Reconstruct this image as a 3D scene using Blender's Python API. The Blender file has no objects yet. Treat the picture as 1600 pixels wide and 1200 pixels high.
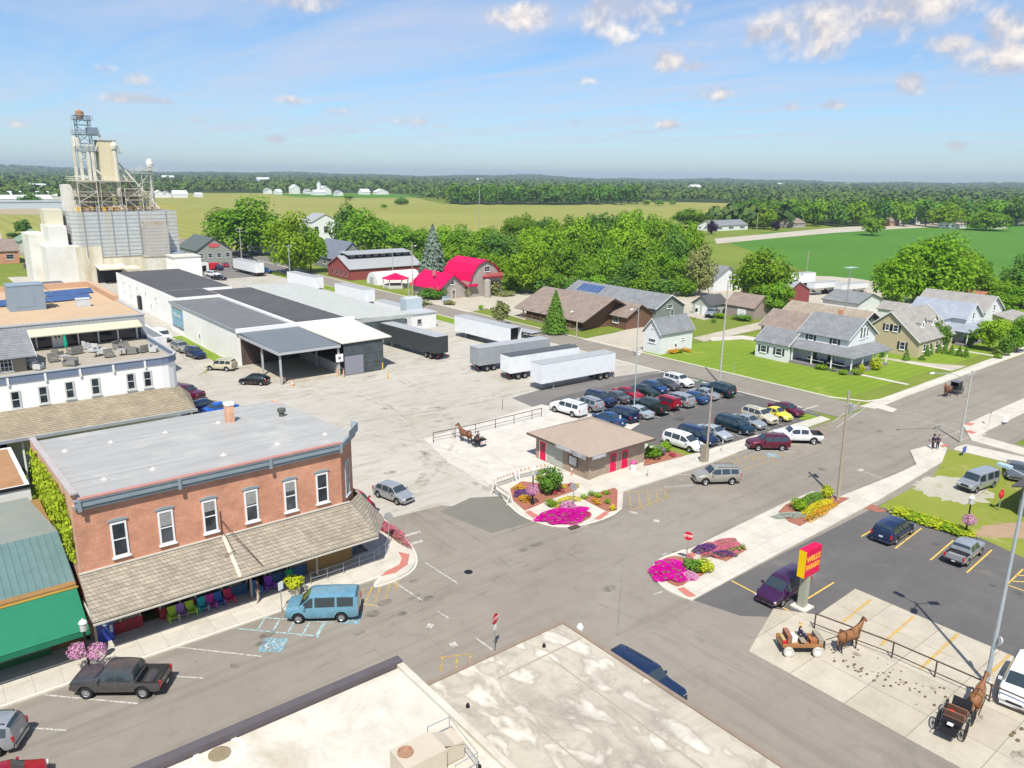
EXPO = .42; HAZE = 1.25e-4; SKYS = .125; SKYTINT = (.52, .66, .85); SKYTOP = (.58, .72, .87); VEILC = (3.9, 4.2, 5.0); CLOUDB = 6.2
LANT = (30.0, 30.0)
import bpy, bmesh, math, random
import numpy as np
from mathutils import Vector, Matrix
R = math.radians
rnd = random.Random(7)
sc = bpy.context.scene
COL = sc.collection
FP, CXP, CYP = 1205.0, 800.0, 600.0
PITCH, ROLL, CAMH = R(15.1), R(0.85), 30.0
YAW = -R(38.994485)
def _basis():
 f = Vector((0, math.cos(PITCH), -math.sin(PITCH))); r = Vector((1, 0, 0)); u = r.cross(f)
 c, s = math.cos(ROLL), math.sin(ROLL)
 r2 = c*r + s*u; u2 = -s*r + c*u
 M = Matrix.Rotation(YAW, 3, 'Z')
 return M @ r2, M @ u2, M @ f
CR, CU, CF = _basis()
def G(px, py, z=0.0):
 d = CR*((px-CXP)/FP) + CU*((CYP-py)/FP) + CF
 t = (z-CAMH)/d.z
 return (d.x*t, d.y*t)
def GP(pts, z=0.0): return [G(a, b, z) for a, b in pts]
MATS = {}
class NT:
 def __init__(s, m):
  m.use_nodes = True; s.t = m.node_tree; s.n = s.t.nodes; s.l = s.t.links
  s.n.clear()
 def add(s, kind, **kw):
  nd = s.n.new(kind)
  for k, v in kw.items():
   if k == 'inp':
    for a, b in v.items():
     if hasattr(b, 'links') or isinstance(b, bpy.types.NodeSocket): s.l.new(b, nd.inputs[a])
     else: nd.inputs[a].default_value = b
   else: setattr(nd, k, v)
  return nd
def c4(c): return (c[0], c[1], c[2], 1.0)
def math_(T, op, a, b=None, clamp=False):
 nd = T.add('ShaderNodeMath', operation=op); nd.use_clamp = clamp
 for i, v in enumerate((a, b)):
  if v is None: continue
  if isinstance(v, (int, float)): nd.inputs[i].default_value = v
  else: T.l.new(v, nd.inputs[i])
 return nd.outputs[0]
def mixc(T, f, a, b, mode='MIX'):
 nd = T.add('ShaderNodeMix', data_type='RGBA', blend_type=mode)
 for i, v in ((0, f), (6, a), (7, b)):
  if isinstance(v, (int, float)): nd.inputs[i].default_value = v
  elif isinstance(v, tuple): nd.inputs[i].default_value = c4(v)
  else: T.l.new(v, nd.inputs[i])
 return nd.outputs[2]
def noise_(T, vec, scale, detail=4, rough=.6, dist=0.0):
 nd = T.add('ShaderNodeTexNoise', inp={'Scale': scale, 'Detail': detail, 'Roughness': rough, 'Distortion': dist})
 if vec is not None: T.l.new(vec, nd.inputs['Vector'])
 return nd.outputs['Fac']
def ramp_(T, fac, lo, hi, a=0.0, b=1.0):
 nd = T.add('ShaderNodeMapRange', inp={'From Min': lo, 'From Max': hi, 'To Min': a, 'To Max': b})
 T.l.new(fac, nd.inputs['Value']); return nd.outputs[0]
def finish(T, col, rough=.8, metal=0.0, spec=.3, bump=None, bstr=.3, bdist=.05, extra=None):
 p = T.add('ShaderNodeBsdfPrincipled')
 if isinstance(col, tuple): p.inputs['Base Color'].default_value = c4(col)
 else: T.l.new(col, p.inputs['Base Color'])
 if isinstance(rough, (int, float)): p.inputs['Roughness'].default_value = rough
 else: T.l.new(rough, p.inputs['Roughness'])
 p.inputs['Metallic'].default_value = metal
 p.inputs['Specular IOR Level'].default_value = spec
 if extra:
  for k, v in extra.items(): p.inputs[k].default_value = v
 if bump is not None:
  b = T.add('ShaderNodeBump', inp={'Strength': bstr, 'Distance': bdist, 'Height': bump})
  T.l.new(b.outputs[0], p.inputs['Normal'])
 o = T.add('ShaderNodeOutputMaterial'); T.l.new(p.outputs[0], o.inputs[0])
 return p
def newmat(name):
 m = bpy.data.materials.new(name); MATS[name] = m; return m, NT(m)
def pos(T): return T.add('ShaderNodeNewGeometry').outputs['Position']
def objco(T): return T.add('ShaderNodeTexCoord').outputs['Object']
PRE = {}
def M(name, col=None, rough=.75, var=.18, scale=1.2, metal=0.0, spec=.3, dirt=None, dscale=.35, damt=.35, bump=0.0, world=True, extra=None):
 """plain painted / mineral surface: colour broken up by two scales of noise, optional dirt blotches"""
 if name in MATS: return MATS[name]
 m, T = newmat(name)
 v = pos(T) if world else objco(T)
 n1 = noise_(T, v, scale, 6, .65)
 n2 = noise_(T, v, scale*7.3, 3, .6)
 f = math_(T, 'ADD', math_(T, 'MULTIPLY', n1, .65), math_(T, 'MULTIPLY', n2, .35))
 k = ramp_(T, f, .3, .7, 1-var, 1+var*.7)
 cc = mixc(T, 1.0, tuple(col), T.add('ShaderNodeCombineColor', inp={0: k, 1: k, 2: k}).outputs[0], 'MULTIPLY')
 if dirt is not None:
  d = ramp_(T, noise_(T, v, dscale, 7, .7, .6), .48, .68, 0, damt)
  cc = mixc(T, d, cc, tuple(dirt))
 finish(T, cc, rough, metal, spec, n2 if bump else None, bump, .03, extra)
 return m
def walluv(T, world=True):
 """u runs along an upright wall whichever axis it follows, v is height"""
 s = T.add('ShaderNodeSeparateXYZ'); T.l.new(pos(T) if world else objco(T), s.inputs[0])
 u = math_(T, 'ADD', s.outputs[0], s.outputs[1])
 c = T.add('ShaderNodeCombineXYZ'); T.l.new(u, c.inputs[0]); T.l.new(s.outputs[2], c.inputs[1])
 return c.outputs[0], s
def Mbrick(name, c1, c2, mortar, w=.21, h=.072, var=.25, scale=1.0, rough=.9, ms=.012, bias=0.0, stain=.25):
 if name in MATS: return MATS[name]
 m, T = newmat(name); v, s = walluv(T)
 b = T.add('ShaderNodeTexBrick', offset=.5, inp={'Vector': v, 'Color1': c4(c1), 'Color2': c4(c2), 'Mortar': c4(mortar), 'Scale': scale, 'Mortar Size': ms, 'Brick Width': w, 'Row Height': h, 'Bias': bias})
 n = ramp_(T, noise_(T, pos(T), .8, 6, .7), .3, .7, 1-var, 1+var*.7)
 cc = mixc(T, 1.0, b.outputs[0], T.add('ShaderNodeCombineColor', inp={0: n, 1: n, 2: n}).outputs[0], 'MULTIPLY')
 g = ramp_(T, noise_(T, pos(T), .25, 5, .7, .5), .5, .7, 0, stain)
 cc = mixc(T, g, cc, tuple(x*.62 for x in c1))
 finish(T, cc, rough, 0, .2, b.outputs[1], -.25, .02)
 return m
def Mlines(name, col, dark, period=.3, axis='u', width=.12, rough=.6, metal=0.0, var=.12, rust=None, rustamt=.5, spec=.3, world=True, slope=False):
 """boards, siding, standing seams, corrugation: dark lines every period along u (across) or v (height)"""
 if name in MATS: return MATS[name]
 m, T = newmat(name); v, s = walluv(T, world)
 sp = T.add('ShaderNodeSeparateXYZ'); T.l.new(v, sp.inputs[0])
 a = {'u': sp.outputs[0], 'v': sp.outputs[1], 'x': s.outputs[0], 'y': s.outputs[1]}[axis]
 fr = math_(T, 'FRACT', math_(T, 'DIVIDE', a, period))
 ln = math_(T, 'LESS_THAN', fr, width)
 tri = math_(T, 'ABSOLUTE', math_(T, 'SUBTRACT', fr, .5))
 n = ramp_(T, noise_(T, pos(T) if world else objco(T), .9, 6, .7), .3, .7, 1-var, 1+var*.7)
 cc = mixc(T, 1.0, tuple(col), T.add('ShaderNodeCombineColor', inp={0: n, 1: n, 2: n}).outputs[0], 'MULTIPLY')
 cc = mixc(T, math_(T, 'MULTIPLY', ln, .8), cc, tuple(dark))
 if rust is not None:
  st = T.add('ShaderNodeMapping', inp={'Scale': (1.3, 1.3, .12)}); T.l.new(pos(T), st.inputs[0])
  r = ramp_(T, noise_(T, st.outputs[0], .5, 7, .7, .4), .47, .66, 0, rustamt)
  cc = mixc(T, r, cc, tuple(rust))
 finish(T, cc, rough, metal, spec, tri, .25, .05)
 return m
def Mshingle(name, c1, c2, w=.9, h=.16, var=.22, rough=.95, mort=None, ms=.02):
 if name in MATS: return MATS[name]
 m, T = newmat(name)
 s = T.add('ShaderNodeSeparateXYZ'); T.l.new(pos(T), s.inputs[0])
 u = math_(T, 'ADD', s.outputs[0], math_(T, 'MULTIPLY', s.outputs[1], .93))
 c = T.add('ShaderNodeCombineXYZ'); T.l.new(u, c.inputs[0]); T.l.new(s.outputs[2], c.inputs[1])
 b = T.add('ShaderNodeTexBrick', offset=.5, inp={'Vector': c.outputs[0], 'Color1': c4(c1), 'Color2': c4(c2), 'Mortar': c4(mort or tuple(x*.55 for x in c1)), 'Scale': 1.0, 'Mortar Size': ms, 'Brick Width': w, 'Row Height': h})
 n = ramp_(T, noise_(T, pos(T), .6, 7, .75), .3, .7, 1-var, 1+var*.7)
 cc = mixc(T, 1.0, b.outputs[0], T.add('ShaderNodeCombineColor', inp={0: n, 1: n, 2: n}).outputs[0], 'MULTIPLY')
 finish(T, cc, rough, 0, .15, noise_(T, pos(T), 9, 3), .3, .03)
 return m
def Mglass(name='window_glass', col=(.03, .04, .05), rough=.08, spec=.6, var=.5):
 if name in MATS: return MATS[name]
 m, T = newmat(name)
 n = ramp_(T, noise_(T, pos(T), .7, 3, .5), .35, .65, 1-var, 1+var)
 cc = mixc(T, 1.0, tuple(col), T.add('ShaderNodeCombineColor', inp={0: n, 1: n, 2: n}).outputs[0], 'MULTIPLY')
 finish(T, cc, rough, 0, spec); return m
def Mleaf(name, c1, c2, hue=.03, val=.25, trans=.25, flower=None, famt=.0, fscale=3.0, rough=.7):
 if name in MATS: return MATS[name]
 m, T = newmat(name)
 v = objco(T)
 oi = T.add('ShaderNodeObjectInfo')
 n = ramp_(T, noise_(T, v, 1.1, 4, .7), .32, .68)
 cc = mixc(T, n, tuple(c1), tuple(c2))
 if flower is not None:
  wn = T.add('ShaderNodeTexVoronoi', inp={'Scale': fscale, 'Vector': v})
  fl = math_(T, 'LESS_THAN', T.add('ShaderNodeSeparateColor', inp={0: wn.outputs['Color']}).outputs[0], famt)
  cc = mixc(T, fl, cc, tuple(flower))
 hs = T.add('ShaderNodeHueSaturation', inp={'Color': cc})
 T.l.new(ramp_(T, oi.outputs['Random'], 0, 1, .5-hue, .5+hue*.6), hs.inputs['Hue'])
 T.l.new(ramp_(T, math_(T, 'FRACT', math_(T, 'MULTIPLY', oi.outputs['Random'], 7.31)), 0, 1, 1-val, 1+val), hs.inputs['Value'])
 d = T.add('ShaderNodeBsdfDiffuse', inp={'Color': hs.outputs[0]})
 tr = T.add('ShaderNodeBsdfTranslucent', inp={'Color': hs.outputs[0]})
 mx = T.add('ShaderNodeMixShader', inp={0: trans}); T.l.new(d.outputs[0], mx.inputs[1]); T.l.new(tr.outputs[0], mx.inputs[2])
 o = T.add('ShaderNodeOutputMaterial'); T.l.new(mx.outputs[0], o.inputs[0])
 return m
EACH = {'bargeboard', 'bracket', 'mullion', 'awning_post', 'armrest', 'leg', 'post', 'porch_post', 'landing_gear', 'tail_light', 'rear_door', 'stall_riser', 'cornice_bracket', 'canopy_post', 'skid', 'ballast_foot', 'dormer_roof', 'stripe', 'mural_frame', 'barn_door', 'garage_door', 'canopy_beam', 'upper_panel', 'bay_post', 'chassis_rail', 'parapet_wall', 'roof_seam', 'mesh_curtain', 'intake_hood', 'machine_box', 'underbody', 'board_front', 'shoe', 'lamp_arm', 'lamp_head', 'insulator', 'plant_clump'}
class MB:
 def __init__(s): s.v = []; s.f = []; s.m = []; s.p = []
 def add(s, vs, fs, m=0):
  o = len(s.v); s.p.append((o, len(s.f))); s.v += [tuple(x) for x in vs]; s.f += [tuple(i+o for i in f) for f in fs]; s.m += [m]*len(fs); return s
 def box(s, x0, x1, y0, y1, z0, z1, m=0):
  if x0 > x1: x0, x1 = x1, x0
  if y0 > y1: y0, y1 = y1, y0
  return s.add([(x0,y0,z0),(x1,y0,z0),(x1,y1,z0),(x0,y1,z0),(x0,y0,z1),(x1,y0,z1),(x1,y1,z1),(x0,y1,z1)],
                     [(3,2,1,0),(4,5,6,7),(0,1,5,4),(1,2,6,5),(2,3,7,6),(3,0,4,7)], m)
 def prism(s, poly, z0, z1, m=0, top=True, bottom=True):
  n = len(poly)
  a = sum(poly[i][0]*poly[(i+1) % n][1]-poly[(i+1) % n][0]*poly[i][1] for i in range(n))
  if a < 0: poly = poly[::-1]
  vs = [(x, y, z0) for x, y in poly]+[(x, y, z1) for x, y in poly]
  fs = [(i, (i+1) % n, n+(i+1) % n, n+i) for i in range(n)]
  if top: fs.append(tuple(range(n, 2*n)))
  if bottom: fs.append(tuple(range(n-1, -1, -1)))
  return s.add(vs, fs, m)
 def quad(s, *p, m=0): return s.add(p, [tuple(range(len(p)))], m)
 def slab(s, pts, t, m=0):
  """a polygon in space (counter-clockwise seen from its outer side) given thickness t inward"""
  p = [Vector(q) for q in pts]; n = (p[1]-p[0]).cross(p[2]-p[0]).normalized()
  k = len(p); vs = p+[q-n*t for q in p]
  fs = [tuple(range(k)), tuple(range(2*k-1, k-1, -1))]+[((i+1) % k, i, k+i, k+(i+1) % k) for i in range(k)]
  return s.add(vs, fs, m)
 def tube(s, p0, p1, r0, r1=None, n=8, m=0, cap=True):
  p0, p1 = Vector(p0), Vector(p1); r1 = r0 if r1 is None else r1
  d = (p1-p0).normalized(); a = d.cross(Vector((0, 0, 1)))
  if a.length < 1e-3: a = Vector((1, 0, 0))
  a.normalize(); b = d.cross(a)
  vs = []
  for p, r in ((p0, r0), (p1, r1)):
   for i in range(n):
    t = 2*math.pi*i/n; vs.append(p+(a*math.cos(t)+b*math.sin(t))*r)
  fs = [((i+1) % n, i, n+i, n+(i+1) % n) for i in range(n)]
  if cap: fs += [tuple(range(n)), tuple(range(2*n-1, n-1, -1))]
  return s.add(vs, fs, m)
 def path(s, pts, r, n=6, m=0):
  for a, b in zip(pts[:-1], pts[1:]): s.tube(a, b, r, r, n, m)
  return s
 def lathe(s, prof, c=(0, 0, 0), n=16, axis='z', m=0, closed=False):
  vs = []
  for r, h in prof:
   for i in range(n):
    t = 2*math.pi*i/n; x, y = r*math.cos(t), r*math.sin(t)
    q = {'z': (x, y, h), 'y': (y, h, x), 'x': (h, x, y)}[axis]
    vs.append((q[0]+c[0], q[1]+c[1], q[2]+c[2]))
  k = len(prof); fs = []
  for j in range(k-1 if not closed else k):
   a, b = j*n, ((j+1) % k)*n
   for i in range(n): fs.append((a+i, a+(i+1) % n, b+(i+1) % n, b+i))
  if not closed:
   fs.append(tuple(range(n-1, -1, -1))); fs.append(tuple(range((k-1)*n, k*n)))
  return s.add(vs, fs, m)
 def ball(s, c, r, n=8, m=0, sq=(1, 1, 1)):
  prof = []
  k = max(3, n//2)
  vs = []; fs = []
  for j in range(1, k):
   a = math.pi*j/k
   for i in range(n):
    t = 2*math.pi*i/n
    vs.append((c[0]+r*sq[0]*math.sin(a)*math.cos(t), c[1]+r*sq[1]*math.sin(a)*math.sin(t), c[2]+r*sq[2]*math.cos(a)))
  vs += [(c[0], c[1], c[2]+r*sq[2]), (c[0], c[1], c[2]-r*sq[2])]
  for j in range(k-2):
   for i in range(n): fs.append((j*n+i, (j+1)*n+i, (j+1)*n+(i+1) % n, j*n+(i+1) % n))
  T = len(vs)
  for i in range(n):
   fs.append((T-2, i, (i+1) % n)); fs.append((T-1, (k-2)*n+(i+1) % n, (k-2)*n+i))
  return s.add(vs, fs, m)
 def xf(s, Mx, start=0):
  s.v = s.v[:start]+[tuple(Mx @ Vector(q)) for q in s.v[start:]]; return s
 def mesh(s, name, mats, smooth=False, angle=None):
  me = bpy.data.meshes.new(name); me.from_pydata(s.v, [], s.f)
  for mt in (mats if isinstance(mats, (list, tuple)) else [mats]): me.materials.append(mt)
  if any(s.m): me.polygons.foreach_set('material_index', s.m)
  me.update()
  if smooth:
   me.polygons.foreach_set('use_smooth', [True]*len(s.f))
   if angle: me.set_sharp_from_angle(angle=R(angle))
  return me
 def build(s, name, mats, parent=None, smooth=False, angle=None, loc=None, rz=0.0):
  if name in EACH and len(s.p) > 1 and parent is not None:      # every post, leg or bracket is a part of its own
   ends = s.p[1:]+[(len(s.v), len(s.f))]; first = None
   for (v0, f0), (v1, f1) in zip(s.p, ends):
    q = MB(); q.v = s.v[v0:v1]; q.f = [tuple(i-v0 for i in f) for f in s.f[f0:f1]]; q.m = s.m[f0:f1]; q.p = [(0, 0)]
    o = q.build(name, mats, parent, smooth, angle, loc, rz); first = first or o
   return first
  o = bpy.data.objects.new(name, s.mesh(name, mats, smooth, angle)); COL.objects.link(o)
  if parent is not None: o.parent = parent
  if loc is not None: o.location = loc
  if rz: o.rotation_euler.z = rz
  return o
def tag(o, label=None, cat=None, group=None, kind=None):
 if label: o['label'] = label
 if cat: o['category'] = cat
 if group: o['group'] = group
 if kind: o['kind'] = kind
 return o
def thing(name, label, cat, loc=(0, 0, 0), rz=0.0, group=None, scale=None):
 o = bpy.data.objects.new(name, None); COL.objects.link(o); o.empty_display_size = .3
 o.location = loc; o.rotation_euler.z = rz
 if scale: o.scale = (scale, scale, scale)
 return tag(o, label, cat, group)
def copy_tree(o, parent=None):
 c = o.copy(); COL.objects.link(c); c.parent = parent
 for ch in o.children: copy_tree(ch, c)
 return c
def struct(name, mb, mats): return tag(mb.build(name, mats), kind='structure')
def text_mesh(name, txt, size, mat, Mx, parent, depth=.01, align='CENTER', bold=0.0):
 cu = bpy.data.curves.new(name, 'FONT'); cu.body = txt; cu.size = size; cu.extrude = depth; cu.align_x = align; cu.align_y = 'CENTER'; cu.offset = bold
 cu.resolution_u = 2
 t = bpy.data.objects.new(name, cu); COL.objects.link(t)
 dg = bpy.context.evaluated_depsgraph_get()
 me = bpy.data.meshes.new_from_object(t.evaluated_get(dg)); me.transform(Mx)
 COL.objects.unlink(t); bpy.data.objects.remove(t); bpy.data.curves.remove(cu)
 me.materials.clear(); me.materials.append(mat)
 o = bpy.data.objects.new(name, me); COL.objects.link(o); o.parent = parent
 return o
FACE = {'S': (Vector((1, 0, 0)), Vector((0, -1, 0))), 'W': (Vector((0, -1, 0)), Vector((-1, 0, 0))),
  'E': (Vector((0, 1, 0)), Vector((1, 0, 0))), 'N': (Vector((-1, 0, 0)), Vector((0, 1, 0)))}
def face_mx(face, x, y, z=0.0):
 """local x along the wall, local y up, local z out of the wall"""
 u, n = FACE[face] if isinstance(face, str) else face
 return Matrix(((u.x, 0, n.x, x), (u.y, 0, n.y, y), (0, 1, 0, z), (0, 0, 0, 1)))
WHITE = M('white_paint', (.72, .72, .69), .6, .07, 1.5)
CREAM = M('cream_paint', (.62, .58, .44), .7, .1, 1.2)
TRIM = M('white_trim', (.78, .78, .76), .5, .05, 3)
GLASS = Mglass()
DGLASS = Mglass('dark_shop_glass', (.05, .055, .06), .12, .5, .8)
BLACK = M('black_paint', (.012, .012, .014), .5, .2, 2)
RUBBER = M('rubber', (.018, .018, .018), .85, .2, 6, world=False)
STEEL = M('galvanised_steel', (.42, .44, .45), .4, .12, 3, metal=.5)
IRON = M('rusty_pipe', (.09, .06, .05), .75, .3, 4)
WOOD = M('weathered_wood', (.30, .26, .20), .85, .25, 5)
YELLOW = M('yellow_paint', (.72, .42, .05), .7, .25, 3)
LINE = M('white_road_paint', (.52, .52, .48), .8, .25, 4)
GREYTXT = M('grey_lettering', (.12, .13, .14), .6, .1, 3)
REDP = M('red_paint', (.55, .02, .03), .45, .08, 2)
def window(parent, face, x, y, z, w, h, frame=None, glass=None, cols=1, rows=2, fw=.07, sill=True, name='window', lintel=False, depth=.05):
 """frame standing proud of the wall with its pane as a child; (x, y, z) is the middle of the bottom edge on the wall"""
 Mx = face_mx(face, x, y, z); f = MB()
 W2 = w/2
 f.box(-W2, W2, 0, fw, 0, depth); f.box(-W2, W2, h-fw, h, 0, depth)
 f.box(-W2, -W2+fw, fw, h-fw, 0, depth); f.box(W2-fw, W2, fw, h-fw, 0, depth)
 t = fw*.55
 for i in range(1, cols):
  cx = -W2+w*i/cols; f.box(cx-t/2, cx+t/2, fw, h-fw, 0, depth*.8)
 for j in range(1, rows):
  cy = h*j/rows; f.box(-W2+fw, W2-fw, cy-t/2, cy+t/2, 0, depth*.85)
 if sill: f.box(-W2-.08, W2+.08, -.1, -.001, 0, depth+.08)
 if lintel: f.box(-W2-.06, W2+.06, h+.001, h+.13, 0, depth+.03)
 f.xf(Mx); fo = f.build(name, frame or TRIM, parent)
 g = MB(); g.box(-W2+fw+.001, W2-fw-.001, fw+.001, h-fw-.001, .003, depth*.45); g.xf(Mx); g.build('pane', glass or GLASS, fo)
 return fo
def door(parent, face, x, y, z, w, h, mat, frame=None, pane=True, handle=True):
 Mx = face_mx(face, x, y, z); f = MB(); W2 = w/2
 f.box(-W2-.08, -W2, 0, h+.08, 0, .06); f.box(W2, W2+.08, 0, h+.08, 0, .06); f.box(-W2, W2, h, h+.08, 0, .06)
 f.xf(Mx); fo = f.build('door_frame', frame or TRIM, parent)
 d = MB(); d.box(-W2+.002, W2-.002, .002, h-.002, .003, .035); d.xf(Mx); do = d.build('door', mat, parent)
 if pane:
  p = MB(); p.box(-W2*.5, W2*.5, h*.55, h*.88, .036, .045); p.xf(Mx); p.build('door_pane', GLASS, do)
 if handle:
  p = MB(); p.box(W2*.72, W2*.84, h*.42, h*.5, .036, .08); p.xf(Mx); p.build('handle', STEEL, do)
 return do
def gable(name, label, x0, x1, y0, y1, zw, zr, axis, wall, roof, oh=.4, cat='house', group=None, z0=0.0, trim=None, th=.14, parent=None):
 """walls up to zw, ridge at zr running along axis"""
 t = parent or thing(name, label, cat, (0, 0, 0), 0, group)
 w = MB()
 if axis == 'x':
  ym = (y0+y1)/2
  w.add([(x0,y0,z0),(x1,y0,z0),(x1,y1,z0),(x0,y1,z0),(x0,y0,zw),(x1,y0,zw),(x1,y1,zw),(x0,y1,zw),(x0,ym,zr),(x1,ym,zr)],
              [(0,1,5,4),(1,2,6,9,5),(2,3,7,6),(3,0,4,8,7),(3,2,1,0),(4,5,9,8),(6,7,8,9)])
  k = (zr-zw)/(ym-y0); e = oh*k; u = .03
  A = [((x0-oh, y0-oh, zw-e+u), (x1+oh, y0-oh, zw-e+u), (x1+oh, ym, zr+u), (x0-oh, ym, zr+u)),
             ((x1+oh, y1+oh, zw-e+u), (x0-oh, y1+oh, zw-e+u), (x0-oh, ym, zr+u), (x1+oh, ym, zr+u))]
 else:
  xm = (x0+x1)/2
  w.add([(x0,y0,z0),(x1,y0,z0),(x1,y1,z0),(x0,y1,z0),(x0,y0,zw),(x1,y0,zw),(x1,y1,zw),(x0,y1,zw),(xm,y0,zr),(xm,y1,zr)],
              [(0,1,5,8,4),(1,2,6,5),(2,3,7,9,6),(3,0,4,7),(3,2,1,0),(5,6,9,8),(7,4,8,9)])
  k = (zr-zw)/(xm-x0); e = oh*k; u = .03
  A = [((x0-oh, y1+oh, zw-e+u), (x0-oh, y0-oh, zw-e+u), (xm, y0-oh, zr+u), (xm, y1+oh, zr+u)),
             ((x1+oh, y0-oh, zw-e+u), (x1+oh, y1+oh, zw-e+u), (xm, y1+oh, zr+u), (xm, y0-oh, zr+u))]
 w.build('wall', wall, t)
 r = MB()
 for q in A: r.slab([Vector(p)+Vector((0, 0, th)) for p in q], th)
 ro = r.build('roof', roof, t)
 if trim:
  f = MB(); d = .16
  if axis == 'x':
   for xx in (x0-oh-.03, x1+oh):
    for a, b in (((y0-oh), ym), (ym, y1+oh)):
     za = zw-e+u if a != ym else zr+u; zb = zr+u if b == ym else zw-e+u
     f.add([(xx, a, za-.02), (xx+.03, a, za-.02), (xx+.03, b, zb-.02), (xx, b, zb-.02), (xx, a, za+d), (xx+.03, a, za+d), (xx+.03, b, zb+d), (xx, b, zb+d)],
                          [(3,2,1,0),(4,5,6,7),(0,1,5,4),(1,2,6,5),(2,3,7,6),(3,0,4,7)])
  else:
   for yy in (y0-oh-.03, y1+oh):
    for a, b in (((x0-oh), xm), (xm, x1+oh)):
     za = zw-e+u if a != xm else zr+u; zb = zr+u if b == xm else zw-e+u
     f.add([(a, yy, za-.02), (b, yy, zb-.02), (b, yy+.03, zb-.02), (a, yy+.03, za-.02), (a, yy, za+d), (b, yy, zb+d), (b, yy+.03, zb+d), (a, yy+.03, za+d)],
                          [(3,2,1,0),(4,5,6,7),(0,1,5,4),(1,2,6,5),(2,3,7,6),(3,0,4,7)])
  f.build('bargeboard', trim, t)
 return t, ro
def flat_building(name, label, x0, x1, y0, y1, h, wall, roof, cat='building', parap=.4, cap=None, wt=.3, group=None):
 t = thing(name, label, cat, (0, 0, 0), 0, group)
 w = MB(); w.box(x0, x1, y0, y0+wt, 0, h); w.box(x0, x1, y1-wt, y1, 0, h)
 w.box(x0, x0+wt, y0+wt, y1-wt, 0, h); w.box(x1-wt, x1, y0+wt, y1-wt, 0, h); w.build('wall', wall, t)
 r = MB(); r.box(x0+wt, x1-wt, y0+wt, y1-wt, h-parap-.2, h-parap); ro = r.build('roof', roof, t)
 if cap:
  c = MB(); e = .05
  c.box(x0-e, x1+e, y0-e, y0+wt+e, h+.002, h+.08); c.box(x0-e, x1+e, y1-wt-e, y1+e, h+.002, h+.08)
  c.box(x0-e, x0+wt+e, y0+wt+e, y1-wt-e, h+.002, h+.08); c.box(x1-wt-e, x1+e, y0+wt+e, y1-wt-e, h+.002, h+.08)
  c.build('parapet_cap', cap, t)
 return t, ro
def Mground(name, c1, c2, c3=None, s1=.05, s2=.6, rough=.95, tracks=None, bump=.2, patches=None, speck=None, stripes=None, amt3=.6):
 m, T = newmat(name); v = pos(T)
 n1 = noise_(T, v, s1, 8, .65, .4); n2 = noise_(T, v, s2, 7, .7)
 n3 = noise_(T, v, s2*14, 4, .7)
 f = math_(T, 'ADD', math_(T, 'MULTIPLY', n1, .5), math_(T, 'ADD', math_(T, 'MULTIPLY', n2, .32), math_(T, 'MULTIPLY', n3, .18)))
 cc = mixc(T, ramp_(T, f, .36, .64), tuple(c1), tuple(c2))
 if c3 is not None:
  cc = mixc(T, ramp_(T, noise_(T, v, s2*.45, 8, .72, .8), .56, .72, 0, amt3), cc, tuple(c3))
 if stripes is not None:
  ax, per, amt = stripes
  s = T.add('ShaderNodeSeparateXYZ'); T.l.new(v, s.inputs[0])
  w = math_(T, 'SINE', math_(T, 'ADD', math_(T, 'MULTIPLY', s.outputs[ax], 2*math.pi/per), math_(T, 'MULTIPLY', n1, 3.0)))
  k = ramp_(T, w, -.6, .6, 1-amt, 1+amt)
  cc = mixc(T, 1.0, cc, T.add('ShaderNodeCombineColor', inp={0: k, 1: k, 2: k}).outputs[0], 'MULTIPLY')
 if tracks is not None:
  ang, col, amt, sx, sy = tracks
  mp = T.add('ShaderNodeMapping', inp={'Rotation': (0, 0, ang), 'Scale': (sx, sy, 1)}); T.l.new(v, mp.inputs[0])
  k = ramp_(T, noise_(T, mp.outputs[0], 1.0, 6, .7, .5), .5, .7, 0, amt)
  cc = mixc(T, k, cc, tuple(col))
 if speck is not None:
  vo = T.add('ShaderNodeTexVoronoi', inp={'Scale': .55, 'Vector': v})
  k = math_(T, 'LESS_THAN', vo.outputs['Distance'], .07)
  k = math_(T, 'MULTIPLY', k, ramp_(T, noise_(T, v, .4, 3), .5, .6, 0, .55))
  cc = mixc(T, k, cc, tuple(speck)); cc = mixc(T, ramp_(T, noise_(T, v, .9, 9, .8, 1.5), .60, .72, 0, .45), cc, tuple(x*.55 for x in c1))
 if patches is not None:
  vo = T.add('ShaderNodeTexVoronoi', feature='DISTANCE_TO_EDGE', inp={'Scale': patches, 'Vector': v, 'Randomness': 1.0})
  k = math_(T, 'LESS_THAN', math_(T, 'ADD', vo.outputs['Distance'], math_(T, 'MULTIPLY', math_(T, 'SUBTRACT', n2, .5), .02)), .0022)
  k = math_(T, 'MULTIPLY', k, ramp_(T, n1, .45, .6, 0, .28))
  cc = mixc(T, k, cc, tuple(x*.5 for x in c1))
 finish(T, cc, rough, 0, .15, n3, bump, .05)
 return m
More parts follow.
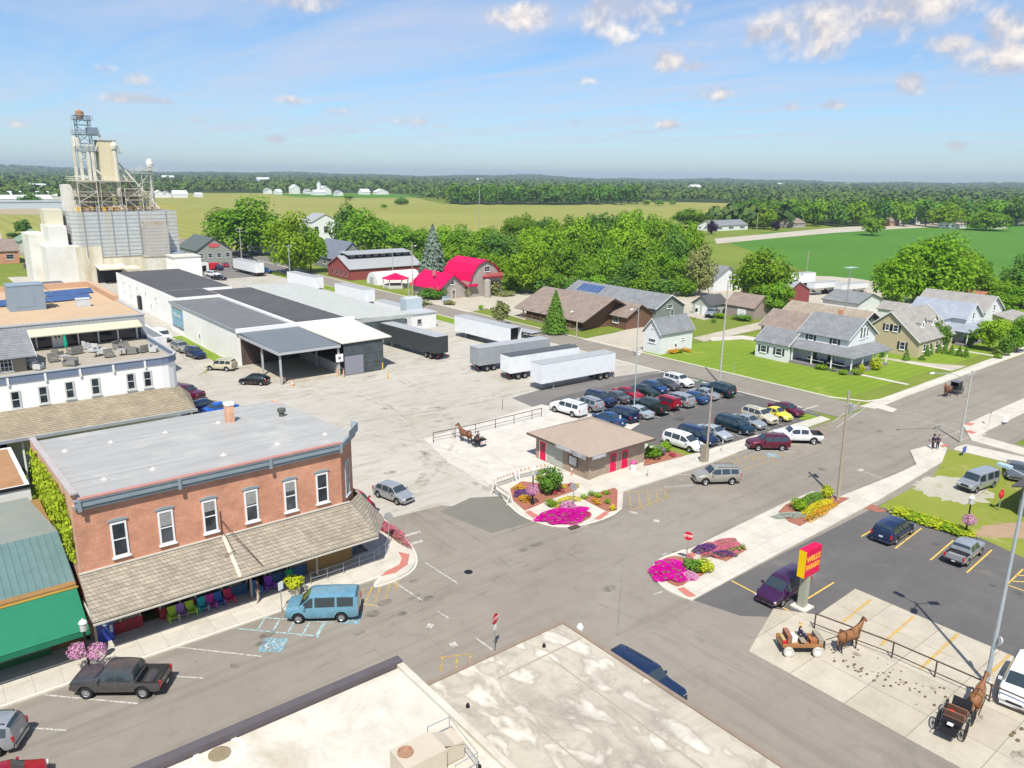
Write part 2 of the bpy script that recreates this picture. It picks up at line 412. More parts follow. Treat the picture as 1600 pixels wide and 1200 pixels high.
def Mconcrete(name, c1, c2, joint=1.5, jw=.02, dark=.6):
 m, T = newmat(name); v = pos(T)
 b = T.add('ShaderNodeTexBrick', offset=0.0, inp={'Vector': v, 'Color1': c4(c1), 'Color2': c4(c2), 'Mortar': c4(tuple(x*dark for x in c1)), 'Scale': 1.0, 'Mortar Size': jw, 'Brick Width': joint, 'Row Height': joint})
 n = ramp_(T, noise_(T, v, .5, 8, .7, .3), .3, .7, .84, 1.1)
 n2 = ramp_(T, noise_(T, v, 7, 4, .7), .3, .7, .93, 1.05)
 k = math_(T, 'MULTIPLY', n, n2)
 cc = mixc(T, 1.0, b.outputs[0], T.add('ShaderNodeCombineColor', inp={0: k, 1: k, 2: k}).outputs[0], 'MULTIPLY')
 cc = mixc(T, ramp_(T, noise_(T, v, 1.3, 8, .75, 1.2), .6, .74, 0, .3), cc, tuple(x*.6 for x in c1))
 finish(T, cc, .9, 0, .2, n2, .15, .02); return m
ASPH = Mground('asphalt_street', (.215, .19, .155), (.285, .256, .212), (.165, .146, .118), .06, .5, tracks=(0, (.155, .136, .11), .5, .03, .9), patches=.09, speck=(.13, .13, .06), bump=.1)
ASPH_Y = Mground('asphalt_side_street', (.215, .19, .156), (.285, .256, .212), (.17, .15, .122), .06, .5, tracks=(0, (.155, .136, .11), .5, .9, .03), patches=.08, bump=.1)
ASPH_D = Mground('asphalt_fresh', (.10, .096, .094), (.14, .132, .124), (.20, .18, .155), .09, .5, tracks=(R(60), (.145, .138, .128), .45, .06, .5), bump=.1)
ASPH_P = Mground('asphalt_patch', (.16, .155, .13), (.19, .18, .15), (.14, .135, .11), .1, .6, bump=.1)
ASPH_L = Mground('asphalt_lot', (.15, .142, .134), (.19, .178, .163), (.21, .2, .185), .08, .4, bump=.1)
GRAVEL = Mground('gravel', (.37, .345, .295), (.475, .45, .39), (.32, .275, .195), .045, .35, tracks=(R(20), (.29, .25, .185), .75, .18, .7), bump=.4, amt3=.75)
GRAVEL2 = Mground('gravel_yard', (.38, .34, .265), (.48, .435, .35), (.34, .31, .24), .05, .4, bump=.4)
GRASS = Mground('grass_rough', (.115, .16, .022), (.20, .245, .04), (.29, .27, .085), .012, .16, bump=.5)
LAWN = Mground('lawn_mown', (.135, .215, .018), (.20, .28, .03), (.31, .30, .07), .05, .5, stripes=(1, 1.7, .045), bump=.3, amt3=.8)
LAWN_B = Mground('lawn_worn', (.16, .21, .025), (.24, .26, .045), (.36, .31, .15), .08, .45, bump=.3, amt3=.8)
CORN = Mground('crop_yellow', (.21, .225, .045), (.30, .285, .08), (.17, .21, .035), .006, .05, stripes=(0, 9.0, .07), bump=.4)
BEAN = Mground('crop_green', (.062, .165, .02), (.085, .20, .024), (.13, .22, .03), .012, .05, stripes=(0, 6.0, .05), bump=.4)
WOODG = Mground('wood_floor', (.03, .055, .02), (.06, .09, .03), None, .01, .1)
CONC = Mconcrete('concrete_pavement', (.51, .475, .40), (.56, .52, .44), 1.5, .018, .75)
CONC_W = Mconcrete('concrete_new', (.52, .49, .43), (.56, .53, .465), 3.5, .02, .8)
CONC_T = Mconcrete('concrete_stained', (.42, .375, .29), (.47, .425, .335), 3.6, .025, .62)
KERBM = M('kerb_concrete', (.64, .60, .50), .85, .16, 2.5)
MULCH = M('red_mulch', (.33, .13, .085), .95, .35, 3, bump=.5)
PAVER = M('red_pavers', (.46, .17, .13), .9, .16, 3)
DIRT = M('bare_dirt', (.36, .29, .18), .95, .25, .8)
def sheet(name, poly, z, mat, label=None):
 b = MB(); n = len(poly)
 a = sum(poly[i][0]*poly[(i+1) % n][1]-poly[(i+1) % n][0]*poly[i][1] for i in range(n))
 if a < 0: poly = poly[::-1]
 b.add([(x, y, z) for x, y in poly], [tuple(range(n))]); return struct(name, b, mat)
def chaikin(p, k=2, closed=False):
 for _ in range(k):
  q = [] if closed else [p[0]]
  for i in range(len(p) if closed else len(p)-1):
   a, b = p[i], p[(i+1) % len(p)]; q += [(a[0]*.75+b[0]*.25, a[1]*.75+b[1]*.25), (a[0]*.25+b[0]*.75, a[1]*.25+b[1]*.75)]
  if not closed: q.append(p[-1])
  p = q
 return p
def rect(x0, x1, y0, y1): return [(x0, y0), (x1, y0), (x1, y1), (x0, y1)]
def raised(name, poly, mat, h=.12, kerb=None, kw=.16, z0=.0):
 """a real step: slab of concrete at height h"""
 return struct(name, MB().prism(poly, z0, h), mat)
def inset_line(pts, w):
 """a strip of width w along an open line of ground points (left side of travel)"""
 P_ = [Vector((x, y)) for x, y in pts]; L = []
 for i, p in enumerate(P_):
  d = (P_[min(i+1, len(P_)-1)]-P_[max(i-1, 0)]).normalized(); L.append(p+Vector((-d.y, d.x))*w)
 return P_, L
def strip(mb, pts, w, z0, z1):
 A, B = inset_line(pts, w)
 for i in range(len(A)-1):
  a, b, c, d = A[i], A[i+1], B[i+1], B[i]
  mb.add([(a.x,a.y,z0),(b.x,b.y,z0),(c.x,c.y,z0),(d.x,d.y,z0),(a.x,a.y,z1),(b.x,b.y,z1),(c.x,c.y,z1),(d.x,d.y,z1)],
               [(3,2,1,0),(4,5,6,7),(0,1,5,4),(1,2,6,5),(2,3,7,6),(3,0,4,7)])
 return mb
g = MB()
NG = 72; rad = [0, 60, 200, 600, 1500, 3000, 5000, 7600]
for i, r_ in enumerate(rad):
 for k in range(NG):
  a = 2*math.pi*k/NG; g.v.append((r_*math.cos(a)+60, r_*math.sin(a)+60, -.03))
for i in range(1, len(rad)-1):
 for k in range(NG): g.f.append((i*NG+k, i*NG+(k+1) % NG, (i+1)*NG+(k+1) % NG, (i+1)*NG+k)[::-1]); g.m.append(0)
for k in range(NG): g.f.append((0, NG+k, NG+(k+1) % NG)); g.m.append(0)
g.f = [tuple(reversed(f)) if len(f) == 4 else f for f in g.f]
struct('ground', g, GRASS)
sheet('crop_field', [(30, 318), (45, 560), (120, 830), (330, 1150), (640, 1120), (560, 900), (470, 705), (585, 640), (800, 690), (930, 560), (620, 440), (340, 290), (210, 255), (110, 275)], -.012, CORN)
sheet('crop_field', [(420, 960), (500, 910), (610, 930), (700, 1000), (560, 1130), (440, 1100)], .03, BEAN)
sheet('crop_field', [(222, 118), (330, 240), (410, 268), (490, 262), (760, 240), (760, 100), (420, 88), (300, 88), (236, 100)], -.004, BEAN)
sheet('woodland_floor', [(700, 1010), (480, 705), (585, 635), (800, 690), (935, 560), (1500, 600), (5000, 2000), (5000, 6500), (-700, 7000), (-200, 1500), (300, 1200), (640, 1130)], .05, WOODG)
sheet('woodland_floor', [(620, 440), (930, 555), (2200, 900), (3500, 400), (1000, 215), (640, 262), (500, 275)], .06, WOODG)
sheet('gravel_yard', [(27.3, 47.2), (36, 47.2), (50, 58), (50, 72), (95, 78), (95, 250), (26, 262), (26, 47.2)], .004, GRAVEL)
sheet('main_street', [(-60, 30.0), (480, 30.0), (480, 48.4), (-60, 47.8)], .012, ASPH)
sheet('side_street', [(25.5, -30), (40.6, -30), (40.6, 30.0), (25.5, 30.0)], .008, ASPH_Y)
sheet('side_street', [(24, 47.8), (45, 48.0)]+GP([(690, 790), (600, 812)])[::1]+[(24, 56)], .016, ASPH_Y)
sheet('cross_street', [(94.2, 48.4), (102.2, 48.4), (101.6, 90), (100.8, 170), (104, 240), (112, 300), (100, 345), (60, 352), (20, 330), (20, 318), (60, 338), (92, 325), (98, 296), (95.5, 240), (93.6, 170), (94, 90)], .010, ASPH)
sheet('cross_street', [(94.6, -20), (101.5, -20), (101.5, 30.0), (94.6, 30.0)], .010, ASPH_Y)
sheet('asphalt_patch', GP([(688, 800), (735, 778), (790, 775), (845, 812), (768, 833)]), .022, ASPH_P)
sheet('car_park', GP([(846, 640), (866, 622), (1040, 580), (1128, 600), (1190, 622), (1262, 640), (1290, 652), (1110, 702), (1012, 696), (985, 668)]), .016, ASPH_D)
sheet('car_park', GP([(800, 622), (860, 604), (965, 588), (1040, 578), (866, 634), (846, 642)]), .010, ASPH_L)
sheet('hitching_yard', GP([(662, 686), (846, 632), (1000, 662), (940, 700), (835, 700), (834, 722), (812, 742), (760, 760), (700, 722)]), .020, CONC_W)
sheet('side_street', [(40.5, 24.5), (47.8, 24.5), (47.8, 31.2), (40.5, 31.2)], .010, ASPH_Y)
sheet('restroom_apron', GP([(790, 775), (812, 742), (834, 700), (1000, 690), (1030, 700), (1010, 730), (900, 790), (820, 800)]), .026, CONC_W)
WFy = GP([(1200, 872), (1372, 792), (1470, 812), (1620, 862), (1700, 1080), (1548, 1040), (1404, 948), (1304, 905), (1262, 955), (1142, 908)])
sheet('car_park', [(42.5, 31), (74, 31), (74, -20), (47.5, -20), (47.5, 24), (43.5, 27.5)], .018, ASPH_D)
sheet('hitching_strip', [(40.3, 24.6), (46.2, 26.6), (48.0, 24.2), (53.7, 24.4), (53.7, -20), (40.3, -20)], .030, CONC_T)
sheet('gravel_yard', GP([(560, 470), (700, 495), (760, 482), (820, 500), (860, 470), (1000, 462), (990, 452), (860, 450), (760, 458), (640, 462)]), .002, GRAVEL2)
sheet('gravel_yard', GP([(1000, 462), (1060, 455), (1110, 452), (1236, 436), (1330, 434), (1420, 448), (1420, 484), (1330, 500), (1235, 505), (1190, 480), (1100, 500), (1068, 492), (1060, 480)]), .002, GRAVEL2)
sheet('gravel_yard', GP([(960, 520), (1005, 508), (1012, 540), (1000, 556), (900, 532)]), .003, GRAVEL2)
sheet('driveway', GP([(1082, 528), (1180, 505), (1250, 494), (1268, 500), (1190, 514), (1100, 534)]), .008, CONC_T)
sheet('driveway', GP([(1110, 527), (1160, 524), (1215, 532), (1212, 537), (1160, 530), (1112, 533)]), .012, CONC)
sheet('country_road', GP([(1116, 373), (1190, 366), (1300, 356), (1420, 349), (1600, 344), (1600, 349), (1410, 357), (1300, 364), (1200, 373), (1120, 381)]), .012, GRAVEL2)
sheet('country_road', GP([(1230, 430), (1300, 432), (1372, 440), (1372, 446), (1300, 438), (1228, 436)]), .014, GRAVEL2)
sheet('car_park', GP([(232, 432), (290, 402), (400, 402), (520, 398), (560, 402), (560, 410), (470, 412), (400, 432), (300, 440)]), .0125, ASPH_L)
sheet('dirt_yard', GP([(-80, 334), (-80, 320), (110, 318), (250, 322), (250, 330), (100, 336)]), .02, DIRT)
sheet('lawn', [(102.2, 52.6), (230, 52.6), (230, 92), (150, 88), (128, 88), (102.1, 90)], -.012, LAWN)
sheet('lawn', [(101.8, 22), (200, 22), (200, 29.8), (104, 29.8)], .006, LAWN)
sheet('lawn', GP([(1372, 792), (1400, 776), (1458, 745), (1482, 702), (1600, 728), (1700, 760), (1700, 880), (1600, 872), (1470, 812)]), .020, LAWN_B)
def ragged(p, amt, k=3):
 p = chaikin(p, k, True); r_ = random.Random(5); cx, cy = sum(q[0] for q in p)/len(p), sum(q[1] for q in p)/len(p)
 return [(cx+(x-cx)*(1+r_.uniform(-amt, amt)), cy+(y-cy)*(1+r_.uniform(-amt, amt))) for x, y in p]
sheet('worn_parking_patch', ragged(GP([(1422, 757), (1470, 742), (1500, 748), (1552, 764), (1556, 784), (1500, 788), (1440, 774)]), .16), .026, Mground('worn_ground', (.36, .34, .27), (.46, .43, .34), (.19, .22, .03), .2, .9, bump=.3, amt3=1.0))
sheet('garden_path', GP([(1535, 822), (1600, 815), (1640, 850), (1600, 842), (1520, 838)]), .026, M('trodden_earth', (.36, .25, .16), .95, .25, 1.2))
sheet('verge', [(90.2, 118), (93.6, 118), (93.4, 170), (94.6, 240), (91, 240), (90, 170)], .014, LAWN)
sheet('verge', GP([(1126, 612), (1152, 618), (1140, 622), (1118, 617)]), .022, LAWN)
sheet('verge', GP([(1258, 646), (1283, 652), (1270, 658), (1248, 655)]), .022, LAWN)
sheet('verge', [(34, 118), (41.2, 124), (41.2, 150), (39.4, 150), (39.2, 124)], .012, LAWN)
sheet('lawn', GP([(300, 398), (400, 385), (520, 382), (620, 392), (610, 404), (470, 402), (330, 402)]), .006, LAWN)
nw = [(-60, 47.9)]+chaikin([(26.0, 47.9)]+GP([(578, 918), (622, 903), (646, 888), (650, 872), (640, 852), (614, 828), (592, 808)], .1))+[(27.2, 60), (27.2, 52.0), (-60, 52.0)]
raised('pavement', nw, CONC)
struct('kerb', strip(MB(), [(-60, 47.7)]+chaikin([(26.0, 47.7)]+GP([(577, 921), (624, 906), (650, 890), (654, 872), (643, 850), (616, 825), (592, 802)], .1)), .17, .014, .135), KERBM)
ne_curb = chaikin(GP([(772, 758), (790, 786), (812, 806), (840, 818), (872, 825), (905, 823), (938, 814), (960, 805), (972, 795)], .1))
ne = ne_curb+GP([(974, 768), (1100, 727), (1180, 696), (1297, 655)], .1)+GP([(1283, 650), (1105, 703), (1010, 728), (1006, 722), (940, 742), (917, 752), (838, 728), (812, 742)], .1)
raised('pavement', ne, CONC)
struct('kerb', strip(MB(), ne_curb[::-1]+[], -.17, .014, .135), KERBM)
se = chaikin(GP([(1084, 936), (1060, 928), (1036, 916), (1024, 900), (1022, 884), (1034, 873), (1080, 857)], .1))+GP([(1213, 792), (1232, 783), (1270, 768), (1312, 776), (1400, 741), (1432, 726), (1422, 704), (1470, 690), (1480, 700), (1472, 722), (1372, 782), (1210, 868)], .1)
raised('pavement', se, CONC, h=.122)
struct('kerb', strip(MB(), [(p[0], p[1]) for p in se[:26]][::-1], -.17, .014, .137), KERBM)
raised('pavement', GP([(1344, 634), (1600, 541), (1760, 483), (1766, 492), (1605, 550), (1420, 617), (1368, 638)], .1), CONC, h=.05)
sheet('pavement', GP([(1368, 628), (1402, 640), (1394, 645), (1356, 634)]), .052, CONC)
raised('pavement', GP([(1505, 664), (1600, 622), (1760, 556), (1780, 572), (1600, 645), (1545, 672), (1530, 680), (1600, 700), (1700, 724), (1700, 735), (1590, 708), (1518, 688)], .1), CONC, h=.11)
raised('pavement', GP([(1495, 698), (1510, 694), (1600, 714), (1700, 736), (1700, 748), (1600, 728), (1490, 702)], .1), CONC, h=.10)
struct('kerb', strip(MB(), [(102.0, 340), (101.2, 170), (101.9, 90), (102.3, 54), (104.5, 49.6), (108, 48.6), (300, 48.6)], .25, .0, .13), KERBM)
struct('kerb', strip(MB(), [(94.3, 53.5), (94.2, 90), (93.7, 150)], .2, .0, .12), KERBM)
struct('kerb', MB().box(104.6, 300, 29.6, 29.9, 0, .12), KERBM)
sheet('garden_path', [(118.6, 50.6), (119.6, 50.6), (119.6, 60), (118.6, 60)], .008, CONC)
for xx in (134, 152, 168): sheet('garden_path', [(xx, 50.6), (xx+1.1, 50.6), (xx+1.1, 58), (xx, 58)], .008, CONC)
sheet('driveway', [(134, 50.4), (140, 50.4), (136.5, 56), (134.5, 62), (133.3, 62)], .004, CONC_T)
sheet('red_paving', GP([(622, 862), (640, 866), (637, 882), (618, 895), (596, 900), (602, 893), (624, 882), (628, 872)], .125), .128, PAVER)
sheet('red_paving', GP([(820, 800), (828, 797), (842, 806), (834, 810)], .125), .128, PAVER)
sheet('red_paving', GP([(928, 811), (945, 799), (952, 801), (938, 812)], .125), .128, PAVER)
sheet('red_paving', GP([(1058, 920), (1068, 917), (1088, 931), (1076, 934)], .125), .130, PAVER)
sheet('red_paving', GP([(1070, 866), (1084, 862), (1088, 868), (1072, 874)], .125), .130, PAVER)
sheet('red_paving', GP([(1506, 663), (1514, 660), (1524, 662), (1516, 665)], .12), .118, PAVER)
sheet('red_paving', GP([(1507, 673), (1516, 672), (1526, 676), (1518, 678)], .12), .118, PAVER)
sheet('red_paving', GP([(1468, 696), (1478, 694), (1482, 697), (1472, 699)], .12), .130, PAVER)
def bed(poly, mat=MULCH, h=.15, z0=.123): return struct('mulch_bed', MB().prism(poly, z0, h), mat)
bed(GP([(797, 764), (815, 752), (852, 756), (905, 756), (900, 766), (866, 778), (820, 798), (802, 782)], .13))
bed(chaikin(GP([(840, 808), (856, 800), (880, 786), (903, 797), (928, 806), (905, 818), (876, 820), (858, 815)], .13), 1, True))
bed(GP([(908, 778), (960, 762), (965, 766), (964, 797), (950, 800), (930, 790)], .13))
bed(GP([(1005, 728), (1012, 700), (1034, 700), (1070, 712), (1040, 720)], .13))
bed(GP([(1084, 858), (1104, 847), (1128, 847), (1168, 858), (1135, 877), (1100, 868)], .13))
bed(chaikin(GP([(1036, 872), (1060, 868), (1075, 875), (1092, 878), (1104, 884), (1102, 898), (1080, 905), (1062, 918), (1046, 912), (1032, 900), (1030, 884)], .13), 1, True))
bed(GP([(1216, 800), (1228, 788), (1262, 774), (1278, 774), (1328, 778), (1250, 822), (1232, 815)], .13))
bed(GP([(1350, 794), (1362, 788), (1388, 800), (1370, 800)], .02), h=.05, z0=.0)
def paint(pts, w, z, mb):
 A, B = inset_line(pts, w)
 for i in range(len(A)-1): mb.add([(A[i].x, A[i].y, z), (A[i+1].x, A[i+1].y, z), (B[i+1].x, B[i+1].y, z), (B[i].x, B[i].y, z)], [(0, 1, 2, 3)])
 return mb
def Mpaint(name, col, wear=.45):
 m, T = newmat(name); v = pos(T)
 k = ramp_(T, noise_(T, v, 5, 8, .75, .3), wear, wear+.16)
 d = T.add('ShaderNodeBsdfDiffuse', inp={'Color': c4(col)}); t = T.add('ShaderNodeBsdfTransparent')
 mx = T.add('ShaderNodeMixShader'); T.l.new(k, mx.inputs[0]); T.l.new(t.outputs[0], mx.inputs[1]); T.l.new(d.outputs[0], mx.inputs[2])
 o = T.add('ShaderNodeOutputMaterial'); T.l.new(mx.outputs[0], o.inputs[0]); return m
PW = Mpaint('worn_white_line', (.52, .50, .45), .37); PY_ = Mpaint('worn_yellow_line', (.60, .38, .08), .42); PYS = Mpaint('yellow_line', (.66, .45, .10), .30); PB = Mpaint('worn_blue_line', (.40, .58, .60), .38)
PBB = Mpaint('blue_panel_paint', (.24, .42, .48), .40)
def lines(name, segs, w, z, mat, ground=False):
 mb = MB()
 for s in segs: paint(GP(s), w, z, mb)
 return struct(name, mb, mat)
lines('parking_lines', [[(67, 1087), (215, 1101)], [(275, 1012), (408, 1027)], [(50, 1139), (102, 1143)], [(272, 1058), (317, 1061)], [(548, 941), (592, 949)],
      [(607, 905), (660, 940)], [(664, 880), (714, 912)], [(683, 956), (700, 967)], [(743, 998), (768, 1016)], [(1038, 762), (1088, 758)], [(1000, 741), (1080, 742)], [(1150, 703), (1242, 706)], [(1230, 695), (1268, 696)], [(1278, 685), (1292, 687)], [(1346, 736), (1378, 748)],
      [(1343, 628), (1300, 660)], [(1356, 634), (1306, 668)], [(1402, 640), (1500, 664)], [(1398, 648), (1498, 672)], [(1474, 684), (1500, 674)], [(1500, 690), (1524, 680)], [(1034, 924), (1020, 929)], [(1036, 868), (1044, 864)], [(1210, 802), (1216, 800)], [(905, 821), (920, 824)]], .12, .022, PW)
lines('stop_bars', [[(624, 842), (658, 832)], [(640, 853), (662, 846)], [(1254, 642), (1280, 634)], [(982, 800), (994, 804)], [(1522, 686), (1542, 678)]], .35, .024, PW)
lines('lane_arrows', [[(665, 980), (674, 982)], [(706, 1012), (716, 1009)], [(1020, 815), (1030, 817)], [(1344, 737), (1352, 735)]], .5, .024, PW)
yl = []
for i in range(5): x = 553+i*16; yl.append([(x+14-i*2, 922-i*5), (x, 944-i*2+(0 if i < 4 else -8))])
yl += [[(548, 943), (592, 948)], [(602, 904), (617, 916)]]
yl += [[(982+i*14, 769+i*.2), (986+i*14, 798-i*4.5)] for i in range(5)]+[[(978, 769), (1050, 766)], [(985, 799), (1050, 775)]]
yl += [[(1098+i*12.5, 718-i*1.6+max(0, i-3)*1.2), (1120+i*9.5, 735-i*2.3)] for i in range(11)]+[[(1140, 712), (1210, 716)], [(1160, 735), (1212, 718)]]
yl += [[(1262+i*9, 672-i*3.2), (1282+i*8, 684-i*5)] for i in range(7)]
yl += [[(684, 1029), (745, 1022)], [(690, 1029), (688, 1046)], [(713, 1027), (711, 1044)], [(734, 1025), (733, 1036)], [(683, 1044), (690, 1050)]]
lines('hatching', yl, .11, .024, PY_)
bl = [[(369, 983), (494, 995)], [(410, 966), (520, 974)], [(494, 995), (506, 975)]]+[[(412+i*23.5, 967+i*1.9), (400+i*23.5, 987+i*2.4)] for i in range(5)]
lines('hatching', bl, .11, .024, PB)
lines('bay_lines', [[(1142, 908), (1245, 962)], [(1192, 942), (1213, 930)], [(1347, 839), (1362, 830)], [(1400, 857.5), (1441, 826)], [(1455, 876), (1491, 845)], [(1512, 895.5), (1551, 860)], [(1262, 937), (1304, 911)],
      [(1574, 915), (1600, 890)], [(1574, 915), (1640, 938)], [(1580, 909), (1620, 911)], [(1589, 900), (1630, 901)]], .13, .024, PYS)
lines('bay_lines', [[(1319, 974), (1363, 938)], [(1378, 1010), (1430, 965)], [(1440, 1048), (1500, 992)], [(1545, 1060), (1580, 1025)]], .22, .036, PY_)
lotl = []
for i in range(10): lotl.append([(72.6+i*2.75-.2*i, 66.8), (72.4+i*2.75-.2*i, 62.0)])
for i in range(11): lotl.append([(66.2+i*2.72, 55.4), (66.2+i*2.72, 50.6)])
mb = MB()
for s in lotl: paint(s, .11, .022, mb)
struct('bay_lines', mb, PW)
def bay_mark(px, py, rz, s=1.0):
 x, y = G(px, py); mx = Matrix.Translation((x, y, 0)) @ Matrix.Rotation(rz, 4, 'Z') @ Matrix.Scale(s, 4)
 b = MB(); b.add([(-.75, -.75, .026), (.75, -.75, .026), (.75, .75, .026), (-.75, .75, .026)], [(0, 1, 2, 3)]); b.xf(mx); struct('accessible_bay_panel', b, PBB)
 w = MB(); pts = [(.38*math.cos(R(a)), .38*math.sin(R(a))-.12) for a in range(150, 400, 20)]
 paint([(p[0], p[1]) for p in pts], .09, .030, w); paint([(-.12, .5), (-.08, .1), (.25, .08), (.4, -.35)], .09, .030, w); w.add([(-.2, .5, .03), (-.02, .5, .03), (-.02, .68, .03), (-.2, .68, .03)], [(0, 1, 2, 3)])
 w.xf(mx); struct('accessible_bay_symbol', w, PW)
bay_mark(427, 1008, R(-128), 1.05); bay_mark(549, 967, R(-128), .9); bay_mark(1206, 711, R(-38), .9)
b = MB(); x, y = G(732, 894); b.lathe([(.34, .0), (.34, .028), (.30, .034), (0.001, .034)], (x, y, 0), 20); tag(b.build('manhole_cover', BLACK), 'round black iron manhole cover in the middle of the crossroads', 'manhole')
b = MB(); x, y = G(897, 825); b.box(x-.5, x+.5, y-.25, y+.25, .0, .15); b.xf(Matrix.Identity(4)); tag(b.build('storm_drain', IRON), 'rusty storm drain set in the kerb below the magenta flower bed', 'drain')
mb = MB()
for i in range(70):
 t = rnd.random(); px = 1300+t*190+rnd.gauss(0, 10); py = 1025+t*75+rnd.gauss(0, 8); x, y = G(px, py)
 r_ = rnd.uniform(.03, .09)
 mb.ball((x, y, .03+r_*.2), r_, 6, 0, (1.6, 1.2, .4))
for px, py in ((1580, 1150), (1584, 1146), (1596, 1140), (1590, 1158)):
 x, y = G(px, py); mb.ball((x, y, .05), .12, 6, 0, (1.6, 1.1, .4))
tag(mb.build('horse_droppings', M('droppings', (.14, .11, .06), .95, .3, 6)), 'brown horse droppings strewn along the concrete hitching strip', 'droppings', kind='stuff')
def Mwear(name, col, lo, hi, amt=.7, scale=1.2):
 m, T = newmat(name); v = pos(T)
 k = ramp_(T, noise_(T, v, scale, 8, .72, .6), lo, hi, 0, amt)
 d = T.add('ShaderNodeBsdfDiffuse', inp={'Color': c4(col)}); t = T.add('ShaderNodeBsdfTransparent')
 mx = T.add('ShaderNodeMixShader'); T.l.new(k, mx.inputs[0]); T.l.new(t.outputs[0], mx.inputs[1]); T.l.new(d.outputs[0], mx.inputs[2])
 o = T.add('ShaderNodeOutputMaterial'); T.l.new(mx.outputs[0], o.inputs[0]); return m
def curve(pts): return chaikin(GP(pts), 3)
mb = MB()
for k_, L in enumerate(([(640, 738), (700, 752), (760, 775), (800, 800)], [(600, 700), (680, 722), (760, 752)], [(560, 660), (640, 650), (760, 628), (870, 600)], [(590, 640), (700, 640), (820, 612), (930, 590)], [(470, 620), (560, 600), (640, 570), (700, 560)], [(620, 800), (680, 730), (640, 660), (560, 610), (430, 610)], [(640, 790), (720, 700), (700, 640), (620, 590)], [(650, 560), (720, 575), (800, 600)], [(330, 600), (290, 560), (270, 530)], [(650, 715), (720, 745), (780, 782)], [(580, 690), (660, 700), (760, 735)])):
 c_ = curve(L); paint(c_, .5, .03, mb); paint([(x+1.1, y+1.3) for x, y in c_], .5, .03, mb)
struct('tyre_tracks', mb, Mwear('dirt_tracks', (.30, .255, .18), .48, .74, .42, .5))
mb = MB()
for L in ([(560, 1010), (700, 930), (860, 860), (1100, 770)], [(400, 1090), (620, 990), (820, 900), (1010, 820)], [(870, 1000), (960, 900), (1060, 820), (1240, 740)], [(1000, 960), (1120, 1010), (1300, 1110)], [(920, 940), (1050, 990), (1240, 1120)], [(640, 800), (740, 850), (830, 940), (900, 1000)], [(1100, 950), (960, 900), (820, 830), (700, 800)], [(1220, 770), (1400, 690), (1560, 630)], [(1150, 800), (1380, 715), (1560, 650)]):
 c_ = curve(L); paint(c_, .28, .0265, mb); paint([(x+1.0, y+1.1) for x, y in c_], .28, .0265, mb)
struct('tyre_tracks', mb, Mwear('rubber_tracks', (.12, .108, .09), .50, .76, .22, .4))
mb = MB(); r_ = random.Random(3)
spots_ = [(r_.uniform(66, 94), r_.uniform(50.5, 56), .4) for _ in range(26)]+[(r_.uniform(67, 92), r_.uniform(62, 74), .4) for _ in range(26)]+[(r_.uniform(-2, 40), r_.uniform(42, 47), .45) for _ in range(16)]+[(r_.uniform(60, 68), r_.uniform(-2, 29), .4) for _ in range(16)]+[(r_.uniform(42, 47), r_.uniform(0, 24), .35) for _ in range(14)]+[(r_.uniform(26, 100), r_.uniform(31, 47), .5) for _ in range(10)]+[(r_.uniform(30, 90), r_.uniform(60, 150), .8) for _ in range(16)]
for x, y, s_ in spots_:
 n_ = 12; a0 = r_.uniform(.5, 1.5)*s_; b0 = r_.uniform(.4, 1.0)*s_
 mb.add([(x+a0*math.cos(2*math.pi*i/n_)*r_.uniform(.75, 1.2), y+b0*math.sin(2*math.pi*i/n_)*r_.uniform(.75, 1.2), .0345) for i in range(n_)], [tuple(range(n_))])
struct('oil_stains', mb, Mwear('oil_stain', (.06, .055, .048), .38, .68, .40, 1.6))
BRICK = Mbrick('red_brick', (.60, .265, .155), (.52, .22, .125), (.56, .38, .28), .42, .10, ms=.011, stain=.2)
BRICKS = Mbrick('brick_side', (.70, .38, .24), (.62, .33, .21), (.5, .38, .28), .42, .10, ms=.011)
TANBR = Mbrick('tan_brick', (.36, .27, .20), (.27, .19, .135), (.45, .38, .30), .40, .10, ms=.014, var=.2)
SHAKE = Mshingle('cedar_shakes', (.37, .325, .25), (.275, .24, .185), .28, .16, .25, ms=.012, mort=(.13, .11, .085))
SHING_G = Mshingle('grey_shingles', (.25, .26, .265), (.215, .225, .23), 1.0, .16)
SHING_B = Mshingle('brown_shingles', (.30, .235, .19), (.26, .205, .17), 1.0, .16)
SHING_T = Mshingle('tan_shingles', (.36, .285, .225), (.345, .272, .213), .6, .12, var=.07, mort=(.31, .245, .19), ms=.01)
SHING_P = Mshingle('porch_shingles', (.37, .31, .215), (.28, .235, .165), .5, .10, .25)
SHING_L = Mshingle('light_shingles', (.36, .34, .31), (.32, .30, .275), 1.0, .16)
SHING_BL = Mshingle('blue_grey_roof', (.30, .325, .37), (.285, .31, .355), 6.0, .5, ms=.0)
def Mroofmetal():
 m, T = newmat('grey_membrane_roof'); v = pos(T)
 mp = T.add('ShaderNodeMapping', inp={'Scale': (.06, 1.1, 1)}); T.l.new(v, mp.inputs[0])
 k = ramp_(T, noise_(T, mp.outputs[0], 1.6, 7, .7, .3), .34, .66)
 cc = mixc(T, k, (.31, .305, .285), (.43, .42, .39))
 cc = mixc(T, ramp_(T, noise_(T, v, .25, 6, .7), .52, .7, 0, .55), cc, (.55, .53, .47))
 s = T.add('ShaderNodeSeparateXYZ'); T.l.new(v, s.inputs[0])
 seam = math_(T, 'LESS_THAN', math_(T, 'FRACT', math_(T, 'DIVIDE', s.outputs[1], 1.0)), .05)
 cc = mixc(T, math_(T, 'MULTIPLY', seam, .22), cc, (.2, .21, .22))
 finish(T, cc, .55, 0, .4, noise_(T, v, 3, 5), .1, .02); return m
ROOFM = Mroofmetal()
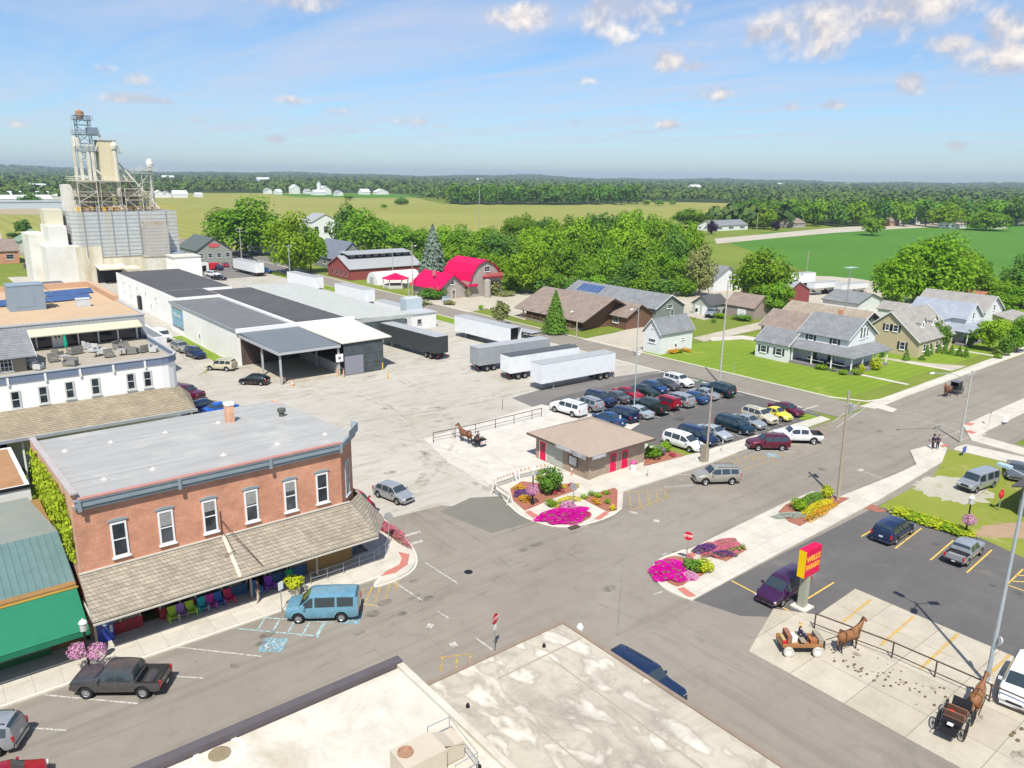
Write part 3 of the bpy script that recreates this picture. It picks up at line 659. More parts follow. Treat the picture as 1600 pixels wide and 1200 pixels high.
FASC = M('slate_cornice', (.24, .29, .31), .6, .15, 2)
COPE = M('red_coping', (.44, .22, .19), .8, .15, 2)
BX0, BX1, BY0, BY1 = 6.7, 26.9, 51.8, 69.3
ch = 1.9
t = thing('brick_shop', 'two-storey red brick shop building with a shingled awning round its corner', 'building', (0, 0, 0))
poly = [(BX0, BY0), (BX1-ch, BY0), (BX1, BY0+ch), (BX1, BY1), (BX0, BY1)]
MB().prism([(BX0, BY0), (BX1-ch, BY0), (BX1-ch, BY0+.3), (BX0, BY0+.3)], 3.0, 9.6).prism([(BX1-ch, BY0), (BX1, BY0+ch), (BX1-.3, BY0+ch+.1), (BX1-ch, BY0+.3)], 0, 9.6).prism(rect(BX1-.3, BX1, BY0+ch+.1, BY1), 0, 9.0).prism(rect(BX0+.3, BX1-.3, BY1-.3, BY1), 0, 8.6).build('wall', BRICK, t)
side = MB()
side.add([(BX0, BY0+.3, 0), (BX0+.3, BY0+.3, 0), (BX0+.3, BY1, 0), (BX0, BY1, 0), (BX0, BY0+.3, 10.35), (BX0+.3, BY0+.3, 10.35), (BX0+.3, BY1, 9.2), (BX0, BY1, 9.2)], [(3,2,1,0),(4,5,6,7),(0,1,5,4),(1,2,6,5),(2,3,7,6),(3,0,4,7)])
side.build('side_wall', BRICKS, t)
rf = MB(); z1, z2 = 10.0, 8.9
P4 = [(BX0+.3, BY0-.1, z1), (BX1-ch, BY0-.1, z1), (BX1+.1, BY0+ch, z1-.05), (BX1+.1, BY1+.1, z2), (BX0+.3, BY1+.1, z2)]
rf.slab(P4, .25); ro = rf.build('roof', ROOFM, t)
cp = MB(); cp.add([(BX0-.06, BY0, 10.36), (BX0+.36, BY0, 10.36), (BX0+.36, BY1, 9.21), (BX0-.06, BY1, 9.21), (BX0-.06, BY0, 10.48), (BX0+.36, BY0, 10.48), (BX0+.36, BY1, 9.33), (BX0-.06, BY1, 9.33)], [(3,2,1,0),(4,5,6,7),(0,1,5,4),(1,2,6,5),(2,3,7,6),(3,0,4,7)])
cp.build('parapet_cap', M('pale_coping', (.42, .38, .36), .85, .2, 3), t)
c = MB()
c.box(BX0+.1, BX1-ch, BY0-.42, BY0-.16, 9.62, 10.0); c.box(BX0+.05, BX1-ch, BY0-.2, BY0-.002, 9.4, 9.62); c.box(BX0+.05, BX1-ch, BY0-.48, BY0-.2, 10.001, 10.1)
for xx in (BX0+.2, 12.9, 19.2, BX1-ch-.25): c.box(xx, xx+.22, BY0-.52, BY0-.43, 9.35, 10.15)
c.prism([(BX1-ch+.02, BY0-.42), (BX1+.42, BY0+ch-.0), (BX1+.1, BY0+ch), (BX1-ch+.02, BY0-.1)], 9.62, 10.05)
c.prism([(BX1-ch+.8, BY0-.1+.1), (BX1+.55, BY0+ch-.2), (BX1+.3, BY0+ch+.5), (BX1-.4, BY0+.9)], 10.06, 10.75)
c.build('cornice', FASC, t)
c = MB(); c.box(BX0+.31, BX1-ch, BY0-.5, BY0-.12, 10.101, 10.19); c.build('coping', COPE, t)
c = MB(); c.box(BX0+.31, BX1-ch, BY0-.14, BY0-.003, 9.3, 9.39); c.build('cornice_ledge', M('pale_ledge', (.55, .57, .56), .6, .1, 2), t)
blind = M('window_blind', (.30, .30, .28), .6, .25, 2)
for i, xx in enumerate((9.1, 12.0, 14.9, 17.85, 20.8, 23.35)):
 wd = window(t, 'S', xx, BY0, 5.5, .98, 2.42, TRIM, GLASS if i in (0, 5) else DGLASS, 1, 2, .12, True, lintel=False, depth=.09)
 if i not in (0, 5): MB().box(xx-.36, xx+.36, BY0-.062, BY0-.046, 7.1-.25*(i % 2), 7.78).build('blind', blind, wd)
 a = MB(); a.add([(xx-.6, BY0-.1, 8.0), (xx+.6, BY0-.1, 8.0), (xx+.6, BY0-.1, 8.12), (xx+.3, BY0-.1, 8.18), (xx, BY0-.1, 8.2), (xx-.3, BY0-.1, 8.18), (xx-.6, BY0-.1, 8.12),
  (xx-.6, BY0, 8.0), (xx+.6, BY0, 8.0), (xx+.6, BY0, 8.12), (xx+.3, BY0, 8.18), (xx, BY0, 8.2), (xx-.3, BY0, 8.18), (xx-.6, BY0, 8.12)], [(0,1,2,3,4,5,6)]+[(i_, i_+7, (i_+1) % 7+7, (i_+1) % 7) for i_ in range(7)]); a.build('window_head', FASC, t)
dd = ((Vector((1, 1, 0)).normalized()), Vector((1, -1, 0)).normalized())
window(t, dd, BX1-ch/2, BY0+ch/2, 5.2, .9, 2.9, M('pale_blue_frame', (.5, .58, .62), .5, .1, 2), DGLASS, 1, 2, .1)
aw = MB(); zt, zl = 4.95, 3.0; yo = 48.75
o1 = [(6.5, yo, zl), (26.6, yo, zl), (26.0, BY0-.02, zt), (6.5, BY0-.02, zt)]
cx0, cx1 = 26.0, 26.6
pt = [(6.5, yo, zl), (26.4, yo, zl), (25.6, BY0-.02, zt-.05), (6.5, BY0-.02, zt)]
aw.slab(pt, .14)
aw.slab([(26.4, yo, zl), (28.35, 51.2, zl), (27.2, 53.2, zt-.05), (25.6, BY0-.02, zt-.05)], .14)
aw.slab([(28.35, 51.2, zl), (28.35, 62, zl), (27.2, 62, zt-.05), (27.2, 53.2, zt-.05)], .14)
aw.build('awning', SHAKE, t)
f = MB(); f.box(6.5, 26.4, yo-.02, yo+.05, zl-.24, zl-.12); f.box(6.5, 6.58, yo+.06, BY0, zl-.1, zl+.1); f.prism([(6.5, BY0-.12), (25.6, BY0-.12), (25.6, BY0-.01), (6.5, BY0-.01)], zt+.001, zt+.1)
f.build('flashing', M('pale_flashing', (.56, .53, .46), .6, .1, 2), t)
pr = MB(); P3 = [(15.6+i*.05, 48.9+i*.05, 3.0+.0) for i in range(1)]
pr.slab([(15.55, 48.8, 3.06), (15.8, 48.8, 3.06), (15.8, BY0-.1, 4.98), (15.55, BY0-.1, 4.98)], .05); pr.build('downpipe', M('bleached_strip', (.55, .5, .4), .8, .1, 2), t)
br = MB(); br.tube((15.6, BY0-.05, 6.9), (15.6, BY0-.05, 4.9), .04, .04, 6); br.tube((15.6, BY0-.05, 6.3), (17.3, 48.9, 3.35), .03, .03, 6); br.tube((15.6, BY0-.1, 5.5), (15.9, 50.3, 4.3), .03, .03, 6); br.tube((15.9, 50.3, 4.3), (15.2, 50.3, 4.2), .03, .03, 6)
br.build('iron_bracket', IRON, t)
REDW = M('red_shop_panel', (.36, .045, .05), .7, .2, 1.5); BLUW = M('blue_shop_panel', (.05, .13, .26), .7, .2, 1.5); BROWNP = M('golden_brown_board', (.33, .20, .07), .7, .18, 2); SHOPW = M('shop_cream_frame', (.42, .38, .28), .7, .15, 2)
sf = MB(); sf.box(7.0, 9.7, 51.5, 51.75, 0.1, .95); sf.box(11.0, 13.3, 51.5, 51.75, .1, .95); sf.box(9.7, 9.8, 51.5, 53.2, .1, .95); sf.box(10.9, 11.0, 51.5, 53.2, .1, .95); sf.build('stall_riser', REDW, t)
sf = MB(); sf.box(13.3, 17.0, 51.5, 51.75, .1, .95); sf.box(18.3, 21.6, 51.5, 51.75, .1, .95); sf.build('stall_riser', BLUW, t)
sf = MB(); sf.box(21.6, 25.2, 51.3, 51.78, .1, 1.75); sf.box(25.2, 25.5, 51.5, 51.8, .1, 2.9); sf.box(23.2, 23.4, 51.3, 51.5, 1.76, 2.85); sf.box(21.6, 21.8, 51.3, 51.5, 1.76, 2.85)
sf.build('board_front', BROWNP, t)
bk = MB(); bk.box(7.0, 25.2, 53.3, 53.4, 0, 3.0); bk.box(7.0, 25.2, 51.5, 51.8, 2.75, 3.0); bk.build('shop_interior', M('dark_shop_inside', (.10, .075, .06), .9, .3, 1), t)
po = MB()
for xx in (7.0, 8.4, 9.62, 10.9, 12.2, 13.25, 15.1, 16.9, 18.3, 20.0, 21.5): po.box(xx, xx+.12, 51.5, 51.62, .96, 2.8)
po.build('mullion', SHOPW, t)
for a, b in ((7.12, 8.4), (8.52, 9.6), (11.05, 12.2), (12.35, 13.2), (13.4, 15.1), (15.25, 16.85), (18.45, 20.0), (20.1, 21.5)):
 g_ = MB(); g_.box(a, b, 51.55, 51.58, .97, 2.74); g_.build('shop_window', DGLASS, t)
for a, b in ((21.85, 23.15), (23.45, 25.1)):
 window(t, 'S', (a+b)/2, 51.3, 1.85, b-a-.1, .85, M('pale_window', (.5, .53, .55), .5, .1, 2), M('sky_glass', (.30, .36, .45), .15, .3, .5), 1, 1, .1, False)
door(t, 'S', 10.35, 53.2, .1, 1.0, 2.2, M('dark_wood_door', (.08, .03, .02), .6, .2, 2), SHOPW)
door(t, 'S', 17.7, 53.2, .1, 1.0, 2.2, BLACK, SHOPW)
ps = MB()
for xx in (6.75, 16.9, 22.0): ps.box(xx, xx+.14, 50.6, 50.74, .12, 3.2)
ps.build('awning_post', SHOPW, t)
dk = MB(); dk.prism([(25.3, 51.9), (27.6, 53.6), (27.0, 53.9), (25.3, 52.4)], .13, 2.8); dk.build('corner_entrance', M('slate_blue_wall', (.09, .12, .18), .7, .2, 1.5), t)
chm = MB(); x, y = 20.9, 64.3; chm.box(x-.32, x+.32, y-.32, y+.32, 9.0, 10.75); co = chm.build('chimney', BRICKS, t); cc_ = MB(); cc_.box(x-.37, x+.37, y-.37, y+.37, 10.751, 10.95); cc_.build('chimney_cap', TRIM, co)
vn = MB(); x, y = 25.0, 63.0; vn.lathe([(.24, 9.0), (.24, 9.7), (.36, 9.72), (.36, 10.0), (.24, 10.02), (.001, 10.05)], (x, y, 0), 14); vn.build('roof_vent', M('dull_green_metal', (.10, .11, .09), .6, .2, 2), t)
for px, py in ((101, 698), (173, 684), (258, 669), (341, 654), (164, 754), (240, 738), (350, 716), (434, 698), (508, 683)):
 x, y = G(px, py, 9.6); zz = z1-(y-BY0)/(BY1-BY0)*(z1-z2)
 v_ = MB(); v_.lathe([(.26, zz-.02), (.26, zz+.05), (.14, zz+.07), (.1, zz+.18), (.001, zz+.2)], (x, y, 0), 12); v_.build('pipe_vent', M('pale_vent', (.55, .54, .5), .5, .2, 2), t)
def leaf_quads(pts, nrm, size, jitter=.6, rs=None):
 """one small leaf-shaped face at each point, facing roughly along nrm"""
 rs = rs or np.random.RandomState(3)
 n = len(pts); nn = nrm+rs.normal(0, jitter, (n, 3)); nn /= np.linalg.norm(nn, axis=1)[:, None]+1e-9
 a = np.cross(nn, rs.normal(0, 1, (n, 3))); a /= np.linalg.norm(a, axis=1)[:, None]+1e-9; b = np.cross(nn, a)
 s = size*rs.uniform(.6, 1.3, (n, 1))
 v = np.stack([pts-a*s, pts-b*s*.62+nn*s*.12, pts+a*s, pts+b*s*.62+nn*s*.12], 1).reshape(-1, 3)
 return v
def quads_mesh(name, v, mats, midx=None):
 n = len(v)//4; me = bpy.data.meshes.new(name)
 me.vertices.add(len(v)); me.vertices.foreach_set('co', v.astype(np.float32).ravel())
 me.loops.add(n*4); me.loops.foreach_set('vertex_index', np.arange(n*4, dtype=np.int32))
 me.polygons.add(n); me.polygons.foreach_set('loop_start', np.arange(0, n*4, 4, dtype=np.int32)); me.polygons.foreach_set('loop_total', np.full(n, 4, dtype=np.int32))
 for m in (mats if isinstance(mats, list) else [mats]): me.materials.append(m)
 if midx is not None: me.polygons.foreach_set('material_index', midx.astype(np.int32))
 me.update(calc_edges=True); return me
rs = np.random.RandomState(5)
n = 7000; y_ = rs.uniform(BY0+1.2, 68.6, n); z_ = rs.uniform(.2, 9.8, n)
edge = 10.1-(y_-BY0)/(BY1-BY0)*1.2+rs.normal(0, .12, n); low = np.clip((53.6-y_)*3.2, 0, 9)
top_ = edge-np.maximum(0, 54.2-y_)*1.6-.15*np.abs(np.sin(y_*1.9))-.3*np.abs(np.sin(y_*.7+1)); ok = (z_ < top_) & (z_ > 5.0-(y_-54)*.35)
p_ = np.stack([BX0-.06-rs.exponential(.07, n), y_, z_], 1)[ok]
iv = bpy.data.objects.new('ivy', quads_mesh('ivy', leaf_quads(p_, np.array([-1, 0, .35]), .16, .5, rs), Mleaf('ivy_leaves', (.24, .34, .02), (.40, .46, .04), .0, .0, .2)))
COL.objects.link(iv); tag(iv, 'bright green ivy covering the left side wall of the red brick building', 'ivy')
t = thing('metal_roof_shop', 'shop with a teal metal front roof and a long green canvas awning', 'building', (0, 0, 0))
TEAL = Mlines('teal_metal', (.14, .225, .215), (.07, .12, .115), .42, 'x', .09, .5, .2)
MB().box(-14, 6.3, 52.0, 65.5, 0, 4.3).build('wall', M('brown_shop_wall', (.30, .17, .06), .8, .2, 1.5), t)
MB().slab([(-14, 52.1, 4.15), (6.35, 52.1, 4.15), (6.35, 57.4, 5.9), (-14, 57.4, 5.9)], .15).build('front_roof', TEAL, t)
MB().slab([(-14, 57.4, 5.9), (6.35, 57.4, 5.9), (5.6, 65.6, 5.75), (-14, 65.6, 5.75)], .15).build('flat_roof', M('sun_bleached_metal', (.23, .25, .225), .6, .1, .6, dirt=(.33, .30, .22), dscale=.2), t)
MB().box(-14, 6.3, 57.6, 65.4, 4.31, 5.55).build('attic_wall', M('brown_shop_wall'), t)
AWN = M('green_canvas', (.015, .17, .09), .8, .1, 1.2)
a = MB(); a.slab([(-14, 49.0, 2.55), (6.3, 49.0, 2.55), (6.3, 51.95, 4.05), (-14, 51.95, 4.05)], .05); a.box(-14, 6.3, 48.96, 49.0, 2.2, 2.5); a.build('awning', AWN, t)
MB().box(-14, 6.4, 51.9, 51.98, 4.07, 4.16).build('yellow_fascia', M('ochre_trim', (.5, .32, .06), .6, .1, 2), t)
for i in range(6):
 xx = 3.6-i*2.6; g_ = MB(); g_.box(xx-2.3, xx, 51.93, 51.97, .9, 2.5); g_.build('shop_window', M('cluttered_glass', (.14, .12, .10), .3, .8, 1.5, spec=.5), t)
MB().box(-14, 4.4, 51.7, 51.99, .12, .55).build('green_base', M('green_board', (.03, .16, .05), .7, .2, 2), t)
MB().box(-14, 4.4, 51.6, 51.99, .6, .82).build('grey_ledge', M('grey_board', (.24, .22, .23), .7, .2, 2), t)
t, ro = flat_building('low_block', 'low white-walled building with a flat orange-brown roof behind the teal-roofed shop', -14, 6.0, 66.8, 77.5, 6.3, WHITE, M('rust_brown_roof', (.36, .20, .10), .8, .18, .4), parap=.02)
MB().box(-14, 6.2, 66.7, 66.8, 6.1, 6.35).build('eave', BLACK, t)
t, ro = flat_building('low_block', 'black block standing in for the dark pit between the brown roof and the porch roof', -14, 6.3, 80, 87, 4.2, BLACK, BLACK, parap=.1)  # plain black block: the darkness of the pit is put into its colour
t = thing('terrace_building', 'white building with rooftop terrace, dark blue cornice and long shingled porch roof', 'building', (0, 0, 0))
WY = 90.0; WX1 = 24.2; ZT = 9.8
nr = 5
arc = [(WX1-2.0+2.0*math.sin(R(a)), WY+2.0-2.0*math.cos(R(a))) for a in (0, 22, 45, 68, 90)]
pw = [(-14, WY)]+arc+[(WX1, 108), (-14, 108)]
MB().prism(pw, 0, ZT-.7).build('wall', M('bright_white_wall', (.86, .85, .81), .7, .04, 1), t)
po2 = [(-14, WY-.12)]+[(WX1-2.0+2.12*math.sin(R(a)), WY+2.0-2.12*math.cos(R(a))) for a in (0, 22, 45, 68, 90)]+[(WX1+.12, 108), (-14, 108)]
MB().prism(po2, ZT-.7+.001, ZT-.41).prism([(-14, WY-.12)]+[(WX1-2.0+2.12*math.sin(R(a)), WY+2.0-2.12*math.cos(R(a))) for a in (0, 22, 45, 68, 90)]+[(WX1+.12, 108), (WX1-.08, 108)]+[(WX1-2.0+1.92*math.sin(R(a)), WY+2.0-1.92*math.cos(R(a))) for a in (90, 68, 45, 22, 0)]+[(-14, WY+.08)], ZT-.409, ZT).build('cornice', M('slate_blue', (.17, .21, .29), .6, .12, 2), t)
MB().prism([(-14, WY-.2)]+[(WX1-2.0+2.2*math.sin(R(a)), WY+2.0-2.2*math.cos(R(a))) for a in (0, 22, 45, 68, 90)]+[(WX1+.2, 108), (WX1-.1, 108)]+[(WX1-2.0+1.9*math.sin(R(a)), WY+2.0-1.9*math.cos(R(a))) for a in (90, 68, 45, 22, 0)]+[(-14, WY+.1)], ZT+.001, ZT+.14).build('parapet_cap', M('grey_cap', (.42, .43, .44), .6, .1, 2), t)
MB().prism([(-14, WY+.12), (WX1-2, WY+.12), (WX1-.3, WY+2), (WX1-.3, 107.8), (-14, 107.8)], ZT-.405, ZT-.37).build('terrace_floor', M('terrace_tan', (.36, .32, .25), .9, .15, 1), t)
for xx in (-6, -2.5, 1, 4.2, 7.5, 10.8, 14.0, 17.2, 20.4): MB().box(xx, xx+.2, WY-.2, WY-.121, ZT-.95, ZT-.1).build('cornice_bracket', TRIM, t)
for xx, gl in ((7.9, 0), (11.5, 0), (14.5, 1), (17.6, 0), (21.2-.8+1.0, 0)): pass
for xx in (7.6, 11.6, 14.9, 17.9, 21.8-.6+.0): pass
for px, py in ((27, 640), (70, 632), (111, 624), (151, 618), (206, 610), (232, 606)):
 d = CR*((px-CXP)/FP)+CU*((CYP-py)/FP)+CF; tt = (WY)/d.y; xx = d.x*tt; zz = CAMH+d.z*tt
 window(t, 'S', xx, WY, zz+.1, .9, 1.9, M('sash_frame', (.55, .56, .52), .5, .1, 2), GLASS, 1, 2, .14, True, depth=.1)
pr = MB(); pr.slab([(-14, 84.7, 4.8), (24.0, 84.7, 4.8), (22.5, WY-.02, 6.3), (-14, WY-.02, 6.3)], .18); pr.slab([(24.0, 84.7, 4.8), (25.4, 91.5, 4.8), (24.25, 91.5, 6.0), (22.5, WY-.02, 6.3)], .18)
pr.build('porch_roof', SHING_P, t)
gt = MB(); gt.box(-14, 24.1, 84.45, 84.68, 4.55, 4.85); gt.build('gutter', M('grey_gutter', (.30, .32, .34), .5, .1, 2), t)
for xx in (-4, 2, 7.5, 13, 19, 23.5): MB().box(xx, xx+.16, 85.0, 85.16, 0, 4.6).build('porch_post', TRIM, t)
MB().box(-14, 24.4, 104.6, 136, 0, 12.3).build('upper_wall', Mlines('ribbed_grey_siding', (.36, .37, .38), (.22, .23, .24), .5, 'x', .1, .6), t)
TANR = M('tan_gravel_roof', (.50, .36, .225), .9, .12, .6, dirt=(.40, .29, .18), dscale=.12)
MB().prism(rect(-14, 24.2, 104.8, 135.8), 12.301, 12.33).build('flat_roof', TANR, t)
e = MB(); e.box(-14, 24.5, 104.5, 104.8, 12.31, 12.5); e.box(24.2, 24.5, 104.81, 118, 12.31, 12.5); e.build('parapet', M('grey_cap'), t)
e = MB(); e.box(23.8, 24.5, 118.01, 136, 12.31, 13.1); e.box(-14, 23.8, 135.3, 136, 12.331, 13.1); e.build('parapet_wall', M('orange_parapet', (.52, .33, .21), .85, .12, 1), t)
MB().slab([(9.0, 102.3, 11.3), (23.6, 102.3, 11.3), (23.6, 104.5, 11.8), (9.0, 104.5, 11.8)], .12).build('terrace_canopy', M('cream_canopy', (.52, .49, .36), .7, .06, 1), t)
g_ = MB(); g_.box(.6, 23.8, 104.42, 104.55, 9.44, 11.5); g_.build('glazed_front', M('night_blue_glass', (.018, .018, .035), .12, .4, .7, spec=.6), t)
for i in range(11): xx = 1.2+i*2.2; MB().box(xx, xx+.16, 104.28, 104.41, 9.44, 11.45).build('mullion', TRIM, t)
door(t, 'S', 14.5, 104.4, 9.44, 1.1, 2.0, TRIM, TRIM)
t2, _ = gable('terrace_wing', 'grey-roofed brown gable wing at the left edge overlooking the terrace', -14, 9.8, 93.4, 101, 11.3, 12.9, 'x', M('taupe_wall', (.30, .25, .20), .8, .15, 1), SHING_G, .9, cat='building', z0=9.34, trim=TRIM)
window(t2, 'S', 8.0, 93.4, 9.6, 1.1, 1.4, cols=3, rows=3); window(t2, 'S', 6.4, 93.4, 9.6, 1.1, 1.4, cols=3, rows=3)
t, ro = flat_building('lean_to', 'small slate-roofed white lean-to beside the ribbed grey storey', 27.2, 31.0, 121, 140, 6.0, WHITE, M('slate_flat_roof', (.19, .20, .21), .7, .12, .5), parap=.05)
def unit(name, label, x, y, z, sx, sy, sz, mat, rz=0, hood=True, cat='air unit'):
 t = thing(name, label, cat, (x, y, z), rz)
 MB().box(-sx/2, sx/2, -sy/2, sy/2, 0, sz).build('casing', mat, t)
 if hood:
  h = MB(); h.slab([(sx/2, -sy*.4, sz*.95), (sx/2, sy*.4, sz*.95), (sx/2+.9, sy*.4, sz*.62), (sx/2+.9, -sy*.4, sz*.62)][::-1], .05); h.slab([(sx/2, -sy*.4, sz*.55), (sx/2, sy*.4, sz*.55), (sx/2+.9, sy*.4, sz*.25), (sx/2+.9, -sy*.4, sz*.25)][::-1], .05); h.build('intake_hood', mat, t)
 g = MB(); g.box(-sx/2-.05, sx/2+.05, -sy/2-.05, sy/2+.05, sz+.001, sz+.1); g.build('lid', mat, t)
 c = MB(); c.box(-sx*.35, sx*.2, -sy/2-.03, -sy/2-.001, sz*.15, sz*.85); c.build('access_panel', mat, t); return t
x, y = G(42, 482, 12.4); unit('roof_air_handler', 'large blue-grey air handler on the tan gravel roof', x, y, 12.35, 4.0, 3.2, 3.2, M('bluegrey_sheet', (.24, .30, .35), .5, .1, 1), 0)
x, y = G(130, 478, 12.4); unit('condenser', 'small white rooftop condenser unit right of the blue air handler', x, y, 12.35, 1.6, 1.0, 1.0, M('pale_sheet', (.55, .57, .58), .5, .1, 1), 0, False)
PV = M('solar_cells', (.06, .11, .24), .2, .25, .8, spec=.6)
def panel(x, y, z, lab, grp, tilt=20, rz=0):
 t = thing('solar_panel', lab, 'solar panel', (x, y, z), rz, grp)
 a = R(tilt); c, s = math.cos(a), math.sin(a); L_ = 2.0
 MB().slab([(-.95, 0, .15), (.95, 0, .15), (.95, L_*c, .15+L_*s), (-.95, L_*c, .15+L_*s)], .05).build('panel', PV, t)
 MB().box(-.9, -.84, L_*c-.1, L_*c-.04, 0, .05+L_*s).box(.84, .9, L_*c-.1, L_*c-.04, 0, .05+L_*s).build('bracket', STEEL, t)
for j in range(2):
 for i in range(6):
  x, y = G(84+i*10.2-j*4, 461-i*1.0+j*9, 12.6); panel(x, y, 12.35, 'blue solar panel in the array right of the large rooftop air handler', 'solar panels right of the air handler', 12)
for i in range(3):
 x, y = G(2+i*11, 477-i*2, 12.6); panel(x, y, 12.35, 'blue solar panel left of the large rooftop air handler', 'solar panels left of the air handler', 12)
def cyl_table(x, y, z, lab, grp='terrace tables'):
 t = thing('terrace_table', lab, 'table', (x, y, z), 0, grp)
 MB().lathe([(.5, .70), (.52, .73), (.001, .74)], n=16).build('tabletop', M('grey_stone_top', (.36, .37, .37), .5, .1, 2), t)
 MB().lathe([(.28, 0), (.26, .04), (.05, .08), (.05, .69)], n=10).build('leg', IRON, t)
def bulky(x, y, z, lab, sx=.9, mat=None, grp='covered terrace furniture', rz=0):
 t = thing('terrace_armchair', lab, 'armchair', (x, y, z), rz, grp); m = mat or M('wicker_grey', (.22, .21, .19), .9, .3, 5)
 MB().box(-sx/2, sx/2, -.4, .4, .12, .45).build('seat', m, t); MB().box(-sx/2, sx/2, .28, .42, .451, .95).build('backrest', m, t)
 MB().box(-sx/2, -sx/2+.12, -.4, .279, .451, .68).box(sx/2-.12, sx/2, -.4, .279, .451, .68).build('armrest', m, t)
 b = MB()
 for a_ in (-1, 1):
  for b_ in (-1, 1): b.box(a_*(sx/2-.08)-.03, a_*(sx/2-.08)+.03, b_*.32-.03, b_*.32+.03, 0, .12)
 b.build('leg', IRON, t)
zt_ = ZT-.369
LG = M('light_cushion', (.50, .50, .48), .9, .1, 3)
items = [(52, 570, 0), (60, 572, 0), (42, 568, 0), (90, 552, 1), (100, 560, 2), (118, 548, 1), (145, 545, 0), (150, 552, 2), (160, 548, 0), (170, 553, 1), (185, 540, 1), (195, 538, 1), (190, 550, 2), (205, 548, 1), (225, 545, 1), (240, 545, 0), (136, 540, 0), (110, 566, 1), (83, 560, 1)]
pl_ = ['by the taupe gable wing', 'beside the tall closed umbrella', 'near the middle of the terrace', 'near the rounded corner of the terrace']
for i, (px, py, k) in enumerate(items):
 x, y = G(px, py, zt_+.4); y = min(max(y, 91.2), 102.6)
 pc = pl_[0] if px < 70 else pl_[1] if px < 125 else pl_[2] if px < 180 else pl_[3]
 if k == 2: cyl_table(x, y, zt_, 'round grey table on the rooftop terrace '+pc, 'terrace tables '+pc)
 elif k == 0: bulky(x, y, zt_, 'pale cushioned armchair on the rooftop terrace '+pc, .8, LG, 'pale terrace armchairs '+pc, i*.9)
 else: bulky(x, y, zt_, 'dark wicker armchair on the rooftop terrace '+pc, .95+.2*(i % 3), None, 'dark terrace armchairs '+pc, i*.7)
def closed_umbrella(px, py, lab, mat):
 x, y = G(px, py, zt_); t = thing('umbrella', lab, 'umbrella', (x, y, zt_))
 MB().lathe([(.25, 0), (.25, .06), (.03, .07), (.03, 2.3)], n=10).build('pole', IRON, t)
 MB().lathe([(.16, .75), (.22, 1.1), (.17, 1.7), (.06, 2.25), (.001, 2.35)], n=12).build('folded_canopy', mat, t)
closed_umbrella(105, 553, 'closed green umbrella with a white tip on the rooftop terrace', M('green_cloth', (.01, .30, .18), .8, .1, 3))
closed_umbrella(146, 535, 'closed salmon umbrella before the dark terrace windows', M('salmon_cloth', (.5, .22, .15), .8, .1, 3))
closed_umbrella(42, 560, 'closed rust umbrella beside the taupe gable wing', M('rust_cloth', (.4, .15, .08), .8, .1, 3))
def Mroofwhite(name, base, pale, dark, pamt=.5, scale=.35):
 m, T = newmat(name); v = pos(T)
 mp = T.add('ShaderNodeMapping', inp={'Rotation': (0, 0, R(0)), 'Scale': (1.0, .55, 1)}); T.l.new(v, mp.inputs[0])
 n1 = noise_(T, mp.outputs[0], scale, 4, .5, .45); n2 = noise_(T, v, 1.1, 7, .7, .3)
 cc = mixc(T, ramp_(T, n2, .35, .7), tuple(base), tuple(x*.86 for x in base))
 cc = mixc(T, ramp_(T, n1, .54, .64, 0, pamt), cc, tuple(pale))
 ring = math_(T, 'MULTIPLY', ramp_(T, n1, .47, .52), ramp_(T, n1, .57, .53))
 cc = mixc(T, math_(T, 'MULTIPLY', ring, .35*pamt/.9), cc, tuple(dark))
 n3 = noise_(T, v, .22, 7, .75, .8)
 cc = mixc(T, math_(T, 'MULTIPLY', ramp_(T, n3, .46, .70), .78), cc, tuple(dark))
 finish(T, cc, .8, 0, .25, n2, .15, .03); return m
BEIGER = Mroofwhite('stained_beige_roof', (.49, .44, .35), (.66, .62, .53), (.22, .195, .155), .75, .9)
WHITER = Mroofwhite('white_coated_roof', (.60, .565, .48), (.66, .63, .55), (.38, .32, .22), .5, .3)
t = thing('flat_roof_building', 'low building with stained beige flat roof at the bottom of the photo', 'building')
MB().box(15.35, 25.3, -8, 26.6, 0, 6.9).build('wall', TANBR, t)
MB().box(15.35, 25.2, -8, 26.5, 6.901, 6.93).build('roof', BEIGER, t)
e = MB(); e.box(15.35, 25.42, 26.5, 26.72, 6.75, 7.0); e.box(25.2, 25.42, -8, 26.49, 6.75, 7.0); e.build('roof_edge', M('rusty_edge', (.26, .20, .15), .7, .2, 2), t)
e = MB(); e.box(19.6, 25.1, 24.9, 25.0, 6.931, 6.95); e.box(22.6, 22.68, 5, 24.8, 6.931, 6.948); e.box(18.9, 18.97, 0, 22, 6.931, 6.946); e.build('roof_seam', M('grey_sealant', (.36, .31, .24), .8, .15, 2), t)
for px, py in ((731, 1104), (850, 1010)):
 x, y = G(px, py, 6.95); MB().lathe([(.1, 6.93), (.08, 7.05), (.05, 7.12), (.001, 7.12)], (x, y, 0), 10).build('pipe_vent', BLACK, t)
t = thing('white_roof_building', 'taller building with bright white coated roof and dark parapet edge at bottom left', 'building')
MB().box(-14, 15.2, -8, 26.7, 0, 8.75).build('wall', Mbrick('dark_brick', (.2, .12, .1), (.17, .1, .08), (.3, .26, .22)), t)
MB().box(-13.8, 15.2, -8, 26.25, 8.751, 8.78).build('roof', WHITER, t)
e = MB(); e.box(-14, 15.25, 26.3, 26.75, 8.76, 9.05); e.build('parapet_cap', M('dark_parapet', (.105, .09, .095), .7, .12, 2), t)
e = MB(); e.box(14.95, 15.25, -8, 26.29, 8.781, 8.95); e.build('roof_edge', WHITER, t)
x, y = G(343, 1177, 8.8)
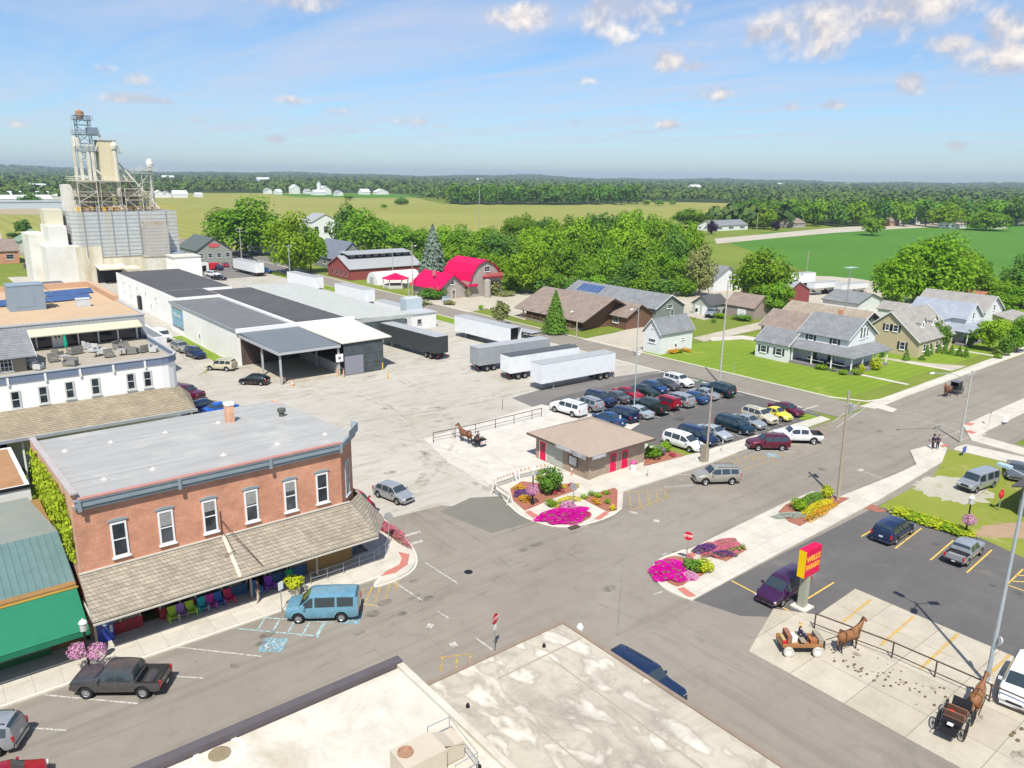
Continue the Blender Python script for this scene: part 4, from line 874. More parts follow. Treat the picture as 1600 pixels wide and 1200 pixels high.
MB().lathe([(.42, 8.781), (.4, 8.80), (.16, 8.80), (.15, 8.79), (.001, 8.79)], (x, y, 0), 20).build('roof_drain', M('drain_rust', (.25, .20, .12), .9, .3, 6), t)
MB().lathe([(.95, 8.7805), (.93, 8.786), (.80, 8.786), (.78, 8.7805)], (x, y, 0), 24, closed=True).build('drain_ring', M('pale_ring', (.82, .80, .72), .8, .1, 2), t)
x, y = G(655, 1188, 9.3); BEI = M('beige_sheet', (.50, .44, .34), .5, .08, 1.5)
t = thing('rooftop_air_unit', 'beige rooftop air-conditioning unit with round rusty fan opening on the white roof', 'air unit', (x, y, 8.781), R(-2))
MB().box(-.85, .85, -.55, .65, 0, .95).build('casing', BEI, t)
MB().box(.851, 1.75, -.35, .55, .05, .75).slab([(.851, -.35, .95), (1.75, -.35, .6), (1.75, .55, .6), (.851, .55, .95)], .03).build('duct_box', BEI, t)
MB().lathe([(.3, .951), (.3, 1.0), (.24, 1.0), (.23, .96), (.001, .955)], (-.45, .2, 0), 20).build('fan_opening', M('fan_rust', (.35, .2, .12), .8, .4, 8), t)
MB().box(-1.0, 1.0, -.65, -.56, 0, .06).box(-1.0, 1.0, .66, .75, 0, .06).build('skid', STEEL, t)
t = thing('roof_railing', 'thin metal guard rail standing on the white roof around the air unit', 'railing')
rp = [G(668, 1138, 9.7), G(702, 1122, 9.7), G(746, 1178, 9.7), G(712, 1198, 9.7)]
b = MB()
for zz in (9.3, 9.75): b.path([(p[0], p[1], zz) for p in rp], .018)
b.build('rail', STEEL, t); b = MB()
for p in rp: b.tube((p[0], p[1], 8.8), (p[0], p[1], 9.78), .02, .02, 6)
b.build('post', STEEL, t)
b = MB()
for p in (rp[1], rp[2]): b.box(p[0]-.25, p[0]+.25, p[1]-.05, p[1]+.05, 8.785, 8.86); b.box(p[0]-.05, p[0]+.05, p[1]-.25, p[1]+.25, 8.786, 8.865); b.ball((p[0]+.2, p[1]+.18, 8.9), .12, 6); b.ball((p[0]-.16, p[1]+.2, 8.9), .12, 6)
b.build('ballast_foot', BLACK, t)
t = thing('restroom_building', 'small square brick restroom building with brown pyramid roof and red doors', 'building')
RX0, RX1, RY0, RY1 = 52.6, 61.0, 52.3, 60.6
MB().box(RX0, RX1, RY0, RY1, 0, 2.95).build('wall', TANBR, t)
o = .75; ze = 2.75; apx, apy, az_ = (RX0+RX1)/2, (RY0+RY1)/2, 4.75
c4_ = [(RX0-o, RY0-o, ze), (RX1+o, RY0-o, ze), (RX1+o, RY1+o, ze), (RX0-o, RY1+o, ze)]
r_ = MB(); r_.add([(p[0], p[1], p[2]+.12) for p in c4_]+[(apx, apy, az_)]+c4_, [(0, 1, 4), (1, 2, 4), (2, 3, 4), (3, 0, 4), (0, 5, 6, 1), (1, 6, 7, 2), (2, 7, 8, 3), (3, 8, 5, 0), (8, 7, 6, 5)]); r_.build('roof', SHING_T, t)
f = MB(); q = .03
f.box(RX0-o-q, RX1+o+q, RY0-o-q, RY0-o-.001, ze-.12, ze+.13); f.box(RX0-o-q, RX0-o-.001, RY0-o, RY1+o, ze-.12, ze+.13); f.box(RX1+o+.001, RX1+o+q, RY0-o, RY1+o, ze-.12, ze+.13); f.build('fascia', M('dark_brown_fascia', (.11, .075, .06), .7, .1, 2), t)
PINK = M('crimson_door', (.62, .0, .06), .45, .06, 2)
door(t, 'W', RX0, 59.4, .1, 1.0, 2.1, PINK, TRIM); door(t, 'S', 56.1, RY0, .1, .95, 2.1, PINK, M('pink_frame', (.6, .25, .3), .5, .1, 2)); door(t, 'S', 57.85, RY0, .1, .95, 2.1, PINK, M('pink_frame'))
MB().box(RX0-.03, RX0-.003, 56.2, 58.8, .1, 2.5).build('metal_panel', M('grey_green_panel', (.40, .42, .36), .6, .08, 1), t)
bx = MB(); bx.box(RX0-.1, RX0-.003, 53.9, 55.3, .9, 2.0); nb = bx.build('notice_board', M('brown_frame', (.12, .09, .05), .6, .1, 2), t); MB().box(RX0-.115, RX0-.101, 54.05, 55.15, 1.0, 1.9).build('notice', M('notice_paper', (.6, .62, .62), .5, .25, 6), nb)
SG = M('grey_sign', (.30, .31, .33), .6, .1, 3)
sb = MB(); sb.box(RX0-o-.08, RX0-o-.031, 52.0, 53.9, 2.45, 2.95).box(RX0-o-.08, RX0-o-.031, 54.0, 56.6, 2.55, 2.95); so_ = sb.build('sign', SG, t)
text_mesh('lettering', 'RESTROOMS', .34, TRIM, face_mx('W', RX0-o-.082, 55.3, 2.75), so_, .004); text_mesh('lettering', 'VISITOR\nINFO', .2, TRIM, face_mx('W', RX0-o-.082, 52.95, 2.7), so_, .004)
sb = MB(); sb.box(52.2, 54.2, RY0-o-.08, RY0-o-.031, 2.5, 2.9); so_ = sb.build('sign', SG, t); text_mesh('lettering', 'RESTROOMS', .26, TRIM, face_mx('S', 53.2, RY0-o-.082, 2.7), so_, .004)
MB().box(56.8, 57.1, RY0-.22, RY0-.003, 2.3, 2.5).build('wall_lamp', STEEL, t)
x, y = G(989, 737); t = thing('litter_bin', 'white litter bin with pink domed lid beside the restroom door', 'bin', (x, y, .12))
MB().lathe([(.3, 0), (.32, .8)], n=16).build('body', TRIM, t); MB().lathe([(.34, .801), (.34, .95), (.22, 1.1), (.001, 1.16)], n=16).build('lid', M('pink_lid', (.6, .08, .25), .5, .1, 3), t); MB().box(-.1, .1, -.36, -.3, .83, .93).build('flap', BLACK, t)
x, y = G(893, 743); t = thing('water_hydrant', 'small orange and white post at the foot of the restroom side wall', 'hydrant', (x, y, .12))
MB().lathe([(.09, 0), (.08, .55)], n=10).build('barrel', M('orange_paint', (.6, .25, .12), .6, .1, 3), t); MB().lathe([(.1, .551), (.08, .66), (.001, .7)], n=10).build('cap', TRIM, t)
DGREY = M('dark_grey_roofing', (.15, .152, .155), .85, .12, .35, dirt=(.20, .20, .195), dscale=.1)
DGREY2 = M('charcoal_roofing', (.085, .083, .085), .85, .12, .35, dirt=(.13, .13, .125), dscale=.1)
WWALL = M('warehouse_white', (.82, .81, .77), .75, .06, .6, dirt=(.60, .56, .46), dscale=.15, damt=.3)
t = thing('warehouse', 'long low white warehouse with dark and pale green roofs and a loading canopy', 'warehouse')
def wbox(x0, x1, y0, y1, z, roof, nm='roof', wall=WWALL, zc=.12, z0=0):
 MB().box(x0, x1, y0, y1, z0, z-.02).build('wall', wall, t); MB().box(x0+.1, x1-.1, y0+.1, y1-.1, z-.02+.001, z).build(nm, roof, t)
wbox(41.5, 51.3, 120.9, 157.5, 5.6, DGREY); wbox(51.32, 61.6, 120.9, 168, 5.55, DGREY2); wbox(42.8, 57.4, 168.02, 206, 6.1, DGREY2, wall=WWALL); wbox(42.8, 51.3, 157.52, 168, 6.1, DGREY2)
PG = Mlines('pale_green_metal', (.42, .435, .40), (.36, .375, .345), .9, 'y', .05, .9, 0)
MB().box(61.62, 74.0, 123.5, 172, 0, 4.75).build('wall', M('greenish_metal_wall', (.42, .50, .48), .6, .08, 1), t)
r = MB(); r.slab([(61.6, 121.6, 5.35), (74.6, 121.6, 4.95), (74.6, 173, 4.95), (61.6, 173, 5.35)], .12); r.box(61.6, 74.5, 121.55, 121.65, 4.45, 5.1); r.build('green_roof', PG, t)
e = MB(); e.box(50.9, 51.5, 121, 168, 5.62, 5.95); e.box(41.3, 62.0, 120.5, 120.88, 5.3, 5.98); e.build('parapet', TRIM, t)
e = MB(); e.box(41.35, 41.49, 120.9, 157.4, 5.35, 5.75); e.build('eaves_gutter', M('grey_gutter'), t)
MB().slab([(41.8, 105.4, 4.95), (51.6, 105.2, 4.95), (51.6, 120.45, 5.35), (41.8, 120.45, 5.35)], .22).build('canopy', M('canopy_grey', (.15, .17, .185), .7, .08, .4), t)
c = MB(); c.box(41.7, 51.6, 105.1, 105.25, 4.55, 4.9); c.box(41.65, 41.79, 105.2, 120.4, 4.6, 5.0); c.build('canopy_beam', M('grey_cap'), t)
for x, y in ((42.2, 105.6), (42.2, 112.5), (51.4, 105.6), (51.2, 113)): MB().box(x-.13, x+.13, y-.13, y+.13, 0, 4.8).build('canopy_post', M('grey_cap'), t)
MB().slab([(51.7, 104.9, 5.2), (60.3, 104.9, 5.3), (62, 122, 5.45), (51.7, 120.4, 5.4)], .15).build('cream_roof', M('cream_roofing', (.62, .59, .49), .8, .05, .5), t)
MESH = Mlines('dark_mesh_curtain', (.07, .085, .09), (.03, .035, .04), 1.5, 'v', .06, .8, 0, .3)
MB().box(52.1, 58.9, 105.15, 105.25, .05, 5.0).box(58.8, 58.9, 105.26, 121, .05, 5.0).build('mesh_curtain', MESH, t)
MB().box(52.2, 55.3, 105.05, 105.14, .1, 3.0).build('grey_panel', M('grey_lilac_panel', (.24, .24, .28), .7, .08, 1), t)
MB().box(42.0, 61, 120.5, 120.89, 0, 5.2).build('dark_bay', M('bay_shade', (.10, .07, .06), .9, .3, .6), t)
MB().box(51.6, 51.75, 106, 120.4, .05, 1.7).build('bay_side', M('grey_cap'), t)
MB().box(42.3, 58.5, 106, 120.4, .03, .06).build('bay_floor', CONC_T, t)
MB().box(62.6, 64.6, 122.2, 123.5, 0, 4.4).build('white_pier', TRIM, t); MB().box(64.7, 66.6, 123.3, 123.49, .1, 3.3).build('dock_door', M('dock_door', (.38, .37, .32), .6, .1, 1), t)
for i, (px, py) in enumerate(((302, 523),)): pass
door(t, 'W', 41.5, 140, .05, 1.0, 2.1, TRIM)
mu = MB(); mu.box(41.40, 41.48, 149.2, 156.0, 1.3, 4.8); mo = mu.build('mural', M('mural_paint', (.25, .42, .55), .6, .5, .55, dirt=(.12, .32, .14), dscale=.5, damt=.9), t)
MB().box(41.36, 41.399, 149.1, 156.1, 4.8, 4.95).box(41.36, 41.399, 149.1, 156.1, 1.15, 1.3).build('mural_frame', M('brown_frame'), mo)
text_mesh('mural_lettering', 'Welcome', 1.1, TRIM, face_mx('W', 41.395, 152.8, 3.6), mo, .003)
for y, z in ((199, 4.3), (193, 4.3), (187, 4.3), (199, 2.0), (193, 2.0), (180, 4.0), (176, 1.9), (172, 4.0)): window(t, 'W', 42.8, y, z-.6, .8, 1.1)
MB().box(42.3, 42.79, 184, 186, .02, 3).build('dark_doorway', BLACK, t)
for i, (px, py) in enumerate(((528, 588), (537, 590), (557, 583), (598, 578), (682, 556), (606, 592))):
 x, y = G(px, py); b = MB(); b.lathe([(.1, 0), (.1, 1.1), (.06, 1.17), (.001, 1.18)], (0, 0, 0), 10)
 tag(b.build('bollard', YELLOW, loc=(x, y, .01)), ['yellow steel bollard left of the canopy sign post', 'yellow bollard just right of the canopy sign post', 'yellow bollard before the grey panel of the mesh wall', 'tall yellow bollard at the right end of the mesh wall', 'orange-yellow bollard at the tail of the black trailer', 'yellow bollard out on the gravel past the mesh wall'][i], 'bollard', 'yellow bollards around the warehouse')
for px, py, lab in ((444, 598, 'left'), (457, 603, 'right')):
 x, y = G(px, py); t_ = thing('traffic_barrel', 'small orange and white striped barrel at the canopy corner, the %s one of the two' % lab, 'barrel', (x, y, 0), 0, 'striped barrels')
 MB().lathe([(.25, 0), (.2, .9), (.001, .92)], n=12).build('body', M('orange_paint'), t_); MB().lathe([(.24, .3), (.235, .45)], n=12).lathe([(.225, .6), (.22, .75)], n=12).build('stripe', TRIM, t_)
sg = thing('yard_sign', 'white sign with a dark emblem on the right canopy post', 'sign', (51.4, 105.3, 0)); MB().box(-.6, .6, -.08, -.03, 2.3, 3.5).build('panel', TRIM, sg); MB().lathe([(.22, -.1), (.22, -.081), (.001, -.081)], (0, 0, 2.9), 14, 'y').build('emblem', M('grey_lettering'), sg)
t = thing('yard_office', 'small white flat-roofed office box with a window behind the black trailer', 'office', (0, 0, 0))
MB().box(79.6, 85.5, 130.5, 134.5, 0, 3.0).build('wall', WHITE, t); MB().box(79.4, 85.7, 130.3, 134.7, 3.001, 3.2).build('roof', M('grey_cap'), t); window(t, 'S', 81.5, 130.5, 1.0, 1.0, 1.0, M('grey_cap')); window(t, 'W', 79.6, 132.5, 1.0, 1.0, 1.0, M('grey_cap'))
MB().box(81, 84.8, 134.6, 137, 0, 5.5).build('upper_box', M('pale_blue_sheet', (.45, .52, .54), .6, .08, 1), t)
CORR = Mlines('corrugated_steel', (.56, .575, .56), (.27, .31, .33), 1.05, 'v', .26, .5, .3, .12, rust=(.50, .43, .28), rustamt=.6)
CORR2 = Mlines('corrugated_steel_pale', (.47, .455, .42), (.30, .28, .24), .9, 'v', .2, .5, .2, .12, rust=(.42, .36, .25), rustamt=.5)
STAIN = Mlines('stained_concrete', (.64, .60, .47), (.55, .50, .38), 3.0, 'u', .03, .85, 0, .08, rust=(.40, .31, .18), rustamt=.7)
STWH = M('elevator_white', (.70, .685, .63), .8, .06, .4, dirt=(.48, .43, .32), dscale=.1, damt=.55)
RUSTY = M('weathered_steel', (.42, .38, .31), .7, .3, .8, dirt=(.26, .17, .10), dscale=.4, damt=.7)
PALES = M('pale_galvanised', (.62, .59, .50), .5, .15, .7, dirt=(.40, .34, .26), dscale=.5, damt=.6)
CRM = Mlines('cream_siding', (.62, .55, .38), (.5, .44, .3), 1.2, 'u', .05, .6, 0, .06)
t = thing('grain_elevator', 'tall white and grey grain elevator with steel legs, trusses and diagonal spouts on top', 'grain elevator')
MB().box(33.0, 46.0, 236.6, 262, 0, 10.2).build('concrete_base', STWH, t)
MB().box(30.6, 34.8, 246, 258, 0, 12.9).build('white_tower', STWH, t); MB().box(34.4, 38.8, 238.5, 250, 10.201, 15.4).build('white_tower', STWH, t)
MB().box(34.6, 39.0, 243, 249, 15.401, 19.5).build('white_tower', M('cream_paint'), t); MB().box(40.2, 43.0, 244, 249, 19.01, 26.0).build('upper_white_bin', STWH, t)
MB().box(39.9, 46.2, 236.0, 236.59, 0, 9.9).box(46.2, 66.4, 236.2, 262, 0, 6.9).build('stained_wall', STAIN, t)
MB().prism([(39.8, 237.5), (41.2, 236.0), (46.3, 236.0), (46.3, 262), (39.8, 262)], 9.95, 19.0).build('corrugated_bin', CORR, t)
MB().box(46.31, 66.6, 236.0, 262, 6.95, 19.0).build('corrugated_bin', CORR, t)
for xx in (42.6, 46.2, 49.6, 53, 56.4, 63.6): MB().box(xx, xx+.22, 235.85, 235.99, 7.0, 19.1).build('vertical_rib', M('dull_steel', (.27, .28, .28), .5, .1, 1), t)
MB().box(56.8, 63.0, 232.6, 235.84, 6.95, 15.2).build('hopper_tower', CORR2, t); MB().box(57.2, 62.6, 233, 235.6, 15.21, 16.4).build('hopper_head', RUSTY, t)
MB().box(56.5, 62.6, 232.4, 235.8, 0, 6.7).build('hopper_base', Mlines('cream_corrugated', (.62, .60, .5), (.45, .43, .35), .9, 'u', .1, .6), t); MB().box(56.3, 63.4, 232.2, 235.84, 6.701, 6.94).build('hopper_ledge', RUSTY, t)
MB().box(63.0, 67.0, 233.2, 235.9, 0, 7.5).build('blue_shed', M('pale_blue_wall', (.26, .34, .42), .7, .1, 1), t)
MB().box(61.0, 68.0, 222, 230, 0, 7.2).build('white_penthouse', M('warehouse_white'), t); MB().box(60.7, 68.2, 221.8, 230.2, 7.201, 7.45).build('penthouse_roof', PALES, t)
MB().slab([(44, 230.5, 4.2), (51, 230.5, 4.2), (51, 236, 5.0), (44, 236, 5.0)], .3).build('truck_canopy', STAIN, t); MB().box(44.3, 50.5, 235.2, 236.1, .0, 4.0).build('truck_bay', BLACK, t)
MB().slab([(49, 224, 4.6), (53, 224, 4.6), (53, 229, 5.0), (49, 229, 5.0)], .2).build('bay_roof', STAIN, t)
for x, y in ((51, 224.3), (52.5, 226)): MB().tube((x, y, 0), (x, y, 4.6), .15).build('bay_post', PALES, t)
b = MB()
for xx in np.arange(40.5, 66, 1.6): b.tube((xx, 236.3, 19.0), (xx, 236.3, 20.2), .05)
b.path([(40, 236.3, 20.2), (66.4, 236.3, 20.2)], .05); b.path([(40, 236.3, 19.6), (66.4, 236.3, 19.6)], .04); b.build('roof_railing', YELLOW, t)
def legtower(x, y, z0, z1, w, bay, mat, nm='lattice_tower'):
 b = MB(); h = w/2
 for sx in (-1, 1):
  for sy in (-1, 1): b.tube((x+sx*h, y+sy*h, z0), (x+sx*h, y+sy*h, z1), .11, .11, 5)
 z = z0; k = 0
 while z < z1-.1:
  zn = min(z+bay, z1)
  for a, c_ in (((-h, -h), (h, -h)), ((h, -h), (h, h)), ((h, h), (-h, h)), ((-h, h), (-h, -h))):
   b.tube((x+a[0], y+a[1], zn), (x+c_[0], y+c_[1], zn), .07, .07, 4)
   p, q = (a, c_) if k % 2 else (c_, a); b.tube((x+p[0], y+p[1], z), (x+q[0], y+q[1], zn), .06, .06, 4)
  z = zn; k += 1
 return b.build(nm, mat, t)
BS = M('blue_steel', (.20, .25, .30), .6, .2, 1)
legtower(45.4, 243, 19, 27.2, 6.0, 4.1, RUSTY); legtower(52.5, 243, 19, 27.2, 6.5, 4.1, RUSTY); legtower(46.6, 243, 27.2, 44.0, 3.2, 2.4, BS, 'head_tower')
legtower(44.8, 239.4, 19, 26.8, 4.6, 2.6, PALES); legtower(50.4, 239.2, 19, 26.8, 5.0, 2.6, RUSTY); legtower(56.2, 239.6, 19, 25, 4.4, 3.0, PALES); legtower(61.0, 243, 19, 29.5, 2.4, 2.6, PALES); legtower(58.5, 241, 19, 24, 3.5, 2.5, RUSTY)
def deck(x0, x1, y0, y1, z, mat=RUSTY, rail=True):
 b = MB(); b.box(x0, x1, y0, y1, z, z+.15)
 if rail:
  for zz in (z+.6, z+1.15): b.path([(x0, y0, zz), (x1, y0, zz), (x1, y1, zz), (x0, y1, zz), (x0, y0, zz)], .045, 4)
  for xx in np.arange(x0, x1+.1, 1.5): b.tube((xx, y0, z), (xx, y0, z+1.15), .045, .045, 4)
 b.build('platform', mat, t)
deck(41.5, 57.0, 237.5, 247, 27.0, PALES); deck(41.5, 60.0, 237.2, 242, 23.0, RUSTY); deck(43.8, 50.6, 240.5, 245.5, 34.8, BS); deck(43.9, 50.2, 240.5, 245.5, 39.0, BS); deck(44.3, 48.8, 241, 245, 42.8, BS); deck(53.0, 62.5, 241.5, 244.5, 29.2, PALES); deck(59.4, 64.2, 241.3, 244.7, 30.0, PALES); deck(50.2, 56.0, 241.3, 244.7, 34.5, PALES)
for x, z1 in ((43.0, 36.0), (44.3, 36.6), (46.2, 36.6), (47.3, 36.6)): MB().box(x, x+.75, 240.6, 241.5, 19, z1).build('elevator_leg', PALES, t)
MB().box(49.3, 53.6, 239.7, 245, 27.2, 37.6).build('headhouse', CRM, t); MB().box(49.1, 53.8, 239.5, 245.2, 37.61, 37.8).build('headhouse_roof', M('dull_steel'), t)
MB().tube((52.9, 238.9, 19), (52.9, 238.9, 35.5), .6, .6, 10).build('elevator_leg', PALES, t); MB().lathe([(.9, 35.5), (1.0, 36.4), (.5, 37.3), (.001, 37.5)], (52.9, 238.9, 0), 12).build('leg_head', PALES, t)
MB().tube((62.6, 243, 19), (62.6, 243, 31.0), .5, .5, 10).build('elevator_leg', PALES, t); MB().lathe([(.8, 31.0), (1.0, 31.8), (.7, 33.0), (.001, 33.3)], (62.6, 243, 0), 12).build('leg_head', STWH, t)
MB().lathe([(.7, 43.0), (1.1, 44.0), (1.0, 45.0), (.001, 45.6)], (46.2, 243, 0), 12).build('leg_head', M('fan_rust'), t); MB().lathe([(1.0, 35.4), (1.1, 38.2), (.001, 38.6)], (44.4, 241.8, 0), 12).build('distributor', STWH, t); MB().box(47.4, 49.9, 241, 244, 39.2, 41.0).build('drive_box', BS, t)
MB().tube((43.2, 240, 19), (43.2, 240, 43), .07, .07, 5).build('cable', PALES, t)
for p, q in (((49.5, 241, 36.5), (60.5, 239, 19.6)), ((48.2, 240.8, 30), (57.5, 239, 19.5)), ((49.0, 240.5, 26.5), (54.5, 238, 19.3)), ((47.2, 241, 24), (53.5, 238, 19.3)), ((53.2, 241.5, 33), (63.0, 239, 19.5)), ((50.2, 241, 39), (47.8, 241, 33)), ((45, 240, 24.5), (50.5, 238.5, 19.4))):
 MB().tube(p, q, .24, .24, 7).build('spout', PALES, t)
for x, y, r_, h in ((44.2, 240.4, 1.4, 3.4), (50.0, 240.6, 1.3, 3.4), (56.6, 241.2, 1.5, 4.6), (54.8, 241, 1.1, 4.2)): MB().lathe([(r_*.4, 19.3), (r_, 20.6), (r_, 20.6+h*.6), (r_*.6, 20.6+h), (.001, 20.7+h)], (x, y, 0), 12).build('cyclone', RUSTY, t)
for k in range(70):
 x = rnd.uniform(41, 60); y = rnd.uniform(238.6, 246); z = rnd.uniform(19.4, 25); l = rnd.uniform(1, 3.4)
 a = rnd.choice(((l, 0, 0), (0, 0, l), (l*.7, 0, l*.7), (-l*.7, 0, l*.7), (0, l*.5, 0))); MB().tube((x, y, z), (x+a[0], y+a[1], z+a[2]), .12, .12, 5).build('pipe', [PALES, RUSTY, BS][k % 3], t)
for k in range(8): x = 42+k*1.5; MB().box(x, x+rnd.uniform(.7, 1.3), 238.2, 239.6, 19.1, 19.1+rnd.uniform(.6, 1.8)).build('machine_box', [YELLOW, RUSTY, M('fan_rust'), BS][k % 4], t)
LAPW = Mlines('white_lap_siding', (.72, .73, .72), (.48, .50, .52), .22, 'v', .14, .6, 0, .05)
LAPY = Mlines('tan_siding', (.50, .42, .27), (.40, .33, .2), .22, 'v', .14, .7, 0, .06)
LAPG = Mlines('grey_lap_siding', (.22, .24, .22), (.15, .16, .15), .3, 'v', .12, .7, 0, .08)
LAPB = Mlines('brown_log_siding', (.19, .10, .065), (.08, .045, .03), .3, 'v', .2, .8, 0, .12)
LAPR = Mlines('barn_red', (.28, .07, .065), (.16, .035, .03), .4, 'u', .1, .8, 0, .12)
LAPBG = M('brick_pale', (.40, .35, .28), .8, .15, 2); SHUT = M('dark_shutter', (.03, .035, .05), .6, .1, 3)
def shuttered(t, face, x, y, z, w, h):
 u = FACE[face][0]; n = FACE[face][1]; window(t, face, x, y, z, w, h)
 for s in (-1, 1):
  Mx = face_mx(face, x+u.x*s*(w/2+.27), y+u.y*s*(w/2+.27), z); b = MB(); b.box(-.18, .18, 0, h, .003, .05); b.xf(Mx); b.build('shutter', SHUT, t)
t, ro = gable('small_white_house', 'small plain white gabled building with grey roof and orange flowers along its side', 103.4, 112.2, 86.6, 90.5, 3.8, 6.1, 'x', LAPW, SHING_G, .35, trim=TRIM)
window(t, 'W', 103.4, 88.5, 1.9, 1.6, .7, cols=3, rows=1); window(t, 'W', 103.4, 88.5, 4.5, .35, .6); window(t, 'S', 109.5, 86.6, 2.0, .8, .35, rows=1); door(t, 'S', 107.6, 86.6, .05, .9, 1.6, TRIM)
t, ro = gable('porch_house', 'white two-storey house with dark shutters, grey roof and wrap-around corner porch', 119.9, 129.0, 61.4, 70.0, 5.1, 7.9, 'y', LAPW, SHING_G, .45, trim=TRIM)
ch_ = MB(); ch_.box(126.2, 126.9, 66.4, 67.1, 6.8, 8.7); ch_.build('chimney', BRICK, ro)
for y in (67.9, 63.6): shuttered(t, 'W', 119.9, y, 3.9, .9, 1.1)
window(t, 'S', 124.0, 61.4, 4.7, .7, 1.9); window(t, 'S', 125.0, 61.4, 4.7, .7, 1.9); window(t, 'S', 126.0, 61.4, 4.9, .6, 1.5)
gable('w', '', 116.6, 123, 70.02, 76.2, 2.9, 4.9, 'y', LAPW, SHING_G, .35, trim=TRIM, parent=t)
shuttered(t, 'W', 116.6, 74.6, 1.0, 1.2, 1.2); shuttered(t, 'W', 116.6, 71.6, 1.0, 1.2, 1.2)
p_ = MB(); p_.slab([(117.0, 70.3, 2.75), (117.0, 58.6, 2.75), (119.85, 61.3, 3.75), (119.85, 70.3, 3.75)], .14); p_.slab([(117.0, 58.6, 2.75), (130.0, 58.6, 2.75), (129.3, 61.3, 3.75), (119.85, 61.3, 3.75)], .14); p_.build('porch_roof', SHING_G, t)
MB().box(117.3, 129.5, 58.9, 61.38, .0, .45).box(117.3, 119.88, 61.39, 69.9, 0, .45).build('porch_floor', M('grey_board'), t)
for x, y in ((117.5, 59.1), (117.5, 62.5), (117.5, 66), (117.5, 69.6), (121, 59.1), (125, 59.1), (129.2, 59.1)): MB().box(x-.09, x+.09, y-.09, y+.09, .451, 2.7).build('porch_post', TRIM, t)
for y in (64, 67): window(t, 'W', 119.9, y, .9, 1.0, 1.6, SHUT); 
b = MB()
for y0 in (60.2, 63.8): b.path([(117.45, y0, 1.2), (117.45, y0+3, 1.2)], .03); 
b.build('porch_rail', TRIM, t)
for i, (y, k) in enumerate(((62, 0), (64.2, 1), (66.5, 0))):
 s_ = thing('porch_sofa', 'dark sofa on the porch of the white two-storey house', 'sofa', (118.5, y, .452), R(90), 'dark porch furniture'); MB().box(-.9, .9, -.35, .35, .15, .42).build('seat', SHUT, s_); MB().box(-.9, .9, -.36, -.22, .421, .85).build('backrest', SHUT, s_)
t, ro = gable('brown_roofed_house', 'house with a dull brown roof directly behind the white porch house', 130.5, 139.5, 73.0, 84.5, 2.9, 5.4, 'y', LAPBG, SHING_B, .5, trim=TRIM); window(t, 'W', 130.5, 79, 1.2, 1.6, 1.0, cols=2); window(t, 'W', 130.5, 76, 1.2, 1.2, 1.0, cols=2)
t, ro = gable('tan_roofed_house', 'long low house with a tan roof behind the brown-roofed one', 142, 152.5, 71.5, 88, 2.9, 5.5, 'y', M('dark_green_wall', (.13, .15, .11), .8, .1, 1), Mshingle('tan_roof2', (.37, .31, .235), (.34, .28, .21), 1.0, .16), .6, trim=TRIM); window(t, 'W', 142, 84.5, 1.2, 1.2, 1.0, cols=2); window(t, 'W', 142, 75, 1.2, 1.4, .9, cols=2)
t, ro = gable('tan_cottage', 'tan one-and-a-half-storey house with two dormers and steep grey roof', 139.2, 153.0, 58.4, 69.4, 2.9, 7.4, 'x', LAPY, SHING_L, .35, trim=TRIM)
shuttered(t, 'W', 139.2, 62.8, 4.0, .9, 1.2); shuttered(t, 'W', 139.2, 64.3, 4.0, .7, 1.2); shuttered(t, 'W', 139.2, 61.2, 1.0, .9, 1.4)
for x in (144.2, 148.8):
 d_ = MB(); yb = 62.6; yf = 60.3; zf = 4.4; d_.add([(x-.8, yf, zf), (x+.8, yf, zf), (x+.8, yf, zf+1.1), (x, yf, zf+1.9), (x-.8, yf, zf+1.1), (x-.8, yb+1.5, zf), (x+.8, yb+1.5, zf), (x+.8, yb+1.5, zf+1.1), (x, yb+1.5, zf+1.9), (x-.8, yb+1.5, zf+1.1)], [(0, 1, 2, 3, 4), (1, 6, 7, 2), (5, 0, 4, 9), (9, 8, 7, 6, 5)])
 do_ = d_.build('dormer', TRIM, t); r_ = MB(); r_.slab([(x-1.0, yf-.2, zf+1.0), (x, yf-.2, zf+2.0), (x, yb+2.2, zf+2.0), (x-1.0, yb+2.2, zf+1.0)][::-1], .08); r_.slab([(x, yf-.2, zf+2.0), (x+1.0, yf-.2, zf+1.0), (x+1.0, yb+2.2, zf+1.0), (x, yb+2.2, zf+2.0)][::-1], .08); r_.build('dormer_roof', SHING_L, do_)
 window(do_, 'S', x, yf, zf+.2, .7, .9)
for x in (141.5, 144, 146.5, 149.5): window(t, 'S', x, 58.4, .9, 1.0, 1.3)
t, ro = gable('blue_roofed_house', 'white house with smooth blue-grey roof and crossing gables', 160.2, 167.5, 59.4, 70, 4.7, 7.2, 'y', LAPW, SHING_BL, .4, trim=TRIM)
gable('w', '', 155.8, 163.8, 62.0, 68.4, 4.7, 7.0, 'x', LAPW, SHING_BL, .4, trim=TRIM, parent=t)
window(t, 'W', 155.8, 66.5, 4.0, .8, 1.2); window(t, 'W', 155.8, 63.9, 4.0, .8, 1.2); window(t, 'S', 163.8, 59.4, 4.3, .9, 1.3); window(t, 'W', 155.8, 65.5, 1.2, .8, 1.3)
p_ = MB(); p_.slab([(156.6, 57.0, 2.7), (168.8, 57.0, 2.7), (167.6, 59.38, 3.7), (160.0, 59.38, 3.7)], .12); p_.slab([(156.6, 62.2, 2.7), (156.6, 57.0, 2.7), (160.0, 59.38, 3.7), (160.0, 62.2, 3.7)], .12); p_.build('porch_roof', SHING_BL, t)
for x, y in ((156.9, 57.3), (156.9, 61.5), (161, 57.3), (165, 57.3), (168.4, 57.3)): MB().box(x-.08, x+.08, y-.08, y+.08, 0, 2.65).build('porch_post', TRIM, t)
